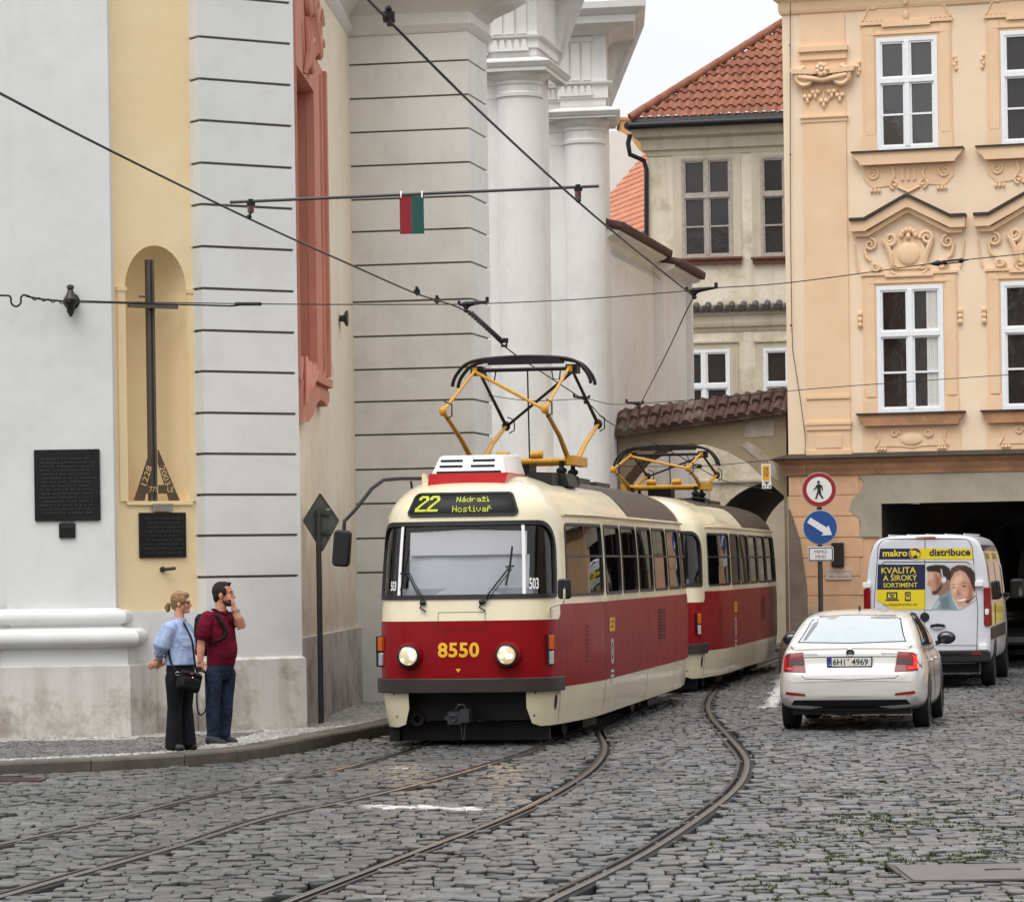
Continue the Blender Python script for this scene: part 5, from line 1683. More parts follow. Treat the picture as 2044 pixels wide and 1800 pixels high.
# ---------------------------------------------------------------- two coupled trams
def paint(name, c, rough=.28, wave=.0, coat=.7, var=.03, spec=.5):
    """gloss paint on slightly wavy sheet metal, with faint road film"""
    m, t, b, N, L = nt(name)
    tc = N.new('ShaderNodeTexCoord')
    n = N.new('ShaderNodeTexNoise'); n.inputs['Scale'].default_value = 2.5; n.inputs['Detail'].default_value = 6; n.inputs['Roughness'].default_value = .7
    L.new(tc.outputs['Object'], n.inputs['Vector'])
    mr = N.new('ShaderNodeMapRange'); mr.inputs['From Min'].default_value = .3; mr.inputs['From Max'].default_value = .7
    mr.inputs['To Min'].default_value = 1 - var*2; mr.inputs['To Max'].default_value = 1 + var
    L.new(n.outputs['Fac'], mr.inputs['Value'])
    s = N.new('ShaderNodeVectorMath'); s.operation = 'SCALE'; s.inputs[0].default_value = lin(c); L.new(mr.outputs[0], s.inputs['Scale'])
    L.new(s.outputs[0], b.inputs['Base Color'])
    r = N.new('ShaderNodeMapRange'); r.inputs['To Min'].default_value = rough-.06; r.inputs['To Max'].default_value = rough+.14
    L.new(n.outputs['Fac'], r.inputs['Value']); L.new(r.outputs[0], b.inputs['Roughness'])
    setp(b, Coat_Weight=coat, Coat_Roughness=.07, Specular_IOR_Level=spec)
    if wave:
        mp = N.new('ShaderNodeMapping'); mp.inputs['Scale'].default_value = (1, 1.9, .45)
        L.new(tc.outputs['Object'], mp.inputs['Vector'])
        w = N.new('ShaderNodeTexNoise'); w.inputs['Scale'].default_value = 1.6; w.inputs['Detail'].default_value = 2
        L.new(mp.outputs[0], w.inputs['Vector'])
        bp = N.new('ShaderNodeBump'); bp.inputs['Strength'].default_value = wave; bp.inputs['Distance'].default_value = .02
        L.new(w.outputs['Fac'], bp.inputs['Height'])
        L.new(bp.outputs[0], b.inputs['Normal']); L.new(bp.outputs[0], b.inputs['Coat Normal'])
    return m
M_tred = paint('tram_red', (134,9,19), .38, wave=.35, coat=.08, spec=.15)
M_tcream = paint('tram_cream', (232,221,188), .35, wave=.35, var=.05)
M_seam = pm('seam_dark', (40,30,28), .8)
M_troof = plaster('tram_roof_grey', (60,54,50), (78,66,56), var=.2, scale=3, bump=.2, streak=.5, patch_c=(104,84,64), rough=.45)
M_black = pm('tram_black', (10,10,11), .6, var=.3, vscale=5)
M_rubber = pm('window_rubber', (17,17,18), .5)
M_bumper = pm('bumper_brown', (46,38,36), .5, var=.15, vscale=4)
M_glass = glass_mix('tram_glass', (255,255,255), 1.0, ior=1.55)
M_glass2 = glass_mix('tram_side_glass', (170,172,170), .85, ior=1.7)
M_blind = pm('white_blind', (252,253,255), .9, var=.03, vscale=2)
M_screen = pm('grey_screen', (238,242,250), .8, var=.06, vscale=2)
M_white = M_white
M_wpaint = pm('white_enamel', (238,238,236), .35, coat=.4, var=.02)
M_yel = pm('pantograph_yellow', (208,152,44), .45, var=.2, vscale=6)
M_blk2 = pm('pantograph_black', (26,25,25), .5, metal=.3, var=.2, vscale=8)
M_orange = pm('lamp_orange', (168,72,14), .2, coat=.6, emit=(255,130,20), es=.08, var=.25, vscale=30)
M_lampw = pm('lamp_clear', (200,204,208), .12, coat=.8, metal=.5)
M_yellow_num = pm('number_yellow', (236,182,40), .45)

_half = catmull([(0,0,0),(.35,.015,0),(.63,.06,0),(.84,.15,0),(.96,.29,0),(1.03,.5,0),(1.085,.9,0),(1.145,1.4,0),(1.205,2.0,0),(1.24,2.7,0),(1.25,3.6,0),(1.25,6,0),(1.25,8.5,0),(1.25,10.6,0),(1.24,11.5,0),(1.21,12.1,0),(1.165,12.7,0),(1.1,13.25,0),(1.0,13.62,0),(.8,13.85,0),(.4,13.97,0),(0,14,0)], 8)
_hp = np.array([(p.x, p.y) for p in _half])
_hs = np.concatenate([[0], np.cumsum(np.sqrt((np.diff(_hp, axis=0)**2).sum(1)))])
TL = _hs[-1]
_pr = catmull([(.2,.2,.08),(.25,.25,.07),(.45,.45,.035),(.7,.7,.005),(1.1,1.1,0),(1.45,1.45,.0),(1.7,1.7,.012),(2.2,2.2,.035),(2.6,2.6,.07),(2.75,2.745,.115),(2.9,2.868,.21),(3.05,2.972,.33),(3.2,3.06,.5),(3.4,3.13,.72),(3.65,3.175,1.0),(3.82,3.19,1.235)], 5)
_pa = np.array([tuple(p) for p in _pr])
_fo = np.array([(.2,.1),(.45,.04),(.7,0),(1.1,0),(1.45,.03),(1.7,.07),(2.2,.17),(2.6,.25),(2.75,.285),(2.9,.36),(3.05,.52),(3.2,.8),(3.4,1.15),(3.65,1.6),(3.82,2.0)])
def S0(p, v):
    s = abs(p)
    bx = np.interp(s, _hs, _hp[:,0]); by = np.interp(s, _hs, _hp[:,1])
    z = np.interp(v, _pa[:,0], _pa[:,1]); ins = np.interp(v, _pa[:,0], _pa[:,2]); fo = np.interp(v, _fo[:,0], _fo[:,1])
    x = bx * (1 - ins/1.25) * (1 if p >= 0 else -1)
    y = 7 + (by - 7) * (1 - fo/7)
    return Vector((x, y, z))
def SF(p, v, off=0.0):
    q = S0(p, v)
    if off:
        e = .02
        n = (S0(p+e, v) - S0(p-e, v)).cross(S0(p, v+e) - S0(p, v-e)).normalized()
        q = q + n*off
    return q
def p_of_y(y):   # side arclength at local y
    m = _hp[:,0] > .9
    return float(np.interp(y, _hp[m,1], _hs[m]))
def surf(mb, outer, holes=(), off=0.0, mi=0, step=.12, inner=None):
    o = dense(outer, step); h = [dense(q, step) for q in holes]
    x0, x1 = min(a for a, b in o), max(a for a, b in o); y0, y1 = min(b for a, b in o), max(b for a, b in o)
    pts = []
    if inner:
        for p in inner[0]:
            for v in inner[1]:
                if x0 < p < x1 and y0 < v < y1: pts.append((p, v))
    vs, fs = cdt(o, h, pts)
    mb.add([SF(a, b, off) for a, b in vs], fs, mi)
def ring_band(mb, poly, off0, off1, width, mi=0, step=.1):
    """raised rubber/metal frame round poly: from poly inwards by width (poly given in p,v)"""
    cx = sum(a for a, b in poly)/len(poly); cv = sum(b for a, b in poly)/len(poly)
    pl = dense(poly, step); n = len(pl)
    if area(pl) < 0: pl = pl[::-1]
    inn = []
    for i in range(n):
        a, b, c = pl[i-1], pl[i], pl[(i+1) % n]
        tx, ty = c[0]-a[0], c[1]-a[1]; l = sqrt(tx*tx+ty*ty) + 1e-9
        inn.append((b[0] - ty/l*width, b[1] + tx/l*width))
    V = [SF(*q, off0) for q in pl] + [SF(*q, off1) for q in pl] + [SF(*q, off1) for q in inn] + [SF(*q, off0-.02) for q in inn]
    F = []
    for k in range(3):
        for i in range(n):
            j = (i+1) % n
            F.append((k*n+i, k*n+j, (k+1)*n+j, (k+1)*n+i))
    mb.add(V, F, mi)

TM = Matrix.Translation(T_NOSE) @ Matrix.Rotation(-atan2(.165, 1), 4, 'Z')
TMi = TM.inverted()
def fpx(px, py, Y=39.05):
    """point of the tram front measured in the photo -> (local x, z)"""
    q = TMi @ at(px, py, Y)
    return q.x, q.z

PC = 1.385      # where front colours meet side colours
pgrid = sorted(set([round(k*.07, 3) for k in range(-44, 45)] + [s*round(3.1 + k*.3, 3) for k in range(0, 34) for s in (-1, 1)] + [s*(TL - k*.09) for k in range(1, 30) for s in (-1, 1)]))
vgrid = [.3,.4,.5,.6,.75,.9,1.05,1.2,1.35,1.5,1.65,1.8,1.95,2.1,2.25,2.4,2.5,2.6,2.68,2.75,2.82,2.9,2.97,3.05,3.12,3.2,3.3,3.4,3.5,3.6,3.7]
INN = (pgrid, vgrid)

side_w = [(.78, 2.95), (3.16, 4.62), (4.78, 6.3), (6.46, 7.98), (8.14, 9.66), (9.82, 11.3), (11.46, 12.8)]
side_w = [(p_of_y(a), p_of_y(b)) for a, b in side_w]
side_w[0] = (side_w[0][0] + .12, side_w[0][1])
WV0, WV1 = 1.70, 2.56
wind = rrect(-1.29, 1.255, 1.695, 2.585, (.08, .06, .34, .34), 7)
disp = rrect(-.70, .66, 2.655, 2.945, .05, 3)

def make_tram(number_label):
    t = thing('tram', T_NOSE, -atan2(.165, 1), label=number_label, cat='tram', group='two coupled red and cream trams')
    M = wmat(t)
    def mbn(): return MB(M)
    holes = [wind]
    for s in (1, -1):
        for a, b in side_w:
            q = rrect(a, b, WV0, WV1, .09, 4)
            holes.append([(s*x, y) for x, y in q])
    # body: cream upper, red band, cream skirt
    b = mbn()
    f1, f2, g1, g2 = 1.45, .72, 1.62, .665
    up = [(-TL, g1), (-PC, g1), (-PC, f1+.06), (-PC+.06, f1), (PC-.06, f1), (PC, f1+.06), (PC, g1), (TL, g1), (TL, 3.0), (-TL, 3.0)]
    surf(b, up, holes, 0, 0, .09, INN)
    red = [(-TL, g2), (-PC, g2), (-PC, f2), (PC, f2), (PC, g2), (TL, g2), (TL, g1), (PC, g1), (PC, f1+.06), (PC-.06, f1), (-PC+.06, f1), (-PC, f1+.06), (-PC, g1), (-TL, g1)]
    surf(b, red, [], 0, 1, .09, INN)
    for s in (1, -1):
        k0 = .73 if s > 0 else .64
        sk = [(k0, f2), (k0+.02, .45), (k0+.1, .27), (k0+.22, .235), (2.4, .235), (TL-.9, .26), (TL-.75, .4), (TL-.75, g2), (PC, g2), (PC, f2)]
        sk = [(s*x, y) for x, y in sk]
        surf(b, sk if s > 0 else sk[::-1], [], 0, 0, .09, INN)
    # roof: dark grey on top and down to the gutter amidships, cream at both ends
    d0, d1 = p_of_y(5.6), p_of_y(12.0)
    for s in (1, -1):
        pass
    V, F, Ix = [], [], []
    NP = len(pgrid)
    vv = [3.0,3.05,3.12,3.2,3.3,3.4,3.5,3.6,3.7,3.82]
    pg = [-TL] + [p for p in pgrid if -TL < p < TL] + [TL]
    b.grid(lambda u, w: SF(pg[min(int(round(u*(len(pg)-1))), len(pg)-1)], np.interp(w, np.linspace(0, 1, len(vv)), vv)), len(pg)-1, len(vv)-1, 0)
    nfr = (len(pg)-1)*(len(vv)-1)
    for k in range(nfr):
        f = b.f[len(b.f)-nfr+k]
        c = sum((TMi_local @ b.v[i] for i in f), Vector())/4
        if c.z > 3.0 and 1.7 + .5*abs(c.x) < c.y < 12.7 - .4*abs(c.x) or 6.0 < c.y < 12.1: b.mi[len(b.f)-nfr+k] = 3
    for s in (1, -1):
        q = [(d0+.25, 2.69), (d1-.1, 2.69), (d1, 2.8), (d1, 3.2), (d0, 3.2), (d0, 2.8)]
        q = [(s*x, y) for x, y in q]
        surf(b, q if s > 0 else q[::-1], [], .008, 3, .12, INN)
        # panel seams
        for y in (3.03, 7.2, 10.4):
            p = p_of_y(y)
            surf(b, [(s*(p-.008), .25), (s*(p+.008), .25), (s*(p+.008), 1.6), (s*(p-.008), 1.6)][::s], [], .002, 2, .2)
        surf(b, [(s*PC, .25), (s*(PC+.012), .25), (s*(PC+.012), .66), (s*PC, .66)][::s], [], .002, 2, .2)
    # front hatch outline, skirt hole
    for a_, b_, c_, d_ in ((-.27,.27,1.545,1.55), (-.27,.27,1.34,1.345), (-.275,-.27,1.34,1.55), (.27,.275,1.34,1.55)):
        surf(b, [(a_, c_), (b_, c_), (b_, d_), (a_, d_)], [], .003, 2, .1)
    surf(b, arcpts(1.24, .50, .045, .09, 0, 2*pi, 18)[:-1], [], .004, 2, .1)
    for s in (-1, 1):
        for q in ((.85,.62),(.85,.36),(1.32,.6),(1.34,.4)):
            surf(b, arcpts(s*q[0], q[1], .012, .014, 0, 2*pi, 8)[:-1][::1], [], .004, 2, .1)
    body = b.build('body', [M_tcream, M_tred, M_seam, M_troof], t, smooth=35)
    # gutter
    for s in (1, -1):
        mb = mbn(); ps = [p_of_y(.85) + (p_of_y(13.1)-p_of_y(.85))*k/40 for k in range(41)]
        mb.tube([SF(s*p, 2.655, .02) for p in ps], .018, 6); mb.build('gutter', M_tcream, t, smooth=50)
    # windscreen
    mb = mbn(); ring_band(mb, wind, -.005, .018, .05); ws = mb.build('windscreen', M_rubber, t, smooth=40)
    for a_, b_ in ((-1.24, -.785), (-.745, .70), (.74, 1.205)):
        mb = mbn()
        clipp = [(max(min(x, b_), a_), y) for x, y in [(w_[0]*.965, 2.14+(w_[1]-2.14)*.9) for w_ in wind]]
        cl = []
        for q in clipp:
            if not cl or (abs(q[0]-cl[-1][0]) + abs(q[1]-cl[-1][1])) > 1e-4: cl.append(q)
        # close the straight cut edges
        top = max(y for x, y in cl)
        surf(mb, cl, [], -.012, 0, .08, INN); mb.build('pane', M_glass, ws, smooth=60)
    for p in (-.765, .72):
        mb = mbn(); surf(mb, [(p-.02, 1.715), (p+.02, 1.715), (p+.02, 2.56), (p-.02, 2.56)], [], .012, 0, .1); mb.build('pillar', M_wpaint, ws, smooth=40)
    # side windows
    for s in (1, -1):
        for i, (a_, b_) in enumerate(side_w):
            q = [(s*x, y) for x, y in rrect(a_, b_, WV0, WV1, .09, 4)]
            mb = mbn(); ring_band(mb, q, -.004, .01, .035)
            zt_ = 2.17
            if not (i == 0):
                surf(mb, [(s*(a_+.02), zt_-.012), (s*(b_-.02), zt_-.012), (s*(b_-.02), zt_+.012), (s*(a_+.02), zt_+.012)][::s], [], .006, 0, .2)
            pm_ = (a_+b_)/2 + (.0 if i else -.1)
            surf(mb, [(s*(pm_-.012), zt_ if i else zt_+.0), (s*(pm_+.012), zt_), (s*(pm_+.012), WV1-.02), (s*(pm_-.012), WV1-.02)][::s], [], .006, 0, .2)
            if i == 0:
                surf(mb, [(s*(a_+.02), zt_-.012), (s*(b_-.02), zt_-.012), (s*(b_-.02), zt_+.012), (s*(a_+.02), zt_+.012)][::s], [], .006, 0, .2)
            w_ = mb.build('window', M_rubber, t, smooth=40)
            mb = mbn(); q2 = [(s*x, y) for x, y in rrect(a_+.03, b_-.03, WV0+.03, WV1-.03, .07, 3)]
            surf(mb, q2, [], -.012, 0, .15, INN); mb.build('pane', M_glass2, w_, smooth=60)
    # inside: floor, ceiling lining, seats, driver's blind and desk
    mb = mbn(); mb.box(-1.03, 1.03, 1.2, 12.9, .78, .86); mb.box(-.9, .9, .62, 1.2, .78, .86); mb.box(-.98, .98, .9, 13.0, 2.62, 2.66); mb.build('floor', pm('tram_floor', (70,66,62), .8) , t)
    sm_ = pm('seat_red', (126,52,44), .6)
    for k in range(9):
        y = 3.3 + k*1.05
        for x in (-.92, .52):
            mb = mbn(); mb.box(x, x+.42, y, y+.42, 1.2, 1.28); mb.box(x, x+.42, y+.4, y+.47, 1.25, 1.98); mb.box(x+.18, x+.24, y+.1, y+.3, .86, 1.2); mb.build('seat', sm_, t)
    mb = mbn()
    for x in (-.75, .75):
        for y in (3.0, 6.2, 9.4): mb.tube([(x, y, .86), (x, y, 2.62)], .017, 6)
        mb.tube([(x, 2.9, 2.4), (x, 12.8, 2.4)], .015, 6)
    mb.box(.98, 1.1, 4.5, 4.72, 1.82, 2.06); mb.box(.6, .75, 9.3, 9.5, 1.7, 2.0)
    mb.build('grab_rail', pm('validator_orange', (214,112,40), .5), t, smooth=40)
    mb = mbn(); mb.grid(lambda u, w: (-.64+1.36*u, .36-.06*sin(u*pi)+.012*sin(u*9)*w - .05*w, 2.49-.29*w - .05*abs(u-.5)*(1-w)), 14, 4); mb.build('sun_blind', M_blind, t, smooth=60)
    mb = mbn(); mb.grid(lambda u, w: (-.66+1.40*u, .40-.08*sin(u*pi)-.12*w, 2.20-.5*w), 10, 2)
    mb.build('screen', M_screen, t, smooth=60)
    mb = mbn(); mb.box(-.72, .80, .24, .6, 1.66, 1.82); mb.box(-.12, .12, .3, .45, 1.84, 1.88); mb.box(.2, .5, .3, .45, 1.84, 1.875); mb.rbox(-.30, -.2, .26, .34, 1.74, 1.84, .02)
    mb.box(.72, .9, .62, .95, 1.3, 1.74); mb.build('dashboard', pm('desk_white', (206,212,222), .6, var=.03), t)
    mb = mbn(); mb.box(-.35, 1.05, 1.9, 1.95, .86, 2.62); mb.build('cab_partition', pm('cab_grey', (54,50,48), .7, var=.1), t)
    # destination display
    mb = mbn(); ring_band(mb, rrect(-.72, .68, 2.64, 2.955, .06, 3), -.004, .02, .03)
    dsp = mb.build('destination_display', M_rubber, t, smooth=40)
    mb = mbn(); surf(mb, disp, [], .012, 0, .08, INN); mb.build('screen_glass', pm('display_black', (12,12,13), .35, spec=.2), dsp, smooth=60)
    mb = mbn()
    fn = lambda a_, b_: SF(a_, b_, .018)
    dots(mb, '2', -.625, 2.70, .0145, .0148, fn, BIG); dots(mb, '2', -.47, 2.70, .0145, .0148, fn, BIG)
    dots(mb, 'Nádraží', -.10, 2.815, .0112, .0105, fn, LED); dots(mb, 'Hostivař', -.14, 2.69, .0112, .0105, fn, LED)
    mb.build('led_text', pm('led_green', (160,170,40), .5, emit=(188,196,50), es=.75), dsp)
    # numbers and marks
    mb = mbn(); text(mb, '8550', -.275, .205, 1.035, 1.205, bold=.03, fn=lambda a_, b_: SF(a_, b_, .006), spacing=1.05)
    mb.build('car_number', M_yellow_num, t)
    mb = mbn(); surf(mb, [(-.07, .905), (-.04, .86), (-.01, .905)][::-1], [], .006, 0, .05); mb.build('arrow_mark', M_yellow_num, t)
    mb = mbn(); text(mb, '503', .785, .905, 1.80, 1.93, bold=.02, fn=lambda a_, b_: SF(a_, b_, .0)); text(mb, '503', -.91, -.82, 1.80, 1.91, bold=.02, fn=lambda a_, b_: SF(a_, b_, .0)); mb.build('route_board', M_wpaint, t)
    mb = mbn(); y0 = p_of_y(3.3); text(mb, '8550', y0, y0+.5, 1.24, 1.42, bold=.03, fn=lambda a_, b_: SF(a_, b_, .006)); mb.build('side_number', M_yellow_num, t)
    mb = mbn()
    ring = [(y0+.25+.14*cos(a_), 1.0+.16*sin(a_)) for a_ in np.linspace(0, 2*pi, 24)[:-1]]; ring2 = [(y0+.25+.1*cos(a_), 1.0+.115*sin(a_)) for a_ in np.linspace(0, 2*pi, 24)[:-1]]
    surf(mb, ring, [ring2], .005, 0, .1); surf(mb, [(y0+.2, .95), (y0+.3, .95), (y0+.27, 1.05), (y0+.23, 1.05)], [], .005, 0, .1)
    for k in range(3): surf(mb, [(y0+.1, .74-.06*k), (y0+.4, .74-.06*k), (y0+.4, .77-.06*k), (y0+.1, .77-.06*k)], [], .005, 0, .2)
    mb.build('city_emblem', pm('emblem_white', (200,196,190), .5), t)
    mb = mbn()
    yv = p_of_y(8.35)
    for r_ in range(10):
        for c_ in range(3):
            a_, v_ = yv + c_*.27, 1.02 + r_*.043
            surf(mb, [(a_, v_), (a_+.24, v_), (a_+.24, v_+.018), (a_, v_+.018)], [], .012, 1, .2)
            surf(mb, [(a_, v_+.018), (a_+.24, v_+.018), (a_+.24, v_+.036), (a_, v_+.036)], [], .004, 0, .2)
    mb.build('vent_grille', [M_seam, M_tred], t)
    mb = mbn(); yv = p_of_y(1.75)
    for r_ in range(9): surf(mb, [(yv, .92+r_*.05), (yv+.12, .92+r_*.05), (yv+.12, .945+r_*.05), (yv, .945+r_*.05)], [], .004, 0, .2)
    mb.build('vent_panel', pm('slot_red', (92,20,26), .7), t)
    # headlights and lamps
    for sx_ in (-.615, .53):
        c = S0(sx_, 1.06)
        A = Matrix.Translation((c.x, c.y, c.z)) @ Matrix.Rotation(pi/2, 4, 'X')
        mb = mbn(); mb.lathe([(.17,-.1),(.155,.03),(.135,.085),(.125,.09)], 28, M=A, cap=False)
        hl = mb.build('headlight', M_tred, t, smooth=60)
        mb = mbn(); mb.lathe([(.132,.08),(.13,.115),(.108,.12),(.105,.10)], 28, M=A, cap=False); mb.build('rim', M_rubber, hl, smooth=40)
        mb = mbn(); mb.lathe([(.108,.10),(.09,.112),(.05,.122),(0,.126)], 28, M=A); mb.build('lens', M_head, hl, smooth=60)
    for sx_ in (-1.10, 1.07):
        q = S0(sx_, 1.1); n = SF(sx_, 1.1, 1.0) - q
        ang_ = atan2(n.x, -n.y)*.55
        B = Matrix.Translation((q.x, q.y, 0)) @ Matrix.Rotation(ang_, 4, 'Z')
        mb = mbn(); mb.rbox(-.036, .036, -.05, .03, 1.11, 1.27, .012, M=B); lp = mb.build('indicator_lamp', M_orange, t, smooth=30)
        mb = mbn(); mb.rbox(-.034, .034, -.045, .03, .94, 1.09, .012, M=B); mb.build('marker_lens', M_lampw, lp, smooth=30)
        mb = mbn(); mb.box(-.048, -.038, -.06, .03, .93, 1.28, M=B); mb.box(-.042, .042, .0, .03, .92, 1.285, M=B); mb.build('lamp_frame', M_seam, lp)
    # bumper
    mb = mbn()
    bp_ = [SF(-1.385+2.77*k/40, .7, 0) for k in range(41)]
    mb.sweep([(p.x, p.y) for p in bp_], [(.0,.632),(.05,.632),(.056,.64),(.056,.786),(.05,.794),(.0,.794)])
    mb.build('bumper', M_bumper, t, smooth=30)
    # under the floor
    mb = mbn(); mb.box(-1.0, 1.0, .95, 13.0, .42, .78); mb.box(-.82, .82, .4, .95, .30, .74)
    for y in (5.2, 7.0): mb.box(-1.05, 1.05, y, y+1.4, .2, .45)
    mb.build('underframe', M_black, t)
    for yc in (3.6, 10.0):
        mb = mbn(); mb.box(-.98, .98, yc-1.25, yc+1.25, .28, .44); mb.box(-.5, .5, yc-.4, yc+.4, .2, .5)
        for x in (-.95, .87): mb.box(x, x+.08, yc-.6, yc+.6, .08, .18)
        bg_ = mb.build('bogie', M_black, t)
        for yy in (yc-.95, yc+.95):
            for x in (-.72, .72):
                mb = mbn(); mb.lathe([(.05,-.07),(.30,-.07),(.32,-.03),(.35,.0),(.35,.06),(.1,.06)], 28, M=Matrix.Translation((x, yy, .355)) @ Matrix.Rotation(pi/2 if x > 0 else -pi/2, 4, 'Y'))
                mb.build('wheel', pm('wheel_steel', (60,56,54), .5, metal=.7) if 'wheel_steel' not in bpy.data.materials else bpy.data.materials['wheel_steel'], bg_, smooth=30)
    mb = mbn(); mb.box(-.95, .9, .66, .74, .06, .27); mb.box(-.97, -.85, .6, .95, .05, .26); mb.build('lifeguard', M_black, t)
    mb = mbn()
    mb.box(-.15, .0, -.12, .25, .28, .42); mb.box(.0, .1, -.16, .25, .3, .45); mb.box(-.19, -.15, -.1, 0, .33, .37); mb.tube([(-.06,-.1,.44),(-.02,-.12,.5),(.04,-.12,.5),(.06,-.1,.44)], .012, 6)
    mb.tube([(-.08+.035*cos(a_), -.13, .35+.035*sin(a_)) for a_ in np.linspace(0, 2*pi, 14)[:-1]], .008, 5, closed=True)
    mb.tube([(.0,-.08,.28),(.01,-.1,.12),(.03,-.1,.1),(.05,-.08,.28)], .008, 5); mb.tube([(0,0,.36),(0,1.6,.4)], .06, 8)
    mb.build('coupler', pm('coupler_iron', (62,62,66), .5, metal=.6, var=.2, vscale=12), t, smooth=40)
    mb = mbn(); mb.lathe([(.045,0),(.075,0),(.075,.2),(.045,.2),(.045,0)], 18, M=Matrix.Translation((-.58, .3, .32)) @ Matrix.Rotation(-pi/2, 4, 'X'), cap=False); mb.build('coupling_socket', M_seam, t, smooth=40)
    # wipers
    def wp(x, z, o=.035):
        return SF(x, z, o)
    for pts_, bl in ((((-.45,1.655),(-.54,1.8),(-.68,2.03)), ((-.72,1.79),(-.69,1.98),(-.64,2.25))), (((.24,1.655),(.38,1.83),(.545,2.04)), ((.51,1.84),(.555,2.04),(.585,2.28)))):
        mb = mbn()
        mb.tube([wp(*q) for q in pts_], .011, 6); mb.tube([wp(q[0]+.035, q[1]-.01) for q in pts_], .007, 6)
        mb.tube([wp(*q, .045) for q in bl], .013, 6)
        mb.tube([wp(bl[1][0]-.05, bl[1][1]+.01), wp(bl[1][0]+.05, bl[1][1]+.02)], .012, 6)
        x, z = pts_[0]
        mb.tube([wp(x, z+.02), wp(x-.03, z-.06), wp(x+.04, z-.1)], .01, 6); mb.ell(wp(x, z, .03), (.04,.03,.03), 8, 6)
        mb.build('wiper', M_rubber, t, smooth=50)
    # roof hatch covers along the top
    mb = mbn(); mb.box(-.35, .35, 6.8, 8.2, 3.1, 3.24); mb.box(-.3, .3, 9.2, 10.6, 3.1, 3.23); mb.build('roof_box', M_troof, t)
    return t, mbn

TMi_local = None
LED = {'N':'10001 11001 11001 10101 10011 10011 10001','á':'00010 00100 01110 00001 01111 10001 01111','d':'00001 00001 01101 10011 10001 10001 01111','r':'00000 00000 10110 11001 10000 10000 10000',
 'a':'00000 00000 01110 00001 01111 10001 01111','ž':'01010 00100 11111 00010 00100 01000 11111','í':'010 100 000 110 010 010 111','H':'10001 10001 10001 11111 10001 10001 10001','o':'00000 00000 01110 10001 10001 10001 01110',
 's':'00000 00000 01111 10000 01110 00001 11110','t':'0100 0100 1110 0100 0100 0101 0010','i':'010 000 110 010 010 010 111','v':'00000 00000 10001 10001 10001 01010 00100','ř':'01010 00100 10110 11001 10000 10000 10000'}
BIG = {'2':'0111111100 1111111110 1110000111 1110000111 0000000111 0000001110 0000011100 0000111000 0001110000 0011100000 0111000000 1110000000 1111111111 1111111111'}
def dots(mb, body, x, z, dx, dz, fn, font):
    for ch in body:
        rows = font[ch].split(); nr_ = len(rows)
        for r_, row in enumerate(rows):
            for c_, v in enumerate(row):
                if v == '1':
                    a, b_ = x + c_*dx, z + (nr_-1-r_)*dz
                    mb.add([fn(a, b_), fn(a+dx*.86, b_), fn(a+dx*.86, b_+dz*.84), fn(a, b_+dz*.84)], [(0,1,2,3)])
        x += (len(rows[0])+1)*dx
def head_mat():
    m, tt, b, N, L = nt('headlight_glow')
    tc = N.new('ShaderNodeTexCoord'); n = N.new('ShaderNodeTexVoronoi'); n.inputs['Scale'].default_value = 14
    L.new(tc.outputs['Object'], n.inputs['Vector'])
    r = N.new('ShaderNodeValToRGB'); e = r.color_ramp.elements
    e[0].position = .1; e[0].color = (1.0,.93,.72,1); e[1].position = .62; e[1].color = (.22,.14,.05,1)
    L.new(n.outputs['Distance'], r.inputs['Fac'])
    L.new(r.outputs[0], b.inputs['Emission Color']); b.inputs['Emission Strength'].default_value = 1.1
    setp(b, Base_Color=(.6,.55,.45,1), Roughness=.1, Coat_Weight=.6)
    return m
M_head = head_mat()

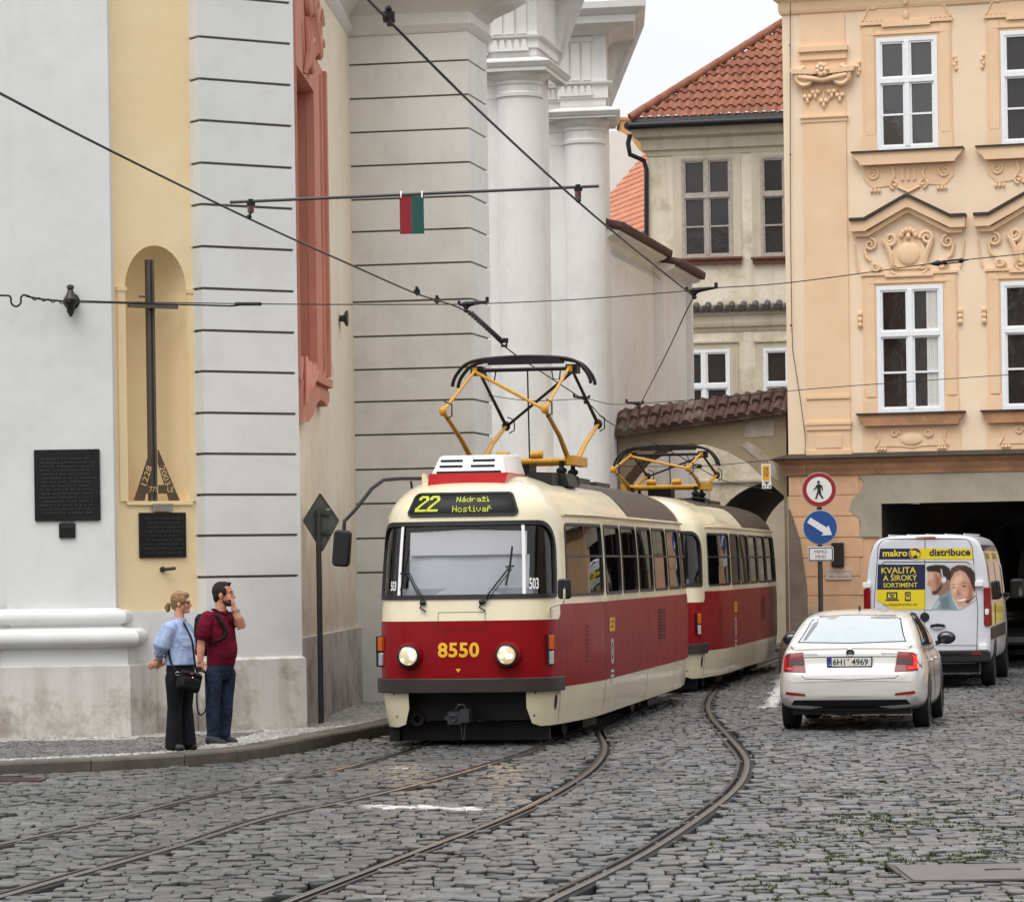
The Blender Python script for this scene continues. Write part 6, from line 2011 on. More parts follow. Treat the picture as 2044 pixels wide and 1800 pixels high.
def pantograph(t, M, zk, za, spread, yc=5.27, xo=-.08):
    W_ = .62
    zb = 3.40
    mb = MB(M)
    for y in (yc-.42, yc+.42): mb.tube([(xo-.72, y, zb), (xo+.72, y, zb)], .042, 10)
    for x in (xo-.68, xo+.68): mb.box(x-.05, x+.05, yc-.6, yc+.6, zb-.06, zb+.06)
    for s in (-1, 1):
        mb.tube([(xo+s*.3, yc-.42, zb+.09), (xo+s*.14, yc-.42, zb+.08)], .05, 10)
        for x in (-W_, W_):
            mb.tube([(xo+x, yc+s*.3, zb), (xo+x*1.02, yc+s*spread*.5, (zb+zk)/2), (xo+x*1.02, yc+s*spread, zk)], [.037, .031, .025], 10)
    p = mb.build('pantograph', M_yel, t, smooth=50)
    # upper frame: near pair yellow, far pair dark
    mb = MB(M)
    for x in (-W_, W_): mb.tube([(xo+x*1.02, yc-spread, zk), (xo+x*.98, yc-.12, za)], [.023,.019], 8)
    mb.tube([(xo-W_, yc-.15, za-.02), (xo+W_, yc-spread, zk)], .022, 8)
    for x in (-W_, W_):
        mb.ell((xo+x*1.02, yc-spread, zk), (.05,.06,.06), 8, 6); mb.box(xo+x-.03, xo+x+.03, yc-.16, yc+.1, za-.05, za+.03)
    mb.tube([(xo-W_-.05, yc-spread, zk), (xo+W_+.05, yc-spread, zk)], .02, 8) if 0 else None
    mb.build('upper_frame', M_yel, p, smooth=50)
    mb = MB(M)
    for x in (-W_, W_):
        mb.tube([(xo+x*1.02, yc+spread, zk), (xo+x*.98, yc+.12, za)], [.026,.02], 8)
        mb.ell((xo+x*1.02, yc+spread, zk), (.06,.07,.07), 8, 6)
        for s in (-1, 1):
            mb.tube([(xo+x*1.02+.02, yc+s*spread, zk+.12), (xo+x+.1, yc+s*spread, zk+.08), (xo+x+.1, yc+s*spread, zk-.06), (xo+x+.03, yc+s*spread, zk-.1)], .01, 6)
        mb.box(xo+x-.06, xo+x+.09, yc-.1, yc+.2, za-.06, za+.05)
        mb.tube([(xo+x*.8, yc-.1, za), (xo+x*.75, yc, za-.14), (xo+x*.62, yc, za-.13), (xo+x*.58, yc, za+.02)], .009, 6)
    mb.tube([(xo+W_, yc+.15, za-.03), (xo-W_, yc+spread, zk)], .02, 8)
    mb.tube([(xo-W_, yc, za), (xo+W_, yc, za)], .025, 8)
    mb.build('back_frame', M_blk2, p, smooth=50)
    mb = MB(M); mb.tube([(xo+.05, yc, za), (xo+.06, yc, zb)], .011, 6); mb.build('pull_rope', M_blk2, p, smooth=50)
    for dy in (-.2, .2):
        mb = MB(M)
        hp = [(-.90,-.24),(-.89,-.18),(-.84,-.08),(-.72,.04),(-.5,.1),(0,.125),(.5,.1),(.72,.04),(.84,-.08),(.89,-.18),(.90,-.24)]
        pts_ = catmull([(xo+a, yc+dy, za+.03+b_) for a, b_ in hp], 5)
        mb.tube(pts_, .023, 8)
        mb.box(xo-.5, xo+.5, yc+dy-.03, yc+dy+.03, za+.08, za+.14)
        mb.build('contact_strip', M_blk2, p, smooth=50)
    for x in (-.55, .55):
        for y in (yc-.5, yc+.5):
            mb = MB(M); mb.lathe([(.03,0),(.07,.02),(.07,.05),(.04,.06),(.075,.09),(.075,.12),(.04,.13),(.07,.16),(.07,.19),(.03,.22),(.03,zb-3.1)], 12, M=Matrix.Translation((xo+x, y, 3.1))); mb.build('insulator', M_blk2, p, smooth=40)
    mb = MB(M); mb.tube([(xo+.3,yc-.7,3.08),(xo+.3,yc-.7,3.16),(xo+.55,yc-.7,3.2),(xo+.8,yc-.7,3.16),(xo+.8,yc-.7,3.04)], .012, 6)
    mb.build('roof_cable', M_blk2, p, smooth=40)
    mb = MB(M); mb.box(xo-.3, xo+.1, yc-.3, yc+.3, 3.1, 3.38); mb.build('switch_box', M_blk2, p)
    return p

# the body function needs the local frame while painting the roof
TMi_local = TMi
tram, mbn = make_tram('front red and cream tram showing line 22, headlights lit, facing the camera')
TMt = wmat(tram)
tram2 = copy_tree(tram, None, skip=('destination_display', 'route_board', 'wiper'))
p2 = T_NOSE + T_DIR*15.55
tram2.location = p2
tram2['label'] = 'second red and cream tram coupled behind the first, passing under the arch'
pantograph(tram, TMt, 3.975, 4.60, 2.36)
pantograph(tram2, wmat(tram2), 3.66, 3.97, 2.34)
# extras of the leading car only: cooling unit, mirrors, mast
mb = mbn()
zr = 3.0
mb.prism([(-.50, zr), (.40, zr), (.45, 3.15), (-.48, 3.15)], .72, 2.3)
ac = mb.build('cooling_unit', pm('unit_red', (196,40,44), .35, coat=.4, var=.05), tram)
mb = mbn()
mb.add([(-.46,.76,3.15),(.41,.76,3.15),(.36,.86,3.36),(-.38,.86,3.36),(-.46,2.25,3.15),(.41,2.25,3.15),(.36,2.1,3.40),(-.38,2.1,3.40)], [(0,1,2,3),(1,5,6,2),(5,4,7,6),(4,0,3,7),(3,2,6,7)])
cov = mb.build('cover', M_wpaint, ac)
bm = bmesh.new(); bm.from_mesh(cov.data); bmesh.ops.bevel(bm, geom=bm.edges[:], offset=.035, segments=3, affect='EDGES', profile=.5); bm.to_mesh(cov.data); bm.free(); finish(cov.data, 50)
for x0, x1, z0 in ((-.36,-.10,3.29),(-.37,-.10,3.225),(.02,.28,3.29),(.0,.28,3.225),(-.40,.36,3.155)):
    mb = mbn(); yq = .76+(z0-3.15)/.21*.1
    mb.box(x0, x1, yq-.012, yq+.02, z0, z0+.022); mb.build('slot', M_black, ac)
mb = mbn(); mb.box(.5, .78, 1.9, 2.5, 3.02, 3.16); mb.prism([(.3,3.02),(.9,3.02),(.85,3.18),(.4,3.2)], 2.5, 3.3); mb.build('roof_box', M_black, tram)
mb = mbn(); mb.prism([(-.62, 2.98), (-.50, 3.0), (-.58, 3.16), (-.62, 3.16)], 1.0, 1.04); mb.build('aerial_fin', M_tcream, tram)
# mirrors
def fp3(px, py, Y): return TMi @ at(px, py, Y)
mb = mbn()
arm = [fp3(858, 955, 40.2), fp3(800, 955, 39.8), fp3(765, 958, 39.5), fp3(742, 975, 39.3), fp3(708, 1018, 39.1), fp3(687, 1040, 39.0), fp3(686, 1062, 39.0)]
mb.tube(arm, .022, 8); mb.tube([fp3(820, 960, 39.8), fp3(822, 975, 39.8)], .015, 6)
mr_ = mb.build('mirror', M_rubber, tram, smooth=50)
c = fp3(682, 1094, 39.0)
mb = mbn(); mb.rbox(-.1, .1, -.05, .07, -.21, .21, .05, M=Matrix.Translation(c) @ Matrix.Rotation(.09, 4, 'Y')); mb.build('mirror_head', M_rubber, mr_, smooth=40)
mb = mbn()
arm = [fp3(1097, 1226, 38.95), fp3(1098, 1211, 38.9), fp3(1110, 1206, 38.8), fp3(1123, 1204, 38.75), fp3(1126, 1192, 38.7), fp3(1126, 1175, 38.7)]
mb.tube(arm, .013, 8); mb.lathe([(.03,-.05),(.035,0),(.03,.05)], 10, M=Matrix.Translation(fp3(1097, 1222, 39.0)))
mr_ = mb.build('mirror', M_tcream, tram, smooth=50)
c = fp3(1126, 1175, 38.8)
mb = mbn(); mb.rbox(-.075, .075, -.03, .06, -.115, .115, .035, M=Matrix.Translation(c)); mb.ell((c.x+.01, c.y-.04, c.z), (.025,.02,.025), 8, 6); mb.build('mirror_head', M_rubber, mr_, smooth=40)

# the lit headlamps throw a little warm light on the rails ahead
for sx_ in (-.575, .575):
    ld = bpy.data.lights.new('headlamp', 'SPOT'); ld.energy = 9; ld.color = (1.0, .60, .28); ld.spot_size = R(50); ld.spot_blend = .8; ld.shadow_soft_size = .06
    lo_ = bpy.data.objects.new('headlamp', ld); COL.objects.link(lo_); lo_.parent = tram
    lo_.location = (sx_ - .04, -.16, 1.06); lo_.rotation_euler = (R(90-2.5), 0, R(180))
# ---------------------------------------------------------------- vehicles: lofted bodies with projected trim
def loft(mb, stations, mi=0, cap0=True, cap1=True):
    """stations: list of (y, [(x,z) right half from bottom centre to top centre]); mirrored to closed rings"""
    rings = []
    for y, half in stations:
        r = [(x, y, z) for x, z in half] + [(-x, y, z) for x, z in half[::-1] if x > 1e-6]
        rings.append(r)
    n = len(rings[0]); vs = [p for r in rings for p in r]; fs = []
    for i in range(len(rings)-1):
        for k in range(n):
            l = (k+1) % n
            fs.append((i*n+k, (i+1)*n+k, (i+1)*n+l, i*n+l)[::-1])
    def cap(o, flip):
        h = (n+2)//2
        # fan strip across the ring
        q = []
        for k in range(n//2):
            a, b = k, k+1; c, d = (n-k) % n, (n-k-1) % n
            f = [o+a, o+b, o+d, o+c]; f = list(dict.fromkeys(f))
            if len(f) >= 3: q.append(f if flip else f[::-1])
        return q
    if cap0: fs += cap(0, False)
    if cap1: fs += cap((len(rings)-1)*n, True)
    mb.add(vs, fs, mi)

def smooth_mesh(o, levels, parent, ang=60):
    """apply a subdivision so the panels curve"""
    md = o.modifiers.new('s', 'SUBSURF'); md.levels = levels; md.render_levels = levels
    bpy.context.view_layer.update()
    ev = o.evaluated_get(bpy.context.evaluated_depsgraph_get())
    me = bpy.data.meshes.new_from_object(ev)
    o.modifiers.clear(); old_ = o.data; o.data = me; bpy.data.meshes.remove(old_)
    finish(me, ang)
    bm = bmesh.new(); bm.from_mesh(me); bmesh.ops.recalc_face_normals(bm, faces=bm.faces[:]); bm.to_mesh(me); bm.free()
    return o

class Proj:
    """drop flat outlines onto a body surface along one axis (local frame)"""
    def __init__(self, objs, axis):
        vs, fs = [], []
        for o in objs:
            k = len(vs)
            vs += [v.co.copy() for v in o.data.vertices]; fs += [[i+k for i in p.vertices] for p in o.data.polygons]
        self.t = BVHTree.FromPolygons(vs, fs)
        self.axis = axis       # 'y+' rear view, 'x-' right side seen from +x, 'x+' left side, 'y-' front view, 'z-' from above
    def hit(self, a, b, off):
        ax = self.axis
        o, d = {'y+': (Vector((a,-5,b)), Vector((0,1,0))), 'y-': (Vector((a,20,b)), Vector((0,-1,0))), 'x-': (Vector((5,a,b)), Vector((-1,0,0))), 'x+': (Vector((-5,a,b)), Vector((1,0,0)))}[ax]
        h = self.t.ray_cast(o, d)
        if h[0] is None:
            for da, db in ((.01,0),(-.01,0),(0,.01),(0,-.01),(.03,0),(-.03,0),(0,.03),(0,-.03),(.06,0),(-.06,0),(0,-.07),(.1,0),(-.1,0)):
                o2 = o + (Vector((da,0,db)) if ax[0] == 'y' else Vector((0,da,db)))
                h = self.t.ray_cast(o2, d)
                if h[0] is not None: break
        if h[0] is None: return o + d*5
        return h[0] - d*off
    def sheet(self, mb, poly, off=.004, mi=0, step=.05, holes=(), M=None):
        pl = dense(poly, step); hs = [dense(h, step) for h in holes]
        x0, x1 = min(p[0] for p in pl), max(p[0] for p in pl); y0, y1 = min(p[1] for p in pl), max(p[1] for p in pl)
        vs, fs = cdt(pl, hs, gridpts(x0, x1, y0, y1, step, step))
        fl = self.axis in ('y-', 'x+')
        mb.add([self.hit(a, b, off) for a, b in vs], [f[::-1] for f in fs] if fl else fs, mi, M)
    def slab(self, mb, poly, off=.012, mi=0, step=.05):
        """raised piece: face plus a rim back to the body"""
        self.sheet(mb, poly, off, mi, step)
        pl = dense(poly, step); n = len(pl)
        V = [self.hit(a, b, off) for a, b in pl] + [self.hit(a, b, -.01) for a, b in pl]
        mb.add(V, [(i, (i+1) % n, n+(i+1) % n, n+i) for i in range(n)], mi)
    def line(self, mb, pts, r=.005, off=.0, mi=0, step=.05):
        out = []
        for i in range(len(pts)-1):
            a, b = pts[i], pts[i+1]
            k = max(1, int(sqrt((a[0]-b[0])**2+(a[1]-b[1])**2)/step))
            out += [(a[0]+(b[0]-a[0])*j/k, a[1]+(b[1]-a[1])*j/k) for j in range(k)]
        out.append(pts[-1])
        mb.tube([self.hit(a, b, off) for a, b in out], r, 5, mi)
    def text(self, mb, body, x0, x1, z0, z1, off=.008, bold=.0, mi=0, spacing=1.0):
        text(mb, body, x0, x1, z0, z1, bold=bold, mi=mi, fn=lambda a, b: self.hit(a, b, off), spacing=spacing)

def car_half(w, zb, zt, cr):
    return [(0, zb), (w*.55, zb), (w*.86, zb+.015), (w-.02, zb+.09), (w+.004, .42 if zt > .6 else (zb+zt)/2), (w, .62 if zt > .75 else (zb+zt)/2+.02), (w-.015, min(.80, zt-.1) if zt > .82 else zt-.07), (w-.06, zt-.035), (w-cr, zt), (w*.5, zt+.018), (0, zt+.024)]

def wheel(parent, M, x, y, r, side, wd=.2, hub=None):
    A = Matrix.Translation((x, y, r)) @ Matrix.Rotation(side*pi/2, 4, 'Y')
    mb = MB(M); mb.lathe([(r*.62,-wd),(r*.93,-wd),(r,-wd*.85),(r,-wd*.12),(r*.95,0),(r*.68,.005),(r*.66,-.02)], 32, M=A, cap=False)
    w_ = mb.build('wheel', M_tyre, parent, smooth=35)
    mb = MB(M); mb.lathe([(r*.66,-.015),(r*.62,-.035),(0,-.06)], 28, M=A)
    for k in range(5):
        a = 2*pi*k/5
        mb.box(-.035, .035, .06, r*.63, -.05, -.012, M=A @ Matrix.Rotation(a, 4, 'Z'))
    mb.lathe([(0,-.005),(.05,-.008),(.06,-.03)], 14, M=A)
    mb.build('rim', hub or M_alloy, w_, smooth=35)
    return w_
M_tyre = pm('tyre_rubber', (24,24,24), .8, var=.2, vscale=10)
M_alloy = pm('alloy_grey', (130,132,136), .35, metal=.8)
M_cwhite = paint('car_white', (208,206,200), .3, coat=.9, var=.03)
M_vwhite = paint('van_white', (216,219,226), .35, coat=.6, var=.03)
M_cglass = pm('car_glass', (22,26,28), .03, coat=.8, spec=.8)
M_rglass = pm('rear_glass_sky_tone', (158,170,176), .06, coat=1.0, spec=1.0, var=.06, vscale=3)  # pale base colour paints the sky's reflection into the glass
M_plast = pm('bumper_black', (22,22,23), .6, var=.1, vscale=9)
M_seam2 = pm('panel_gap', (34,33,32), .8)
M_tail = pm('tail_red', (128,6,12), .25, coat=.25, spec=.3)
M_tail_on = pm('tail_lit', (200,24,20), .2, emit=(255,40,26), es=.9)
M_tail_dk = pm('tail_smoked', (56,38,34), .25, coat=.3)
M_refl = pm('reflector_red', (140,22,22), .3, coat=.5)
M_plate = pm('plate_white', (220,220,214), .5)
M_pblue = pm('plate_blue', (24,60,150), .5)
M_ink = pm('plate_ink', (16,16,18), .6)
M_chrome = pm('chrome', (206,208,210), .12, metal=1.0)

def make_car(loc, rz, label, body_mat, cat='car', rear=True):
    t = thing('car', loc, rz, label=label, cat=cat)
    M = wmat(t); I = M.inverted()
    st = [(-.03,.62,.44,.60,.06),(0.0,.745,.36,.70,.08),(.035,.80,.31,.735,.1),(.075,.825,.285,.80,.1),(.10,.835,.27,.90,.1),(.115,.84,.265,.945,.1),(.15,.855,.26,.985,.1),(.3,.885,.24,1.02,.11),(.6,.9,.22,1.02,.12),(1.0,.905,.2,1.0,.13),(1.6,.905,.18,.97,.12),(2.4,.905,.17,.955,.12),(3.1,.905,.17,.96,.12),(3.6,.9,.18,.96,.14),(4.0,.885,.2,.91,.16),(4.35,.845,.22,.83,.18),(4.55,.76,.26,.74,.16),(4.64,.62,.32,.64,.1)]
    mb = MB(); loft(mb, [(y, car_half(w, zb, zt, cr)) for y, w, zb, zt, cr in st])
    cs = [(.20,1.015,.82,.74),(.34,1.085,.82,.72),(.55,1.18,.83,.69),(.9,1.315,.835,.65),(1.25,1.415,.84,.615),(1.6,1.455,.84,.60),(2.1,1.462,.84,.60),(2.6,1.44,.84,.605),(2.95,1.36,.84,.62),(3.3,1.20,.83,.66),(3.6,1.03,.80,.70),(3.75,.94,.78,.7)]
    mb2 = MB()
    loft(mb2, [(y, [(0,.86),(wb*.6,.86),(wb,.88),(wb-.005,.955),((wb*.86+wt*.14) if zr > 1.1 else wb-.02, .955+(zr-.955)*.35),(wb*.34+wt*.66, .955+(zr-.955)*.82),(wt*.97, zr-.035 if zr > 1.1 else zr-.01),(wt*.6, zr-.004),(0, zr)]) for y, zr, wb, wt in cs])
    b = mb.build('body', body_mat, t, flat_local=True); smooth_mesh(b, 2, t)
    c = mb2.build('cabin', body_mat, t, flat_local=True); smooth_mesh(c, 2, t)
    R_ = Proj([b, c], 'y+'); RS = Proj([b, c], 'x-'); LS = Proj([b, c], 'x+'); FR = Proj([b, c], 'y-')
    def part(name, mat, fn, parent=t, smooth=None):
        m = MB(); fn(m); return m.build(name, mat, parent, smooth=smooth, flat_local=True)
    # side glass
    for S, nm in ((RS, 1), (LS, -1)):
        def sg(m, S=S):
            S.sheet(m, [(.86,1.03),(1.0,1.12),(1.35,1.32),(1.62,1.385),(2.15,1.395),(2.5,1.37),(2.85,1.26),(3.2,1.07),(3.22,1.005),(2.2,1.0),(1.1,1.01)], .005, 0, .07)
        g = part('side_glass', M_cglass, sg, smooth=60)
        def sp(m, S=S):
            S.line(m, [(1.95,1.0),(1.92,1.4)], .02, .006)
            S.line(m, [(.86,1.025),(1.0,1.12),(1.35,1.32),(1.62,1.385),(2.15,1.395),(2.5,1.37)], .011, .004)
        part('window_trim', M_plast, sp, g, smooth=60)
        def seams(m, S=S):
            S.line(m, [(1.05,.98),(1.0,.75),(1.12,.5),(1.3,.3)], .004); S.line(m, [(1.97,.98),(1.97,.3)], .004); S.line(m, [(3.1,.98),(3.2,.6),(3.1,.3)], .004); S.line(m, [(1.3,.25),(3.1,.25)], .004)
        part('door_gap', M_seam2, seams, smooth=60)
        for y in (1.25, 2.15):
            def hd(m, S=S, y=y):
                q = S.hit(y+.1, .82, .025); m.ell(q, (.025,.1,.022), 10, 6)
            part('door_handle', body_mat, hd, smooth=60)
        def arch(m, S=S):
            for y in (.95, 3.63):
                S.sheet(m, [(y+.36*cos(a), .33+.36*sin(a)) for a in np.linspace(-.1, pi+.1, 20)], .004, 0, .08)
        part('wheel_arch', M_plast, arch, smooth=60)
        sx_ = nm
        def mir(m, sx_=sx_):
            m.ell((sx_*1.0, 2.98, 1.06), (.12,.075,.085), 14, 8); m.tube([(sx_*.86,2.98,.99),(sx_*.95,2.99,1.02)], .03, 8)
        mr = part('mirror', M_plast if rear else M_plast, mir, smooth=60)
        part('mirror_glass', M_cglass, lambda m, sx_=sx_: m.ell((sx_*1.0, 2.92, 1.06), (.1,.02,.065), 14, 6), mr, smooth=60)
    for y in (.95, 3.63):
        for sgn in (-1, 1):
            wheel(t, M, sgn*.9, y, .325, sgn)
    part('underbody', M_black, lambda m: m.box(-.72, .72, .2, 4.4, .2, .34))
    if rear:
        rw = [(-.665,1.075),(-.62,1.16),(-.555,1.335),(-.51,1.385),(0,1.40),(.51,1.385),(.555,1.335),(.62,1.16),(.665,1.075),(0,1.06)]
        g = part('rear_window', M_plast, lambda m: R_.sheet(m, rw, .005, 0, .05), smooth=60)
        rw2 = [(-.645,1.085),(-.605,1.16),(-.54,1.33),(-.495,1.372),(0,1.388),(.495,1.372),(.54,1.33),(.605,1.16),(.645,1.085),(0,1.07)]
        part('pane', M_rglass, lambda m: R_.sheet(m, rw2, .009, 0, .05), g, smooth=60)
        part('defroster_tab', pm('glass_black', (14,14,15), .1, coat=.8), lambda m: (R_.sheet(m, [(.18,1.355),(.42,1.345),(.42,1.36),(.18,1.373)], .012), R_.sheet(m, [(-.6,1.1),(-.56,1.11),(-.47,1.27),(-.46,1.33),(-.52,1.3)], .012)), g)
        # boot outline
        def gaps(m):
            R_.line(m, [(-.735,1.03),(-.66,.95),(-.615,.76),(-.58,.67),(-.54,.645),(0,.63),(.54,.645),(.58,.67),(.615,.76),(.66,.95),(.735,1.03)], .0045)
            R_.line(m, [(-.62,.90),(0,.905),(.62,.90)], .005)
            R_.line(m, [(-.8,.46),(-.55,.455)], .003); R_.line(m, [(.55,.455),(.8,.46)], .003)
        part('boot_gap', M_seam2, gaps, smooth=60)
        part('boot_lip', body_mat, lambda m: R_.line(m, [(-.68,.985),(-.4,.995),(0,1.0),(.4,.995),(.68,.985)], .018, .0), smooth=60)
        # tail lights
        for s in (-1, 1):
            q = [(s*.575,.965),(s*.76,.95),(s*.845,.89),(s*.865,.735),(s*.535,.725)]
            tl = part('tail_light', M_tail, lambda m, q=q: R_.slab(m, q, .012), smooth=50)
            part('clear_band', M_tail_dk, lambda m, s=s: R_.sheet(m, [(s*.575,.88),(s*.74,.872),(s*.74,.812),(s*.56,.806)], .017), tl)
            lit = M_tail_on if s > 0 else M_tail
            part('light_guide', lit if s > 0 else pm('guide_red', (186,30,40), .3, coat=.5), lambda m, s=s: (R_.sheet(m, [(s*.748,.925),(s*.805,.905),(s*.815,.755),(s*.70,.75),(s*.70,.78),(s*.77,.785),(s*.765,.895)], .018)), tl)
            part('reflector', M_refl, lambda m, s=s: R_.sheet(m, [(s*.545,.462),(s*.78,.49),(s*.785,.45),(s*.54,.435)], .006), smooth=50)
        # bumper trim
        part('diffuser', M_plast, lambda m: R_.sheet(m, [(-.68,.385),(.68,.385),(.72,.33),(.76,.26),(.5,.21),(-.5,.21),(-.76,.26),(-.72,.33)], .01, 0, .05), smooth=60)
        part('bumper_crease', body_mat, lambda m: R_.line(m, [(-.74,.60),(-.4,.615),(0,.62),(.4,.615),(.74,.60)], .009, -.003), smooth=60)
        # badge and lettering
        q = R_.hit(0, .955, .0)
        bd = part('badge', M_chrome, lambda m: m.lathe([(.052,0),(.052,.012),(.045,.016),(.042,.012)], 24, M=Matrix.Translation(q) @ Matrix.Rotation(pi/2, 4, 'X'), cap=False), smooth=40)
        part('badge_disc', pm('badge_dark', (60,66,72), .3, metal=.5), lambda m: m.lathe([(.043,.008),(0,.010)], 24, M=Matrix.Translation(q) @ Matrix.Rotation(pi/2, 4, 'X')), bd)
        def wing(m):
            m.prism([(-.03,-.02),(.03,-.012),(.012,.0),(.028,.012),(.006,.02),(-.012,.012)], -.016, -.010, M=Matrix.Translation(q))
        part('badge_wing', M_chrome, wing, bd)
        part('lettering', pm('letter_grey', (70,70,72), .3, metal=.6), lambda m: (R_.text(m, 'ŠKODA', -.585, -.40, .925, .955, .004, .01, spacing=1.1), R_.text(m, 'OCTAVIA', .38, .60, .925, .95, .004, .01, spacing=1.1)))
        # number plate
        yq = R_.hit(0, .84, 0).y
        A = Matrix.Translation((-.005, yq-.035, .842))
        pl_ = part('number_plate', M_plast, lambda m: m.rbox(-.275, .275, 0, .05, -.068, .062, .012, M=A))
        part('plate_field', M_plate, lambda m: m.box(-.215, .262, -.004, .003, -.05, .052, M=A), pl_)
        part('plate_band', M_pblue, lambda m: m.box(-.262, -.2155, -.004, .003, -.05, .052, M=A), pl_)
        part('plate_text', M_ink, lambda m: (text(m, '6H1', -.20, -.055, -.036, .038, -.0065, .015, M=A), text(m, '4969', .025, .225, -.036, .038, -.0065, .015, M=A)), pl_)
        part('plate_country', M_plate, lambda m: text(m, 'CZ', -.256, -.224, -.04, -.018, -.0065, M=A), pl_)
        part('plate_seal', pm('seal_red', (200,120,110), .6), lambda m: m.lathe([(.014,0),(.014,.003),(0,.003)], 14, M=A @ Matrix.Translation((-.015,-.004,.03)) @ Matrix.Rotation(pi/2, 4, 'X')), pl_)
        0 and part('exhaust', M_chrome, lambda m: m.tube([(-.55,.1,.24),(-.55,.4,.24)], .03, 10))
        # head rests seen through the glass are outside; keep a roof aerial
        part('aerial', M_plast, lambda m: m.prism([(-.012,1.45),(.012,1.45),(.006,1.5),(-.006,1.5)], 1.55, 1.68), smooth=40)
    else:
        part('windscreen', M_cglass, lambda m: FR.sheet(m, [(-.70,1.02),(-.58,1.36),(0,1.40),(.58,1.36),(.70,1.02),(0,1.0)], .006, 0, .06), smooth=60)
        for s in (-1, 1):
            part('headlight', M_lampw, lambda m, s=s: FR.slab(m, [(s*.45,.68),(s*.74,.74),(s*.76,.66),(s*.46,.61)], .01), smooth=50)
        part('grille', M_plast, lambda m: FR.sheet(m, [(-.42,.66),(.42,.66),(.36,.56),(-.36,.56)], .006))
        pl_ = part('number_plate', M_plate, lambda m: FR.slab(m, [(-.26,.38),(.26,.38),(.26,.49),(-.26,.49)], .02))
    return t

cr = gnd(1698, 1460)
CAR_A = R(10.5)
car = make_car((at(1698, 1457, 41.25).x, 41.3, 0), -CAR_A, 'white saloon car with red tail lights and plate 6H1 4969 waiting behind the van', M_cwhite)
M_cdark = paint('car_dark', (16,16,18), .3, coat=.5)
dcar = make_car((11.3, 73.6, 0), R(180-14), 'dark car facing out in the shade of the drive-through behind the van', M_cdark, rear=False)

# ---------------------------------------------------------------- delivery van
VY = 54.6
v0 = at(1851, 1300, VY)
van = thing('van', (v0.x, VY, 0), -R(11.0), label='white delivery van with yellow and navy advert on its rear doors', cat='van')
VM = wmat(van); VI = VM.inverted()
def vhalf(w, zb, zt, k=1.0):
    return [(0,zb),(w*.7,zb),(w-.03,zb+.03),(w,zb+.2),(w,1.0),(w-.005,1.45),(w-.03,1.8),(w-.075,2.12),(w-.15,zt-.12),(w-.24,zt-.03),(w*.5,zt+.01),(0,zt+.02)]
vst = [(0.0,.955,.46,2.42),(.03,.985,.42,2.445),(.10,1.0,.40,2.46),(.5,1.005,.38,2.465),(2.5,1.005,.38,2.47),(4.4,1.005,.38,2.47),(4.9,1.0,.38,2.43)]
mb = MB(); loft(mb, [(y, vhalf(w, zb, zt)) for y, w, zb, zt in vst] + [
    (5.5, [(0,.38),(.7,.38),(.96,.41),(.99,.6),(.99,1.0),(.985,1.3),(.93,1.6),(.86,1.85),(.8,1.98),(.7,2.05),(.45,2.08),(0,2.1)]),
    (6.1, [(0,.38),(.7,.38),(.95,.41),(.98,.6),(.98,.9),(.97,1.1),(.9,1.25),(.84,1.3),(.78,1.33),(.68,1.35),(.45,1.36),(0,1.38)]),
    (6.75, [(0,.40),(.65,.40),(.88,.44),(.92,.6),(.92,.8),(.9,.9),(.85,1.0),(.8,1.03),(.74,1.06),(.65,1.08),(.42,1.1),(0,1.12)]),
    (6.9, [(0,.5),(.5,.5),(.7,.52),(.75,.6),(.76,.7),(.74,.8),(.7,.88),(.66,.9),(.6,.92),(.5,.93),(.35,.94),(0,.95)])])
vb = mb.build('body', M_vwhite, van, flat_local=True); smooth_mesh(vb, 2, van, 50)
VR = Proj([vb], 'y+'); VS = Proj([vb], 'x-'); VL_ = Proj([vb], 'x+')
def zpx(zx, zy):
    """pixel of the van close-up used for measuring -> local (x, z) on the rear doors"""
    px_, py_ = 1735.7 + zx*.2184, 935.6 + zy*.2184
    a, b_ = ab(px_, py_)
    o = VI @ Vector((0,0,EYE)); d = VI.to_3x3() @ Vector((a,1,b_))
    k = (0 - o.y)/d.y
    q = o + d*k
    return q.x, q.z
def vpart(name, mat, fn, parent=van, smooth=None):
    m = MB(); fn(m); return m.build(name, mat, parent, smooth=smooth, flat_local=True)
Z = lambda *pts: [zpx(*p) for p in pts]
M_navy = pm('advert_navy', (28,36,72), .35, coat=.4); M_adyel = pm('advert_yellow', (232,208,38), .35, coat=.4)
M_adtext = pm('advert_text_yellow', (236,214,50), .4)
doorpl = Z((75,700),(110,655),(140,640),(870,640),(905,655),(935,720),(985,1290),(975,1640),(930,1735),(560,1745),(40,1745),(20,1640),(40,1200))
vpart('door_gap', M_seam2, lambda m: (VR.line(m, doorpl + doorpl[:1], .006), VR.line(m, Z((503,640),(497,1745)), .006), VR.line(m, Z((0,1612),(985,1612)), .005), VR.line(m, Z((105,868),(130,850),(880,850),(915,868)), .007)), smooth=60)
winpl = Z((72,872),(955,872),(972,1100),(972,1195),(830,1285),(200,1282),(62,1200),(62,1100))
wn = vpart('rear_advert', M_navy, lambda m: VR.sheet(m, Z((72,872),(500,872),(500,1103),(64,1103)), .006), smooth=60)
vpart('yellow_field', M_adyel, lambda m: VR.sheet(m, Z((64,1103),(500,1103),(500,1282),(200,1282),(62,1200)), .006), wn, smooth=60)
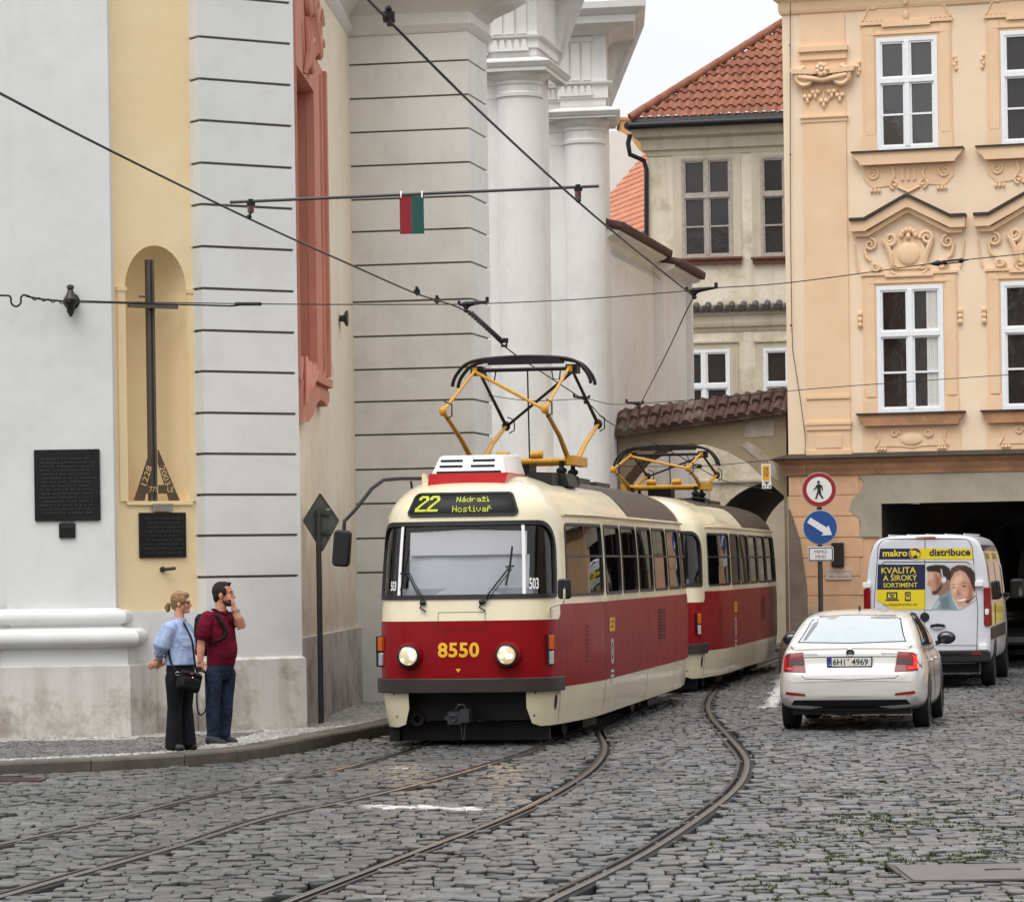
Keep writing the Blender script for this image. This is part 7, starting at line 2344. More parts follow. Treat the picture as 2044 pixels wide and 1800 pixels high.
vpart('headline', M_adtext, lambda m: (VR.text(m, 'KVALITA', *(zpx(105,955)[0], zpx(420,955)[0]), zpx(105,955)[1], zpx(105,900)[1], .01, .006), VR.text(m, 'A ŠIROKÝ', zpx(105,0)[0], zpx(415,0)[0], zpx(105,1023)[1], zpx(105,958)[1], .01, .006), VR.text(m, 'SORTIMENT', zpx(105,0)[0], zpx(418,0)[0], zpx(105,1083)[1], zpx(105,1042)[1], .01, .006)), wn)
vpart('web_address', M_navy, lambda m: VR.text(m, 'm-objednavka.cz', zpx(105,0)[0], zpx(410,0)[0], zpx(105,1258)[1], zpx(105,1226)[1], .01, .0), wn)
def icons(m):
    q = Z((152,1125),(250,1125),(250,1185),(152,1185)); h = Z((164,1136),(238,1136),(238,1177),(164,1177))
    VR.sheet(m, q, .01, 0, .05, [h]); VR.sheet(m, Z((140,1190),(265,1190),(262,1203),(143,1203)), .01)
    q = Z((320,1123),(372,1123),(372,1205),(320,1205)); h = Z((328,1135),(364,1135),(364,1192),(328,1192)); VR.sheet(m, q, .01, 0, .05, [h])
    for cx_, k in ((200, 1.0), (346, .6)):
        VR.line(m, Z((cx_-22*k,1143),(cx_-14*k,1143),(cx_-8*k,1164),(cx_+14*k,1164),(cx_+20*k,1148),(cx_-10*k,1148)), .007, .012)
vpart('icon_panel', M_navy, icons, wn)
# picture of two people with headsets on the right pane
PIC = [
 ((132,156,164), [[(560,1283),(600,1215),(640,1160),(700,1130),(735,1100),(760,1200),(800,1283)]], 6),
 ((96,120,130), [[(640,1180),(720,1150),(740,1283),(650,1283)]], 26), ((178,196,200), [[(570,1270),(620,1200),(640,1220),(600,1283)]], 14),
 ((150,112,92), [[(610,1140),(690,1020),(735,1030),(735,1105),(690,1140),(640,1165)]], 8),
 ((196,146,120), [[(520,905),(600,925),(650,960),(668,1040),(640,1110),(600,1150),(570,1148),(560,1120),(572,1105),(548,1095),(560,1085),(536,1072),(520,1055),(534,1010),(528,960)]], 5),
 ((150,100,80), [[(600,960),(640,1000),(650,1060),(610,1100),(600,1040)]], 22), ((222,178,152), [[(535,940),(575,940),(575,1000),(540,1020)]], 16),
 ((44,34,30), [[(512,900),(540,884),(600,874),(680,878),(728,905),(738,960),(725,1010),(690,1035),(672,1000),(650,985),(636,950),(600,938),(545,940),(520,930)]], 7),
 ((66,50,44), [[(565,1120),(600,1110),(640,1070),(664,1030),(668,1055),(645,1110),(605,1152),(572,1150)]], 9),
 ((222,224,228), [[(646,915),(656,915),(668,985),(660,990)], [(655,1005),(672,985),(692,990),(700,1012),(690,1036),(668,1040),(655,1025)]], 3),
 ((62,42,36), [[(716,1010),(722,950),(745,905),(800,878),(870,880),(925,905),(960,950),(968,1060),(960,1130),(930,1100),(905,1010),(870,950),(820,925),(770,950),(740,1010),(730,1040)]], 7),
 ((104,72,58), [[(750,930),(800,895),(860,892),(830,905),(775,940),(745,985)]], 14),
 ((206,158,132), [[(735,1040),(745,1000),(775,950),(825,925),(870,945),(905,1000),(930,1080),(945,1150),(925,1215),(890,1245),(850,1262),(810,1255),(780,1210),(752,1160),(735,1100)]], 6),
 ((236,192,166), [[(752,1040),(790,980),(830,960),(850,1000),(800,1060),(790,1130),(760,1130)]], 24), ((168,116,96), [[(890,1020),(945,1100),(940,1180),(900,1235),(880,1180),(900,1100)]], 20), ((178,122,102), [[(800,1090),(822,1130),(838,1150),(800,1160),(790,1140)]], 10), ((226,160,140), [[(850,1110),(895,1110),(890,1160),(855,1150)]], 18),
 ((238,232,226), [[(785,1190),(820,1190),(870,1178),(884,1176),(868,1200),(832,1212),(800,1206)]], 3),
 ((176,92,86), [[(778,1188),(820,1183),(888,1170),(884,1177),(820,1190),(786,1191)], [(800,1207),(832,1213),(868,1201),(858,1212),(830,1220),(806,1215)]], 3),
 ((40,28,26), [[(748,1085),(765,1076),(782,1082),(766,1090)], [(840,1074),(862,1062),(884,1070),(864,1080)], [(740,1062),(762,1050),(786,1056),(762,1056)], [(820,1052),(860,1034),(893,1046),(860,1042)]], 3),
 ((36,36,40), [[(868,1208),(900,1196),(912,1215),(885,1228)], [(900,1205),(965,1150),(968,1158),(906,1214)]], 3),
]
def picture(m):
    pl = Z((505,872),(955,872),(972,1100),(972,1195),(830,1285),(505,1285))
    x0_, x1_ = min(p[0] for p in pl), max(p[0] for p in pl); z0_, z1_ = min(p[1] for p in pl), max(p[1] for p in pl)
    vs, fs = cdt(dense(pl, .012), [], gridpts(x0_, x1_, z0_, z1_, .0095, .0095))
    m.add([VR.hit(a, b, .008) for a, b in vs], fs)
    # back to close-up pixels (the doors are nearly flat, so this map is affine)
    (ax, az), (bx, bz), (cx_, cz_) = zpx(505,872), zpx(972,872), zpx(505,1285)
    A_ = np.array(vs) - np.array([ax, az]); Mi = np.linalg.inv(np.array([[bx-ax, cx_-ax], [bz-az, cz_-az]]))
    uv = A_ @ Mi.T
    X, Y_ = 505 + uv[:,0]*467, 872 + uv[:,1]*413
    col = np.ones((len(vs), 3))*np.array(lin((202,205,198))) * (1 - .12*np.sin(X*.013)*np.cos(Y_*.017))[:,None]
    for c_, polys, bl_ in PIC:
        for p in polys:
            d = dist_poly(X, Y_, np.array(p + p[:1], float)); d = np.where(poly_mask(X, Y_, p), d, -d)
            k_ = np.clip((d + bl_)/(2*bl_), 0, 1); k_ = (k_*k_*(3-2*k_))[:,None]
            col = col*(1-k_) + np.array(lin(c_))*k_
    return col
m_ = MB(); pcol = picture(m_)
mt, tt_, b_, N_2, L_2 = nt('advert_print')
an = N_2.new('ShaderNodeAttribute'); an.attribute_name = 'print'; L_2.new(an.outputs['Color'], b_.inputs['Base Color']); setp(b_, Roughness=.4, Coat_Weight=.3)
po = m_.build('advert_picture', mt, van, smooth=60, flat_local=True)
at_ = po.data.attributes.new('print', 'FLOAT_COLOR', 'POINT'); at_.data.foreach_set('color', np.concatenate([pcol, np.ones((len(pcol), 1))], 1).astype(np.float32).reshape(-1))
# strip with the firm's name
st_ = vpart('name_strip', M_navy, lambda m: VR.sheet(m, Z((92,727),(400,727),(400,824),(80,824)), .006), smooth=60)
vpart('strip_yellow', M_adyel, lambda m: VR.sheet(m, Z((400,727),(925,727),(942,826),(400,824)), .006), st_, smooth=60)
vpart('maker_word', M_adtext, lambda m: VR.text(m, 'makro', zpx(105,0)[0], zpx(330,0)[0], zpx(105,802)[1], zpx(105,740)[1], .01, .025), st_)
vpart('service_word', M_navy, lambda m: VR.text(m, 'distribuce', zpx(530,0)[0], zpx(905,0)[0], zpx(105,803)[1], zpx(105,738)[1], .01, .03), st_)
circ = lambda cx_, cy_, r: [(cx_+r*cos(a), cy_+r*.93*sin(a)) for a in np.linspace(0, 2*pi, 28)[:-1]]
vpart('roundel', M_navy, lambda m: VR.sheet(m, Z(*circ(412,773,57)), .010), st_)
vpart('roundel_ring', M_adyel, lambda m: VR.sheet(m, Z(*circ(412,773,57)), .0125, 0, .05, [Z(*circ(412,773,51))]), st_)
vpart('roundel_lorry', M_adyel, lambda m: (VR.sheet(m, Z((372,745),(425,745),(425,785),(380,795),(372,780)), .0125), VR.sheet(m, Z((428,758),(448,762),(456,778),(456,792),(428,790)), .0125), VR.sheet(m, Z(*circ(392,797,9)), .0125), VR.sheet(m, Z(*circ(440,797,9)), .0125)), st_)
vpart('brake_light', M_refl, lambda m: VR.slab(m, Z((415,634),(425,617),(595,617),(605,634)), .02))
vpart('roof_rib', M_vwhite, lambda m: [m.tube([(x,.15,2.47),(x,4.3,2.485)], .018, 6) for x in (-.6,-.3,0,.3,.6)], smooth=60)
q = VR.hit(*zpx(500,1352), 0)
vpart('emblem_hole', M_plast, lambda m: m.lathe([(.075,0),(.075,.012),(.06,.016),(0,.012)], 24, M=Matrix.Translation(q) @ Matrix.Rotation(pi/2, 4, 'X')), smooth=40)
h_ = vpart('door_handle', M_plast, lambda m: VR.slab(m, Z((548,1440),(560,1420),(620,1412),(680,1420),(690,1436),(660,1450),(580,1452)), .03), smooth=40)
vpart('handle_bar', M_vwhite, lambda m: VR.slab(m, Z((575,1446),(665,1446),(660,1454),(580,1454)), .04), h_)
for zx, zy in ((-12,1060), (990,1063), (1018,1638)):
    if zx > 900: vpart('hinge', M_wpaint, lambda m, zx=zx, zy=zy: m.rbox(zpx(zx,0)[0]-.08, zpx(zx,0)[0]+.05, -.05, .12, zpx(0,zy)[1]-.045, zpx(0,zy)[1]+.045, .015))
    else: vpart('hinge', M_wpaint, lambda m, zx=zx, zy=zy: m.rbox(-1.02, -.90, -.05, .1, zpx(0,zy)[1]-.045, zpx(0,zy)[1]+.045, .015))
for s in (-1, 1):
    tl = vpart('tail_light', M_tail, lambda m, s=s: m.rbox(min(s*.90,s*1.012), max(s*.90,s*1.012), -.02, .14, 1.0, 1.62, .03), smooth=40)
    vpart('clear_lens', M_lampw, lambda m, s=s: m.rbox(min(s*.915,s*.985), max(s*.915,s*.985), -.026, .0, 1.18, 1.28, .02), tl, smooth=40)
bmp = vpart('bumper', M_plast, lambda m: (m.rbox(-.99, .99, -.07, .3, .42, .62, .05), m.box(-.7, .7, -.09, .0, .56, .60)), smooth=40)
vpart('bumper_reflector', M_refl, lambda m: m.box(.55, .85, -.076, -.068, .55, .585), bmp)
for s in (-1, 1):
    S = VS if s > 0 else VL_
    vpart('side_moulding', M_plast, lambda m, S=S: S.sheet(m, [(.16,.78),(4.7,.78),(4.7,.98),(.16,.98)], .012, 0, .2), smooth=60)
    vpart('side_window', M_cglass, lambda m, S=S: (S.sheet(m, [(.25,1.38),(2.0,1.38),(2.0,2.02),(.35,2.02)], .01, 0, .15), S.sheet(m, [(2.2,1.38),(3.8,1.38),(3.8,2.02),(2.2,2.02)], .01, 0, .15)), smooth=60)
    vpart('cab_window', M_cglass, lambda m, S=S: S.sheet(m, [(4.2,1.38),(5.5,1.38),(5.3,1.75),(5.0,1.95),(4.2,1.98)], .01, 0, .1), smooth=60)
    vpart('side_advert', M_adyel, lambda m, S=S: (S.sheet(m, [(.3,1.0),(1.1,1.0),(1.1,1.36),(.3,1.36)], .012, 0, .15), S.sheet(m, [(1.5,1.0),(3.9,1.0),(3.9,1.36),(1.5,1.36)], .012, 0, .2), S.sheet(m, [(.3,2.04),(4.3,2.04),(4.3,2.2),(.3,2.2)], .012, 0, .2)), smooth=60)
    vpart('side_advert_navy', M_navy, lambda m, S=S: (S.sheet(m, [(.5,2.07),(1.2,2.07),(1.2,2.17),(.5,2.17)], .018, 0, .2), S.sheet(m, [(2.2,2.07),(3.4,2.07),(3.4,2.17),(2.2,2.17)], .018, 0, .2), S.sheet(m, [(.12,2.21),(4.4,2.21),(4.4,2.3),(.12,2.3)], .012, 0, .2)), smooth=60)
    for y in (1.35, 5.45):
        wheel(van, VM, s*1.0, y, .345, s, .22)
    vpart('wheel_arch', M_plast, lambda m, S=S: [S.sheet(m, [(y+.42*cos(a), .36+.42*sin(a)) for a in np.linspace(-.05, pi+.05, 18)], .014, 0, .1) for y in (1.35, 5.45)], smooth=60)
    mr = vpart('mirror', M_plast, lambda m, s=s: (m.rbox(s*1.2-.12, s*1.2+.12, 5.05, 5.2, 1.38, 1.72, .05), m.tube([(s*.95,5.15,1.45),(s*1.1,5.12,1.45)], .03, 8)), smooth=40)
    vpart('mirror_glass', M_cglass, lambda m, s=s: m.rbox(s*1.2-.095, s*1.2+.095, 5.042, 5.052, 1.42, 1.69, .03), mr)
vpart('underbody', M_black, lambda m: m.box(-.8, .8, .3, 6.4, .25, .5))
# ---------------------------------------------------------------- signs
M_pole = pm('grey_pole', (72,74,76), .5, metal=.4, var=.2, vscale=8)
M_galv = pm('galvanised_back', (92,95,92), .5, metal=.45, var=.22, vscale=6)
M_swhite = pm('sign_face_white', (226,226,222), .4, coat=.3)
M_sred = pm('sign_face_red', (150,24,32), .4, coat=.3)
M_sblue = pm('sign_face_blue', (24,74,142), .4, coat=.3)
M_sblack = pm('sign_face_black', (14,14,15), .5)
M_rim = pm('sign_rim_grey', (166,168,170), .5)
YS = 62.2
ps = at(1638, 1200, YS)
post = thing('sign_post', (ps.x, YS, 0), label='grey post with no-walking disc, blue arrow disc and small MIMO MHD plate', cat='sign')
PMx = Matrix.Translation((0, YS, 0))
def P2(px, py): q = at(px, py, YS); return q.x, q.z
mb = MB(PMx); x0 = ps.x; zt_ = P2(1636, 945)[1]
mb.lathe([(.045,-.05),(.045,zt_)], 14, M=Matrix.Translation((x0, .05, 0))); mb.lathe([(.09,-.05),(.09,.04),(.05,.06)], 14, M=Matrix.Translation((x0,.05,0)))
mb.build('post', M_pole, post, smooth=40)
def disc(name, cx_, cz_, R0, ring):
    T = PMx @ Matrix.Translation((cx_, -.02, cz_)) @ Matrix.Rotation(pi/2, 4, 'X')
    mb = MB(T); mb.lathe([(R0,.0),(R0,.012),(R0-.012,.016),(0,.014)], 40); mb.lathe([(0,-.012),(R0,-.012),(R0,0)], 40)
    d = mb.build('sign_disc', M_rim, post, smooth=30)
    for nm, r0, r1, mat_ in ring:
        mb = MB(T); mb.lathe([(r0,.017),(r0,.019),(r1,.019),(r1,.017)] if r1 > 0 else [(r0,.017),(r0,.019),(0,.019)], 40); mb.build(nm, mat_, d, smooth=30)
    return d
c1 = P2(1634, 977); R1 = 34.5/FOC*YS
d1 = disc('d', c1[0], c1[1], R1, [('red_ring', R1*.965, R1*.73, M_sred), ('white_field', R1*.73, 0, M_swhite)])
k = R1/170.0
def pg(pts): return [(c1[0] + (x-851)*k, c1[1] - (y-302)*k) for x, y in pts]
mb = MB(PMx)
mb.prism([(c1[0]+(845-851)*k + 13*k*cos(a), c1[1] - (229-302)*k + 15*k*sin(a)) for a in np.linspace(0, 2*pi, 14)[:-1]], -.046, -.040)
mb.prism(pg([(830,250),(862,248),(884,270),(888,310),(878,314),(872,280),(866,282),(868,325),(872,350),(893,386),(880,394),(852,352),(848,334),(838,358),(830,388),(808,393),(806,386),(818,378),(824,346),(832,320),(834,286),(822,290),(800,308),(794,302),(816,276)]), -.046, -.040)
mb.build('walking_figure', M_sblack, d1)
c2 = P2(1636, 1052); 
d2 = disc('d', c2[0], c2[1], R1, [('blue_field', R1*.955, 0, M_sblue)])
mb = MB(PMx)
def pg2(pts): return [(c2[0] + (x-858)*k, c2[1] - (y-658)*k) for x, y in pts]
mb.prism(pg2([(764,562),(730,610),(888,716),(868,740),(972,735),(940,640),(922,662)]), -.046, -.040)
mb.build('arrow', M_swhite, d2)
a0, z1_ = P2(1611.5, 1091); a1, z0_ = P2(1663, 1120)
mb = MB(PMx); mb.rbox(a0, a1, -.03, -.005, z0_, z1_, .03); pl_ = mb.build('sign_plate', M_swhite, post, smooth=30)
mb = MB(PMx); o_ = rrect(a0+.012, a1-.012, z0_+.012, z1_-.012, .025, 4); i_ = rrect(a0+.03, a1-.03, z0_+.03, z1_-.03, .015, 4)
vs, fs = cdt(o_, [i_]); mb.add([(a, -.032, b) for a, b in vs], fs); mb.build('plate_border', M_sblack, pl_)
mb = MB(PMx); xm = (a0+a1)/2; text(mb, 'MIMO', xm-.115, xm+.115, z0_+.148, z0_+.212, -.032, .0); text(mb, 'MHD', xm-.095, xm+.095, z0_+.055, z0_+.118, -.032, .0); mb.build('plate_text', M_sblack, pl_)
for zc_ in (c1[1], c2[1]):
    mb = MB(PMx); mb.box(x0-.06, x0+.06, .0, .1, zc_-.15, zc_-.12); mb.box(x0-.06, x0+.06, .0, .1, zc_+.12, zc_+.15); mb.build('bracket', M_pole, post)

# back of the diamond sign
pb_ = gnd(641, 1443, KH); YD = pb_.y
Dm = Matrix.Translation((pb_.x, YD, 0)) @ Matrix.Rotation(R(6), 4, 'Z')
ds = thing('diamond_sign', (pb_.x, YD, KH), label='diamond road sign seen from its grey back on a tall post left of the tram', cat='sign')
s_ = YD/FOC
zD = lambda y: EYE + (1132-y)*s_
mb = MB(Dm); mb.lathe([(.035,KH-.1),(.035,zD(1012))], 14); mb.lathe([(.037,zD(1127)),(.037,zD(1123))], 14); mb.build('post', M_pole, ds, smooth=40)
mb = MB(Dm)
rh = [(.0+.04, zD(979)), (.26, zD(1031)), (.26, zD(1036)), (.055, zD(1094)), (.035, zD(1094)), (-.185, zD(1035)), (-.185, zD(1030)), (.02, zD(979))]
mb.prism(rh, .045, .058)
sf = mb.build('sign_plate', M_galv, ds)
mb = MB(Dm)
n = len(rh); cxr = sum(a for a, b in rh)/n; czr = sum(b for a, b in rh)/n
rin = [(cxr+(a-cxr)*.95, czr+(b-czr)*.95) for a, b in rh]
vs, fs = cdt(rh, [rin]); mb.add([(a, .03, b) for a, b in vs], fs); mb.add([(a, .03, b) for a, b in rh] + [(a, .046, b) for a, b in rh], [(i, (i+1) % n, n+(i+1) % n, n+i) for i in range(n)])
mb.build('folded_edge', M_galv, sf)
mb = MB(Dm); mb.prism([(cxr+(a-cxr)*.9, czr+(b-czr)*.9) for a, b in rh], .0585, .061); mb.build('yellow_face', pm('priority_yellow', (230,180,30), .4), sf)
for yy in (1018, 1056):
    mb = MB(Dm); mb.box(-.05, .15, .01, .045, zD(yy)-.02, zD(yy)+.02); mb.box(.09, .15, -.005, .01, zD(yy)-.028, zD(yy)+.028); mb.build('bracket', M_pole, ds)
mb = MB(Dm); mb.box(.1, .15, .026, .03, zD(1011)-.012, zD(1011)+.014); mb.build('sticker', pm('sticker_tan', (170,160,130), .6), sf)

# ---------------------------------------------------------------- overhead line
M_wire = pm('wire_black', (32,31,31), .5, metal=.4)
M_wire2 = pm('span_cable', (38,37,37), .55, metal=.3)
M_ins = pm('insulator_brown', (96,48,44), .3, coat=.6)
def zw(Y): return 4.8 if Y < 44 else (4.8 + (3.99-4.8)*(Y-44)/15.5 if Y < 59.5 else max(3.7, 3.99 - .03*(Y-59.5)))
def onwire(px, py):
    a, b = ab(px, py)
    lo_, hi_ = 5.0, 110.0
    for _ in range(60):
        m = (lo_+hi_)/2
        if EYE + b*m < zw(m): lo_ = m
        else: hi_ = m
    return Vector((a*lo_, lo_, EYE + b*lo_))
def wire(name, pts, r, label, cat='wire', group='overhead tram wires', mat=None, n=6):
    mb = MB(); mb.tube(catmull(pts, 6) if len(pts) > 2 else pts, r, n)
    return tag(mb.build(name, mat or M_wire, smooth=60), label, cat, group)
W2 = [onwire(*p) for p in ((-160,103),(0,187),(200,291),(497,437),(700,529),(830,586),(930,622),(1000,686),(1035,713))]
W2b = [W2[-1]] + [onwire(*p) for p in ((1110,762),(1175,806),(1219,845),(1333,898),(1441,958),(1511,973),(1545,985))]
wire('contact_wire', W2, .0085, 'thick tram wire from the upper left edge down to the front pantograph')
wire('contact_wire', W2b, .0085, 'tram wire behind the front pantograph running down into the arch')
W1 = [onwire(*p) for p in ((660,-75),(735,0),(776,42),(950,216),(1152,402),(1290,517),(1385,592))]
W1b = [W1[-1]] + [onwire(*p) for p in ((1370,620),(1330,705),(1275,812),(1290,840),(1330,880),(1420,945),(1500,960))]
wire('contact_wire', W1, .0085, 'thick tram wire slanting from the top centre to the bracket near the yellow house')
wire('contact_wire', W1b[:4], .0085, 'short tram wire dropping from the upper bracket to the lower bracket above the arch')
# first span: wall anchor - clamp - clamp - off to the right
anc = WA.pt(sa, za, .12)
kA = onwire(930, 617); kB = onwire(1385, 590)
S1 = [anc + Vector((.06, -.03, .0)), at(245, 603, 39.3), at(395, 605, 38.4), at(520, 607, 37.6), at(720, 608, 36.7), kA + Vector((0, 0, .05))]
wire('span_wire', S1, .0065, 'thin cross wire from the left wall anchor to the clamp above the tram', mat=M_wire2)
mb = MB(); mb.tube([anc + Vector((.05,-.04,-.02)), at(200, 604, 39.5), at(300, 607, 39.0), at(395, 609, 38.4), at(460, 611, 38.0), at(500, 607, 37.7)], .011, 6); mb.tube([at(470,607,37.9), at(520,607,37.6)], .02, 8)
tag(mb.build('wire_stay', M_wire2, smooth=60), 'thick doubled stay alongside the cross wire in front of the niche', 'wire', 'overhead tram wires')
mb = MB(); mb.tube(catmull([at(-40,590,40.1), at(5,590,40.1), at(20,592,40.1), at(23,606,40.1), at(32,612,40.1), at(41,606,40.1), at(42,594,40.1), at(48,589,40.1), at(56,592,40.1), at(80,597,40.1), at(110,600,40.1), at(140,603,40.15)], 5), .012, 7)
mb.tube(catmull([at(52,589,40.08)] + [at(60+9*k_, 595+1.2*k_+(3 if k_ % 2 else -3), 40.08) for k_ in range(9)], 4), .008, 6)
tag(mb.build('cable_tail', M_wire2, smooth=60), 'black cable end with a hook loop on the far left wall', 'cable')
S1b = [kA + Vector((.04,0,.05)), at(1150, 598, 35.6), kB + Vector((-.03,0,.05))]
wire('span_wire', S1b, .0055, 'thin cross wire between the two upper clamps over the street', mat=M_wire2)
S1c = [kB + Vector((.12,0,.07)), at(1560, 566, 36.5), at(1740, 543, 37.5), at(1870, 525, 38.2), at(2043, 507, 39.2), at(2220, 488, 40)]
wire('span_wire', S1c, .006, 'thin cross wire passing in front of the peach house to the right edge', mat=M_wire2)
mb = MB(); A0, A1 = at(1858, 527, 38.1), at(1932, 519, 38.6)
dA = (A1-A0)
mb.tube([A0, A0+dA*.18, A0+dA*.3], [.012,.035,.012], 8)
for o_ in (-.016, .016): mb.tube([A0+dA*.34+Vector((0,0,o_)), A0+dA*.8+Vector((0,0,o_))], .009, 6)
mb.ell(A0+dA*.36, (.03,.03,.03), 8, 6); mb.ell(A0+dA*.8, (.03,.03,.03), 8, 6); mb.tube([A0+dA*.8, A1], [.016,.007], 6)
tag(mb.build('turnbuckle', M_wire, smooth=50), 'dark turnbuckle on the cross wire before the pediment', 'fitting')
# second span
kC = onwire(1168, 801); kD = onwire(1275, 812)
e_w = ES.pt(ES.px(974, 790)[0], zat(974, 790, 50.3))
wire('span_wire', [e_w, at(1060, 800, 51), kC + Vector((0,0,.04))], .006, 'short cross wire from the grooved block to the lower clamp', mat=M_wire2)
wire('span_wire', [kC + Vector((.03,0,.04)), at(1220, 807, (kC.y+kD.y)/2), kD + Vector((-.05,0,.05))], .006, 'short cross wire between the two lower clamps', mat=M_wire2)
wire('span_wire', [kD + Vector((.05,0,.05)), at(1420, 795, 50), at(1600, 778, 49), at(1840, 760, 48), at(2043, 746, 47), at(2200, 735, 46)], .006, 'lower thin cross wire over the lower windows of the peach house', mat=M_wire2)
# third span at the arch
wl3 = WL.pt(WL.px(1572, 916)[0], WL.px(1572, 916)[1], .3)
S3 = [HW.pt(HW.px(1226, 930)[0], HW.px(1226, 930)[1], .02), at(1300, 931, 63.5), at(1418, 929, 63.2), wl3]
wire('span_wire', S3, .008, 'cross wire spanning the arch behind the rear pantograph', mat=M_wire2)
mb = MB()
for a, b in ((1368, 1396),):
    q0, q1 = at(a, 931, 63.3), at(b, 930, 63.3)
    for o_ in (-.03,.03): mb.tube([q0+Vector((0,0,o_)), q1+Vector((0,0,o_))], .012, 6)
    mb.ell(q0, (.05,.04,.04), 8, 6); mb.ell(q1, (.05,.04,.04), 8, 6)
tag(mb.build('turnbuckle', M_wire, smooth=50), 'small turnbuckle on the cross wire at the arch', 'fitting')

def clamp(pos, dirv, ln, label, up=.05):
    mb = MB()
    d = Vector(dirv).normalized()
    a, b = pos - d*ln*.25 + Vector((0,0,up)), pos + d*ln*.75 + Vector((0,0,up+.02))
    mb.tube([a, pos+Vector((0,0,up)), b], [.012,.03,.012], 8); mb.tube([a, a+Vector((0,0,.04))], .018, 6); mb.tube([b+Vector((0,0,-.01)), b+Vector((0,0,.05))], .02, 6)
    mb.lathe([(.012,-.04),(.03,-.02),(.02,0),(.035,.02),(.02,.04),(.03,.06),(.012,.08)], 10, M=Matrix.Translation(pos))
    mb.ell(pos + d*.02 + Vector((0,0,up)), (.06,.04,.03), 8, 6)
    return tag(mb.build('wire_clamp', M_wire, smooth=50), label, 'clamp', 'wire clamps of the tram line')
clamp(kA, (1,0,.02), .3, 'black clamp arm on the wire just above the notched insulator')
clamp(kB, (1,0,.03), .3, 'black clamp arm where the slanting tram wire meets the cross wire by the yellow house')
clamp(kC, (-1,0,0), .22, 'small black clamp right of the front pantograph')
clamp(kD, (-1,0,-.01), .25, 'black clamp just above the brown tile capping')
# clip on wire 1 top, clip on wire 2
for (px_, py_), lb in (((776, 42), 'small black clip on the slanting wire near the top edge'), ((832, 586), 'small flat clip on the left tram wire over the grooved block'), ((872, 603), 'tiny bolt clip on the left tram wire before the clamp arm')):
    q = onwire(px_, py_); mb = MB()
    mb.box(-.03,.03,-.07,.07,.0,.035, M=Matrix.Translation(q)); mb.box(-.012,.012,-.1,.1,-.015,.015, M=Matrix.Translation(q)); mb.ell(q+Vector((.0,-.05,.05)), (.018,.018,.02), 8, 6); mb.ell(q+Vector((.0,.05,.05)), (.018,.018,.02), 8, 6)
    tag(mb.build('wire_clip', M_wire, smooth=40), lb, 'clip')
# section insulator in front of the pantograph
q0, q1 = onwire(937, 627), onwire(1000, 683)
mb = MB()
for t_ in np.linspace(0, 1, 13):
    q = q0.lerp(q1, t_); mb.ell(q + Vector((0,0,.012)), (.022,.05,.03), 8, 6)
mb.tube([q0+Vector((.03,0,.02)), q1+Vector((.03,0,.02))], .01, 6)
q = onwire(1006, 684)
mb.box(q.x-.05, q.x+.05, q.y-.08, q.y+.08, q.z+.0, q.z+.05)
mb.box(q.x-.04, q.x+.04, q.y-.1, q.y+.1, q.z-.05, q.z-.03); mb.tube([q+Vector((-.03,0,-.05)), q+Vector((-.03,0,.05))], .012, 6); mb.tube([q+Vector((.03,0,-.05)), q+Vector((.03,0,.05))], .012, 6)
tag(mb.build('section_insulator', M_wire, smooth=40), 'notched black insulator on the tram wire just before the front pantograph', 'insulator')
# carrier rod with two insulators and a signal plate
YR = onwire(497, 437).y
r0, r1 = at(462, 404, YR), at(1195, 372, YR)
mb = MB(); mb.tube([r0, r1], .0125, 10); mb.ell(r0, (.015,.015,.015), 8, 6)
rod = tag(mb.build('carrier_rod', pm('grey_rod', (70,70,66), .5, var=.15, vscale=10), smooth=50), 'long grey horizontal rod carrying the two tram wires over the street', 'rod')
for (px_, py_), wp_, lb in (((500, 403), onwire(497, 437), 'brown rod insulator above the left tram wire'), ((1153, 374), onwire(1154, 404), 'brown rod insulator above the slanting tram wire')):
    q = at(px_, py_, YR); t = thing('rod_insulator', wp_, label=lb, cat='insulator', group='brown insulators under the carrier rod')
    mb = MB(); mb.tube([q+Vector((0,0,.02)), q+Vector((0,0,-.03))], .02, 8); mb.box(q.x-.03,q.x+.035,q.y-.02,q.y+.02,q.z-.03,q.z-.005)
    mb.tube([q+Vector((0,0,-.08)), wp_], .009, 6); mb.ell(wp_+Vector((0,0,.015)), (.022,.03,.02), 8, 6); mb.build('hanger', M_wire, t, smooth=50)
    mb = MB(); mb.lathe([(.018,-.09),(.026,-.085),(.026,-.035),(.018,-.03)], 14, M=Matrix.Translation(q)); mb.build('insulator_body', M_ins, t, smooth=40)
f0, f1 = at(797, 392, YR), at(846.5, 467, YR)
fl = thing('signal_plate', Vector(((f0.x+f1.x)/2, YR, f0.z)), label='hanging plate, left half red and right half dark green, on the grey rod', cat='plate')
xm = at(821, 430, YR).x
for nm, a, b, c_ in (('red_half', f0.x, xm, (142,26,40)), ('green_half', xm, f1.x, (26,84,74))):
    mb = MB(); mb.box(a, b-.0005, YR-.006, YR+.002, f1.z, f0.z); mb.build(nm, pm('plate_'+nm, c_, .45, var=.04), fl)
for px_ in (800, 842):
    q = at(px_, 388, YR); mb = MB(); mb.tube([q+Vector((0,-.016,-.03)), q+Vector((0,-.018,.0)), q+Vector((0,0,.02)), q+Vector((0,.018,0))], .006, 6); mb.build('clip', M_wpaint, fl, smooth=50)
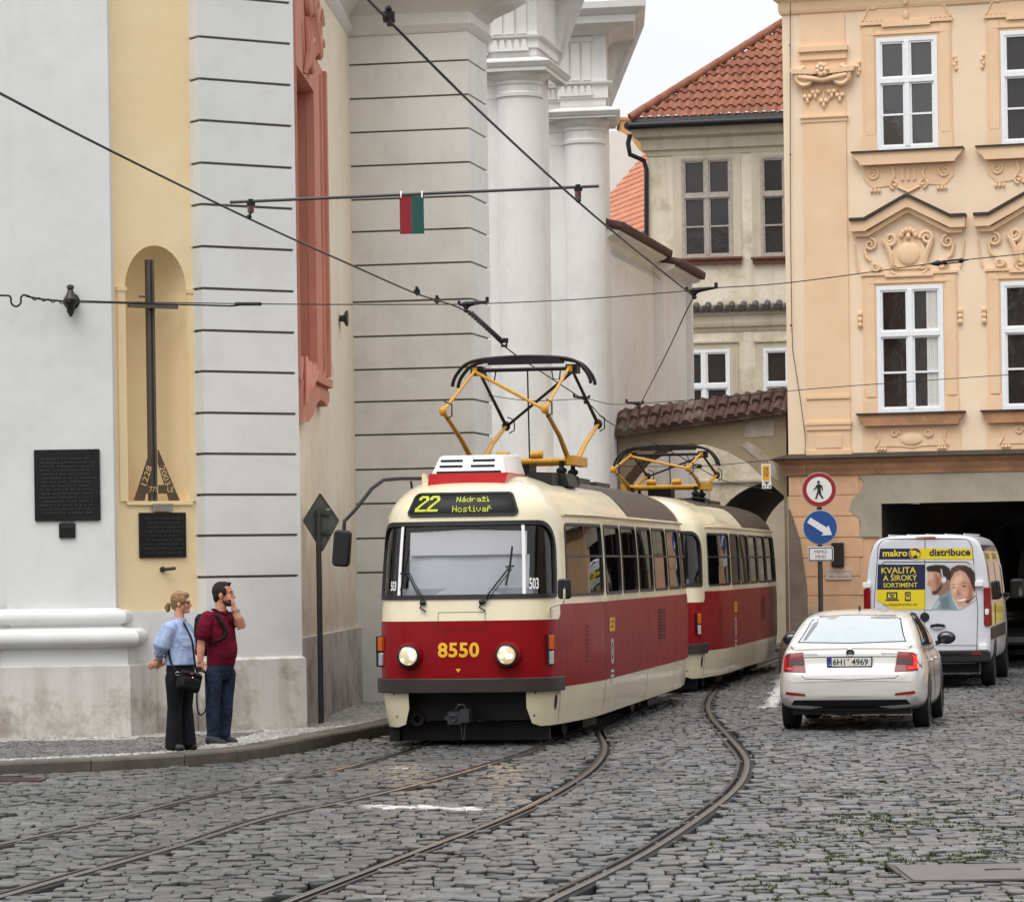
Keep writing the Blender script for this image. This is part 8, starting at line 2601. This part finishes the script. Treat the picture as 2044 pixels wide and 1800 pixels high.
# yellow 10 plate hanging at the arch
s0p, s1p = at(1518.5, 926, 63.0), at(1538, 961, 63.0)
sp_ = thing('limit_sign', ((s0p.x+s1p.x)/2, 63.0, s1p.z), label='small yellow sign with black 10 hanging on the cross wire at the arch', cat='sign')
mb = MB(); mb.box(s0p.x, s1p.x, 62.98, 63.0, s1p.z, s0p.z); mb.build('plate', M_swhite, sp_)
mb = MB(); mb.box(s0p.x+.025, s1p.x-.025, 62.975, 62.979, s1p.z+.025, s0p.z-.025); mb.build('yellow_field', pm('limit_yellow', (226,164,40), .45), sp_)
mb = MB(); text(mb, '10', s0p.x+.05, s1p.x-.05, s1p.z+.09, s0p.z-.06, 62.972, .0); mb.build('number', M_sblack, sp_)
k0, k1 = at(1520, 961.5, 63.0), at(1539, 975, 63.0)
mb = MB(); mb.box(k0.x, k1.x, 62.98, 63.0, k1.z, k0.z); sub = mb.build('sub_plate', M_swhite, sp_)
mb = MB(); text(mb, 'KT 8', k0.x+.015, k1.x-.015, k1.z+.012, k1.z+.062, 62.975, .01); mb.prism([(k0.x+.04, k0.z-.003), (k1.x-.04, k0.z-.003), ((k0.x+k1.x)/2, k0.z-.05)], 62.974, 62.979); mb.build('sub_text', M_sblack, sub)
mb = MB(); 
for dx in (.02, -.02): mb.tube([Vector((s0p.x+.06 if dx > 0 else s1p.x-.06, 62.99, s0p.z)), Vector((s0p.x+.06 if dx > 0 else s1p.x-.06, 63.05, s0p.z+.07))], .006, 5)
mb.build('hanger', M_wire, sp_)

# ---------------------------------------------------------------- houses round the square behind the photographer (they shade and mirror)
def row_house(name, p0, ang, ln, h, col, label):
    W = Wall(p0, ang=ang)
    t = thing(name, (p0[0], p0[1], 0), label=label, cat='house')
    holes = []
    nb = int(ln/3)
    for f in range(int(h/3.9)):
        for i in range(nb):
            s = (i+.5)*ln/nb; z = 1.0 + f*3.9
            holes.append([(s-.6, z), (s+.6, z), (s+.6, z+2.1), (s-.6, z+2.1)])
    mb = MB(W.M); mb.sheet([(0,-.05),(ln,-.05),(ln,h),(0,h)], holes, reveal=.3)
    mb.build('wall', plaster(name+'_plaster', col, var=.05), t)
    mb = MB(W.M); mb.sweep([(0,0),(ln,0)], [(0,h-.4),(.3,h-.3),(.5,h),(0,h+.05)]); mb.add([(0,-.4,h),(ln,-.4,h),(ln,7,h+5),(0,7,h+5)], [(0,1,2,3)]); mb.build('roof', M_tile_dark, t)
    mb = MB(W.M)
    mb.box(.1, ln-.1, .28, .3, .5, h-.5); mb.build('glazing', M_pane, t)
row_house('square_house', (24, -14), 180, 26, 12, (196,176,140), 'ochre house on the square behind the photographer')
row_house('square_house', (-2, -15), 180, 24, 12, (170,150,132), 'brownish house on the square behind the photographer')
row_house('square_house', (22, 44), -82, 26, 11, (206,180,150), 'tan house on the right side of the square, outside the frame')
row_house('square_house', (25.6, 18), -90, 30, 11, (186,178,160), 'grey house on the right side of the square, outside the frame')
# ---------------------------------------------------------------- two people on the pavement
def fabric(name, c, var=.08, bump=.5, scale=9, stretch=(1,1,.55), rough=.9, c2=None):
    m, t, b, N, L = nt(name)
    tc = N.new('ShaderNodeTexCoord'); mp = N.new('ShaderNodeMapping'); mp.inputs['Scale'].default_value = stretch
    L.new(tc.outputs['Object'], mp.inputs['Vector'])
    n = N.new('ShaderNodeTexNoise'); n.inputs['Scale'].default_value = scale; n.inputs['Detail'].default_value = 3; n.inputs['Distortion'].default_value = 1.2
    L.new(mp.outputs[0], n.inputs['Vector'])
    mr = N.new('ShaderNodeMapRange'); mr.inputs['From Min'].default_value = .3; mr.inputs['From Max'].default_value = .7
    mr.inputs['To Min'].default_value = 0; mr.inputs['To Max'].default_value = 1
    L.new(n.outputs['Fac'], mr.inputs['Value'])
    mx = N.new('ShaderNodeMix'); mx.data_type = 'RGBA'; a = lin(c); c2 = lin(c2) if c2 else tuple(x*(1-2*var) for x in a)
    mx.inputs[6].default_value = a + (1,); mx.inputs[7].default_value = c2 + (1,)
    L.new(mr.outputs[0], mx.inputs[0]); L.new(mx.outputs[2], b.inputs['Base Color'])
    setp(b, Roughness=rough, Specular_IOR_Level=.2)
    bp = N.new('ShaderNodeBump'); bp.inputs['Strength'].default_value = bump; bp.inputs['Distance'].default_value = .03
    L.new(n.outputs['Fac'], bp.inputs['Height']); L.new(bp.outputs[0], b.inputs['Normal'])
    return m

def chain(mb, pts, rad, n=14):
    P = [Vector(p) for p in pts]
    mb.tube(P, rad, n)
    for p, r in ((P[0], rad[0]), (P[-1], rad[-1])): mb.ell(p, (r*.995, r*.995, r*.995), n, 8)

def rings(mb, rs, yaw, n=24):
    """closed loft; rs: (centre, front radius, side radius)"""
    f = Vector((cos(yaw), sin(yaw), 0)); l = Vector((-f.y, f.x, 0))
    vs = []; fs = []
    for c, a, b_ in rs:
        for k in range(n):
            t = 2*pi*k/n
            vs.append(Vector(c) + f*(a*cos(t)) + l*(b_*sin(t)))
    for i in range(len(rs)-1):
        for k in range(n):
            j = (k+1) % n
            fs.append((i*n+k, i*n+j, (i+1)*n+j, (i+1)*n+k))
    fs.append(list(range(n-1, -1, -1))); fs.append([(len(rs)-1)*n+k for k in range(n)])
    mb.add(vs, fs)

def frame(c, f, u=Vector((0,0,1))):
    f = Vector(f).normalized(); l = u.cross(f).normalized(); u = f.cross(l)
    return Matrix(((f.x,l.x,u.x,c[0]),(f.y,l.y,u.y,c[1]),(f.z,l.z,u.z,c[2]),(0,0,0,1)))

def hand(mb, w, d, nrm, curl, thumb, k=1.0):
    w, d, nrm = Vector(w), Vector(d).normalized(), Vector(nrm)
    nrm = (nrm - d*nrm.dot(d)).normalized(); s = d.cross(nrm)
    M = Matrix(((d.x,s.x,nrm.x,w.x),(d.y,s.y,nrm.y,w.y),(d.z,s.z,nrm.z,w.z),(0,0,0,1)))
    mb.ell((.05*k,0,0), (.056*k,.043*k,.02*k), 14, 8, M=M)
    mb.ell((.03*k,thumb*.022*k,.008*k), (.035*k,.02*k,.018*k), 10, 6, M=M)
    for i, ln in enumerate((.070,.079,.074,.057)):
        a0 = .0; p = Vector((.088*k - (.006 if i in (0,3) else 0), thumb*(.031-.0205*i)*k, 0)); pts = [p - Vector((.02*k,0,0)), p]
        for sg, part in enumerate((.45,.32,.23)):
            a0 += curl*(.8 if sg == 0 else 1.0)*(1+.06*i)
            p = p + Vector((cos(a0), thumb*(.06-.04*i), sin(a0)))*ln*part*k; pts.append(p)
        chain(mb, [M @ q for q in pts], [.0105*k,.0105*k,.0098*k,.009*k,.0078*k], 10)
    p = Vector((.022*k, thumb*.03*k, .008*k)); q = p + Vector((.03,thumb*.028,.014))*k; r = q + Vector((.028,thumb*.008,.012))*k
    chain(mb, [M @ x for x in (p, q, r)], [.0135*k,.0115*k,.009*k], 10)

def remesh(mb, name, mat, parent, voxel=.008, it=6, fac=.5, smooth=180):
    o = mb.build(name, mat, parent, flat_local=True)
    a = o.modifiers.new('r', 'REMESH'); a.mode = 'VOXEL'; a.voxel_size = voxel
    s = o.modifiers.new('s', 'SMOOTH'); s.factor = fac; s.iterations = it
    bpy.context.view_layer.update()
    me = bpy.data.meshes.new_from_object(o.evaluated_get(bpy.context.evaluated_depsgraph_get()))
    o.modifiers.clear(); old_ = o.data; o.data = me; bpy.data.meshes.remove(old_)
    me.name = name
    if not me.materials: me.materials.append(mat)
    me.polygons.foreach_set('use_smooth', [True]*len(me.polygons)); me.update()
    return o

def head(mb, M, fem=False):
    k = .94 if fem else 1.0
    E = lambda c, r, n=16, m=10: mb.ell([x*k for x in c], [x*k for x in r], n, m, M=M)
    E((-.012,0,.03), (.100,.077,.098)); E((.03,0,-.025), (.066,.062,.082)); E((.05,0,-.09), (.042,.040,.030)); E((.02,0,-.07), (.05,.056,.045))
    E((.078,0,.026), (.02,.05,.014)); E((.062,.034,-.03), (.03,.026,.028)); E((.062,-.034,-.03), (.03,.026,.028))
    mb.tube([M @ Vector((.088*k,0,.012*k)), M @ Vector((.106*k,0,-.012*k)), M @ Vector((.116*k,0,-.032*k))], [.009*k,.011*k,.014*k], 10); E((.108,0,-.036), (.013,.017,.010))
    E((.091,0,-.061), (.012,.024,.007)); E((.089,0,-.073), (.011,.021,.007)); E((.084,0,-.098), (.016,.02,.014))
    for s in (-1, 1):
        E((-.012,s*.076,-.012), (.022,.010,.034), 12, 8); E((-.012,s*.079,-.036), (.01,.008,.012), 8, 6)

def person(px, py, Y, label):
    c = at(px, py, Y)
    return thing('person', (c.x, Y, KH), label=label, cat='person'), Vector((c.x, Y, KH))

# ---- man in the dark red polo shirt
Ym = gnd(432, 1487, KH).y
man, mo = person(432, 1487, Ym, 'man in dark red polo shirt and jeans holding his hand to his mouth')
def J(px, py, dy=0.0):
    v = at(px, py, Ym) - mo
    return Vector((v.x, dy, v.z))
yw = R(-33)
mf = Vector((cos(yw), sin(yw), 0)); ml = Vector((-mf.y, mf.x, 0))
hd = J(446, 1186, -.0); hM = frame(hd, (1, -.16, .03))
mb = MB()
head(mb, hM @ Matrix.Scale(1.1, 4))
hM = hM @ Matrix.Scale(1.1, 4)
chain(mb, [hM @ Vector((-.025,0,-.06)), J(440, 1217, .0), J(438, 1228, .0)], [.062,.064,.075])
Cn = J(438, 1240)
sR, sL = J(414, 1234, -.16), J(459, 1234, .15)
rings(mb, [(J(438,1226), .07, .09), (J(437,1234), .095, .165), (J(438,1250), .115, .18), (J(440,1275), .125, .16), (J(441,1300), .135, .155), (J(440,1330), .12, .155), (J(438,1345), .09, .14)][::-1], yw)
eR, wR_ = J(404.5, 1282, -.19), J(403, 1318, -.22)
chain(mb, [sR, sR.lerp(eR, .5), eR, eR.lerp(wR_, .35), wR_], [.062,.058,.047,.048,.033])
hand(mb, wR_ + Vector((0,0,.01)), (.03,-.03,-1), (.45,.9,0), .55, 1)
eL, wL_ = J(482.5, 1247, -.03), J(467, 1213, -.05)
chain(mb, [sL, sL.lerp(eL, .5), eL, eL.lerp(wL_, .4), wL_], [.06,.056,.05,.05,.033])
hand(mb, wL_ + Vector((.0,0,-.004)), (-.10,.05,1), (-1,.2,.1), .62, -1)
for a, b_, c_ in ((J(428,1345,-.08), J(425,1402,-.10), J(425,1472,-.08)), (J(450,1345,.08), J(449,1398,.06), J(445,1468,.07))):
    chain(mb, [a, b_, b_.lerp(c_, .3), c_], [.085,.062,.064,.045])
M_skin = fabric('skin_tanned', (206,150,124), .07, .12, 14, (1,1,1), .55, (186,122,98))
remesh(mb, 'body', M_skin, man, .0062, 4)
# hair, stubble, eyes
M_hair = fabric('hair_dark', (54,44,38), .3, .9, 60, (1,1,.3), .6, (34,27,23))
mb = MB()
mb.ell((-.026,0,.034), (.094,.083,.1), 20, 12, M=hM); mb.ell((-.06,0,-.02), (.05,.07,.07), 16, 10, M=hM); mb.ell((.0,0,.088), (.075,.06,.044), 16, 10, M=hM)
for s in (-1, 1): mb.ell((.022,s*.066,.03), (.028,.014,.045), 10, 8, M=hM)
mb.ell((.058,.0,.108), (.03,.025,.016), 10, 6, M=hM)
remesh(mb, 'hair', M_hair, man, .008, 3)
mb = MB()
mb.ell((.052,0,-.093), (.045,.043,.031), 16, 10, M=hM); mb.ell((.02,0,-.073), (.05,.0585,.044), 16, 10, M=hM); mb.ell((.098,0,-.05), (.008,.026,.006), 10, 6, M=hM)
remesh(mb, 'stubble', fabric('stubble', (88,64,52), .2, .6, 90, (1,1,1), .9), man, .006, 3)
for s in (-1, 1):
    mb = MB(); mb.ell((.083,s*.031,.006), (.008,.013,.006), 10, 8, M=hM); ey = mb.build('eye', pm('eye_white', (196,186,178), .3), man, smooth=180, flat_local=True)
    mb = MB(); mb.ell((.091,s*.032,.006), (.006,.007,.007), 8, 6, M=hM); mb.build('iris', M_sblack, ey, smooth=180, flat_local=True)
    mb = MB(); mb.tube([hM @ Vector((.088,s*.012,.026)), hM @ Vector((.092,s*.03,.032)), hM @ Vector((.078,s*.05,.026))], [.004,.005,.003], 6); mb.build('eyebrow', M_hair, man, smooth=180, flat_local=True)
# polo shirt
M_polo = fabric('polo_cotton', (116,14,40), .25, .55, 7, (1,1,1.2), .85, (78,8,28))
mb = MB()
rings(mb, [(J(438,1219,.0), .07, .085), (J(438,1224), .085, .11), (J(436.5,1230), .11, .17), (J(437,1242), .135, .20), (J(439,1258), .148, .195), (J(441,1276), .158, .185), (J(443,1292), .168, .18), (J(443,1305), .166, .178), (J(441,1318), .15, .175), (J(440.5,1328), .142, .172)][::-1], yw)
cR = sR.lerp(eR, .62); cL = sL.lerp(eL, .36)
chain(mb, [sR + Vector((.015,.02,.005)), sR.lerp(cR, .5), cR], [.085,.085,.083]); chain(mb, [sL + Vector((-.02,-.02,.0)), sL.lerp(cL, .5), cL], [.08,.08,.076])
for q0, q1, rr in ((cR, eR, .0895),):
    pass
shirt = remesh(mb, 'polo_shirt', M_polo, man, .009, 6)
mb = MB()
col_c = J(439.5, 1218.5)
for s in (-1, 1):
    p = [col_c + mf*(.085*cos(t)) + ml*(s*.088*sin(t)) + Vector((0,0,.012 - .055*max(0, cos(t)))) for t in np.linspace(.15, pi, 14)]
    mb.tube(p, [.014]*len(p), 8)
mb.tube([col_c + mf*.10 + Vector((0,0,-.05)), col_c + mf*.135 + Vector((0,0,-.15))], [.014,.012], 8)
mb.build('collar', fabric('polo_trim', (70,10,26), .2, .3), shirt, smooth=180, flat_local=True)
for q, d, r in ((cR, (eR-sR).normalized(), .0855), (cL, (eL-sL).normalized(), .078)):
    mb = MB(); mb.tube([q + d*.055, q + d*.083], [r, r*.97], 18, cap=False); mb.build('cuff', bpy.data.materials['polo_trim'], shirt, smooth=180, flat_local=True)
# jeans
M_jean = fabric('denim', (46,56,76), .25, .9, 11, (1,1,.7), .9, (26,33,48))
mb = MB()
rings(mb, [(J(440,1320), .145, .165), (J(439.5,1332), .142, .172), (J(439,1345), .132, .172), (J(439,1356), .11, .16)][::-1], yw)
for a, b_, c_ in ((J(428,1345,-.085), J(426,1402,-.10), J(426.5,1474,-.08)), (J(451,1345,.08), J(450,1398,.06), J(446,1470,.07))):
    chain(mb, [a, a.lerp(b_, .5), b_, b_.lerp(c_, .35), b_.lerp(c_, .75), c_ + Vector((0,0,.02))], [.105,.095,.082,.082,.072,.072])
    mb.ell(c_ + Vector((.0,0,.045)), (.078,.075,.022), 14, 6); mb.ell(b_ + Vector((-.03,0,-.06)), (.06,.07,.02), 12, 6); mb.ell(b_ + Vector((-.02,0,.02)), (.07,.075,.018), 12, 6)
remesh(mb, 'jeans', M_jean, man, .009, 5)
# shoes
M_shoe = pm('shoe_navy', (30,34,44), .6, var=.15, vscale=14); M_sole = pm('sole_white', (206,200,188), .6, var=.05)
def shoe(parent, heel, toe, mat, sole, hgt=.075, wd=.045):
    d = (toe-heel); ln = d.length; d.normalize()
    M = frame(heel, d)
    mb = MB()
    if sole:
        pl = [(ln*.5 + (ln*.52)*cos(t), wd*(1.05 if cos(t) > 0 else .9)*sin(t)*(1+.12*cos(t))) for t in np.linspace(0, 2*pi, 24)[:-1]]
        mb.add([(x, y, .0) for x, y in pl] + [(x, y, .03) for x, y in pl], [list(range(22, -1, -1)), list(range(23, 46))] + [(i, (i+1) % 23, 23+(i+1) % 23, 23+i) for i in range(23)], M=M)
        so_ = mb.build('sole', sole, parent, smooth=40, flat_local=True); mb = MB()
    mb.ell((ln*.72,0,.035), (ln*.29,wd*.97,hgt*.62), 16, 8, M=M); mb.ell((ln*.3,0,.05), (ln*.3,wd*.86,hgt*.9), 16, 8, M=M); mb.ell((ln*.5,0,.05), (ln*.3,wd*.85,hgt*.72), 14, 8, M=M)
    mb.ell((ln*.2,0,.07), (.05,.045,.05), 14, 8, M=M)
    o = remesh(mb, 'shoe', mat, parent, .007, 3)
    mb = MB()
    for k in range(4): mb.tube([M @ Vector((ln*(.48+.07*k),-.025,hgt*1.28-.012*k)), M @ Vector((ln*(.46+.07*k),0,hgt*1.38-.012*k)), M @ Vector((ln*(.48+.07*k),.025,hgt*1.28-.012*k))], .004, 5)
    mb.build('lacing', M_sblack, o, flat_local=True)
shoe(man, Vector((J(411,1487).x, -.10, 0)), Vector((J(455,1487).x, -.20, 0)), M_shoe, M_sole)
shoe(man, Vector((J(433,1487).x, .09, 0)), Vector((J(474,1487).x, .04, 0)), M_shoe, M_sole)
mb = MB(); d = (wL_-eL).normalized(); q = wL_ - d*.035
mb.tube([q - d*.011, q + d*.011], [.041,.040], 14); mb.lathe([(0,.0),(.02,0),(.02,.009),(0,.011)], 16, M=frame(q + Vector((.038,-.012,.0)), (0,0,1), Vector((.95,-.3,0))))
mb.build('wristwatch', pm('watch_steel', (150,152,154), .3, metal=.6), man, smooth=40, flat_local=True)
# backpack on the man's back
bp = thing('backpack', mo + J(398, 1275), label="black backpack on the man's back with a padded shoulder strap", cat='backpack')
M_pack = fabric('pack_nylon', (22,23,29), .3, .5, 9, (1,1,1), .7)
bm_ = wmat(bp).inverted() @ Matrix.Translation(mo)
mb = MB(bm_)
bc = J(436, 1262) - mf*.20
rings(mb, [(bc + Vector((0,0,-.26)), .05, .10), (bc + Vector((0,0,-.24)), .085, .135), (bc, .10, .145), (bc + Vector((0,0,.16)), .085, .13), (bc + Vector((0,0,.21)), .045, .09)], yw)
remesh(mb, 'bag', M_pack, bp, .01, 6)
for s in (-1,):
    mb = MB(bm_)
    p = [J(436,1232) - mf*.15 + ml*(s*.11), J(436,1224) - mf*.06 + ml*(s*.115), J(437,1228) + mf*.06 + ml*(s*.125), J(438,1245) + mf*.145 + ml*(s*.125), J(439,1262) + mf*.168 + ml*(s*.115), J(439,1274) + mf*.15 + ml*(s*.155), J(438,1282) + mf*.03 + ml*(s*.20)]
    p = catmull(p, 6)
    mb.tube(p, [.024]*(len(p)-10) + list(np.linspace(.022,.01,10)), 8); mb.build('shoulder_strap', M_pack, bp, smooth=180, flat_local=True)
# loose strap hanging from his right hand
cs = thing('hanging_strap', mo + J(405, 1380), label="thin black strap looping down from the man's right hand", cat='strap')
cm = wmat(cs).inverted() @ Matrix.Translation(mo)
mb = MB(cm)
p = catmull([J(399,1334,-.26), J(397.5,1360,-.27), J(397,1395,-.27), J(399,1415,-.26), J(404,1424,-.24), J(412,1418,-.22), J(417,1395,-.21), J(417,1360,-.2), J(411,1336,-.22)], 6)
mb.tube(p, .009, 6); mb.build('loop', M_pack, cs, smooth=180, flat_local=True)
mb = MB(cm); mb.rbox(-.03,.03,-.015,.015,-.03,.03,.01, M=Matrix.Translation(J(400,1334,-.255))); mb.build('clip', M_black, cs, flat_local=True)

# ---- woman in the light blue blouse
Yw = gnd(354, 1497, KH).y
wom, wo = person(354, 1497, Yw, 'blonde woman in light blue blouse, black trousers and sunglasses with her hands behind her')
def K(px, py, dy=0.0):
    v = at(px, py, Yw) - wo
    return Vector((v.x, dy, v.z))
yv = R(-30)
wf = Vector((cos(yv), sin(yv), 0)); wl = Vector((-wf.y, wf.x, 0))
hd2 = K(362, 1203, 0); wM = frame(hd2, (1, -.12, -.02))
mb = MB()
head(mb, wM, True)
chain(mb, [wM @ Vector((-.025,0,-.055)), K(358, 1232), K(356, 1242)], [.052,.052,.062])
rings(mb, [(K(356,1240), .06, .08), (K(355,1250), .08, .14), (K(357,1275), .10, .15), (K(358,1300), .105, .14), (K(359,1325), .11, .15), (K(359,1345), .10, .15)][::-1], yv)
aR, bR, cR2 = K(340,1252,-.15), K(323,1292,-.17), K(318,1322,-.02)
chain(mb, [aR, bR, bR.lerp(cR2, .4), cR2], [.05,.042,.042,.03])
aL, bL, cL2 = K(371,1252,.14), K(352,1292,.24), K(326,1322,.12)
chain(mb, [aL, bL, cL2], [.05,.042,.03])
hand(mb, cR2 + Vector((.0,0,0)), (-.72,.15,-.28), (.2,.9,.35), .3, 1, .95)
hand(mb, cL2, (-.8,-.2,.1), (.1,-.9,-.3), .35, -1, .95)
for a, b_, c_ in ((K(350,1350,-.07), K(348,1412,-.07), K(346,1484,-.06)), (K(371,1350,.07), K(370,1408,.06), K(374,1482,.07))):
    chain(mb, [a, b_, c_], [.08,.058,.042])
remesh(mb, 'body', fabric('skin_fair', (218,164,138), .06, .12, 14, (1,1,1), .55, (196,134,110)), wom, .0062, 4)
M_blond = fabric('hair_blond', (186,150,108), .3, .9, 34, (.35,1,2.2), .55, (104,76,50))
mb = MB()
mb.ell((-.022,0,.036), (.1,.081,.098), 20, 12, M=wM); mb.ell((-.07,0,-.01), (.048,.06,.07), 16, 10, M=wM); mb.ell((.03,0,.085), (.058,.058,.036), 16, 10, M=wM); mb.ell((-.045,0,-.055), (.045,.05,.045), 14, 8, M=wM)
for s in (-1, 1): mb.ell((.012,s*.064,.03), (.045,.017,.045), 12, 8, M=wM)
hw = remesh(mb, 'hair', M_blond, wom, .008, 3)
mb = MB(); chain(mb, [wM @ Vector((-.105,0,-.02)), wM @ Vector((-.145,0,-.015)), wM @ Vector((-.16,.0,-.05)), wM @ Vector((-.155,0,-.09))], [.016,.026,.03,.014]); mb.ell((-.15,.02,-.06), (.025,.025,.04), 10, 8, M=wM)
remesh(mb, 'ponytail', M_blond, hw, .007, 2)
mb = MB(); mb.tube([wM @ Vector((.045,-.062,.05)), wM @ Vector((.055,-.066,.0)), wM @ Vector((.035,-.066,-.06)), wM @ Vector((.02,-.062,-.085))], [.005,.004,.004,.002], 6); mb.build('loose_strand', M_blond, hw, smooth=180, flat_local=True)
for s in (-1, 1):
    mb = MB(); mb.ell((.083,s*.031,.004), (.010,.027,.021), 14, 8, M=wM); lens = mb.build('sunglass_lens', pm('lens_black', (10,10,12), .08, coat=.8), wom, smooth=180, flat_local=True)
    mb = MB(); mb.tube([wM @ Vector((.08,s*.056,.01)), wM @ Vector((.05,s*.068,.011)), wM @ Vector((-.005,s*.076,.008))], .0042, 6); mb.build('temple', M_sblack, lens, smooth=180, flat_local=True)
M_blouse = fabric('blouse_cotton', (176,192,220), .14, 1.0, 8, (1,1,.75), .9, (140,158,196))
mb = MB()
rings(mb, [(K(357,1234), .068, .07), (K(356,1239), .085, .11), (K(354,1247), .105, .165), (K(354.5,1260), .13, .185), (K(358,1274), .155, .185), (K(360,1286), .158, .18), (K(359,1300), .152, .18), (K(359.5,1315), .158, .188), (K(360,1327), .162, .192)][::-1], yv)
dR = bR.lerp(cR2, .22)
chain(mb, [aR + Vector((.02,.03,.0)), aR, aR.lerp(bR, .5), aR.lerp(bR, .85) + Vector((-.005,0,-.005)), dR], [.075,.085,.09,.098,.062]); 
dL = bL.lerp(cL2, .15); chain(mb, [aL + Vector((-.02,-.02,0)), aL, aL.lerp(bL, .6), dL], [.07,.08,.088,.06])
bl = remesh(mb, 'blouse', M_blouse, wom, .009, 5)
mb = MB(); d = (cR2-bR).normalized(); mb.tube([dR + d*.03, dR + d*.075], [.061,.057], 18, cap=False); mb.build('cuff', M_blouse, bl, smooth=180, flat_local=True)
mb = MB(); cc_ = K(357.5,1235); mb.tube([cc_ + wf*(.07*cos(t)) + wl*(.074*sin(t)) + Vector((0,0,.004-.012*cos(t))) for t in np.linspace(0, 2*pi, 22)[:-1]], .011, 8, closed=True); mb.build('neckband', M_blouse, bl, smooth=180, flat_local=True)
M_trou = fabric('trousers_black', (26,26,31), .25, .6, 7, (1,1,.5), .85, (16,16,20))
mb = MB()
rings(mb, [(K(360,1320), .135, .168), (K(360,1338), .145, .175), (K(360,1352), .135, .172), (K(359,1366), .11, .155)][::-1], yv)
for a, b_, c_, r_ in ((K(351,1352,-.08), K(350,1412,-.08), K(348,1492,-.07), (.112,.092,.08,.098)), (K(371,1352,.08), K(370,1410,.06), K(375,1488,.06), (.102,.083,.072,.088))):
    mb.tube([a, a.lerp(b_, .55), b_, c_], list(r_), 20); mb.ell(a, (r_[0]*.98,)*3, 14, 10)
remesh(mb, 'trousers', M_trou, wom, .009, 5)
M_shoeb = pm('shoe_black', (20,20,21), .5, var=.15, vscale=12)
shoe(wom, Vector((K(332,1497).x, -.08, 0)), Vector((K(371,1497).x, -.16, 0)), M_shoeb, None, .07)
shoe(wom, Vector((K(360,1497).x, .09, 0)), Vector((K(393,1497).x, .03, 0)), M_shoeb, None, .07)
# crossbody bag
bg_ = thing('crossbody_bag', wo + K(382, 1355, -.2), label="small black crossbody bag hanging at the woman's hip", cat='bag')
gm = wmat(bg_).inverted() @ Matrix.Translation(wo)
M_bag = fabric('bag_nylon', (20,20,22), .3, .5, 14, (1,1,1), .6)
bc = K(381, 1357, -.215)
A = frame(bc, (cos(R(60)), -sin(R(60)), 0)) @ Matrix.Rotation(R(-14), 4, 'X')
mb = MB(gm); 
mb.rbox(-.135, .135, -.05, .05, -.115, .105, .045, M=A @ Matrix.Rotation(pi/2, 4, 'Z'))
mb.rbox(-.105, .105, -.085, -.045, -.095, .03, .03, M=A @ Matrix.Rotation(pi/2, 4, 'Z') @ Matrix.Rotation(0, 4, 'Z'))
bag = remesh(mb, 'bag_body', M_bag, bg_, .008, 4)
mb = MB(gm); mb.tube([A @ Vector((.055,-.12,.07)), A @ Vector((.06,0,.085)), A @ Vector((.055,.12,.07))], .007, 6); mb.build('zip', M_seam2, bag, smooth=180, flat_local=True)
mb = MB(gm); mb.ell(A @ Vector((.075,.0,.035)), (.012,.012,.012), 8, 6); mb.build('stud', M_chrome, bag, smooth=180, flat_local=True)
mb = MB(gm); mb.ell(A @ Vector((.065,-.015,.075)), (.014,.008,.008), 8, 6); mb.build('tag', pm('tag_red', (190,90,80), .5), bag, smooth=180, flat_local=True)
mb = MB(gm)
p = catmull([K(396,1340,-.16), K(392,1325,-.16), K(389,1300,-.165), K(386,1278,-.165), K(377,1258,-.13), K(368,1243,-.07), K(362,1236,-.0), K(352,1240,.03)], 6)
mb.tube(p, .012, 6)
p = catmull([K(338,1290,-.12), K(343,1315,-.20), K(349,1328,-.235), K(358,1340,-.255), K(367,1350,-.25)], 6)
mb.tube(p, .013, 6)
mb.build('strap', M_bag, bg_, smooth=180, flat_local=True)
mb = MB(gm); q = K(359,1342,-.27); mb.tube([q + Vector((.02*cos(t), 0, .02*sin(t))) for t in np.linspace(0, 2*pi, 8)[:-1]], .004, 5, closed=True); mb.build('buckle', M_chrome, bg_, smooth=180, flat_local=True)
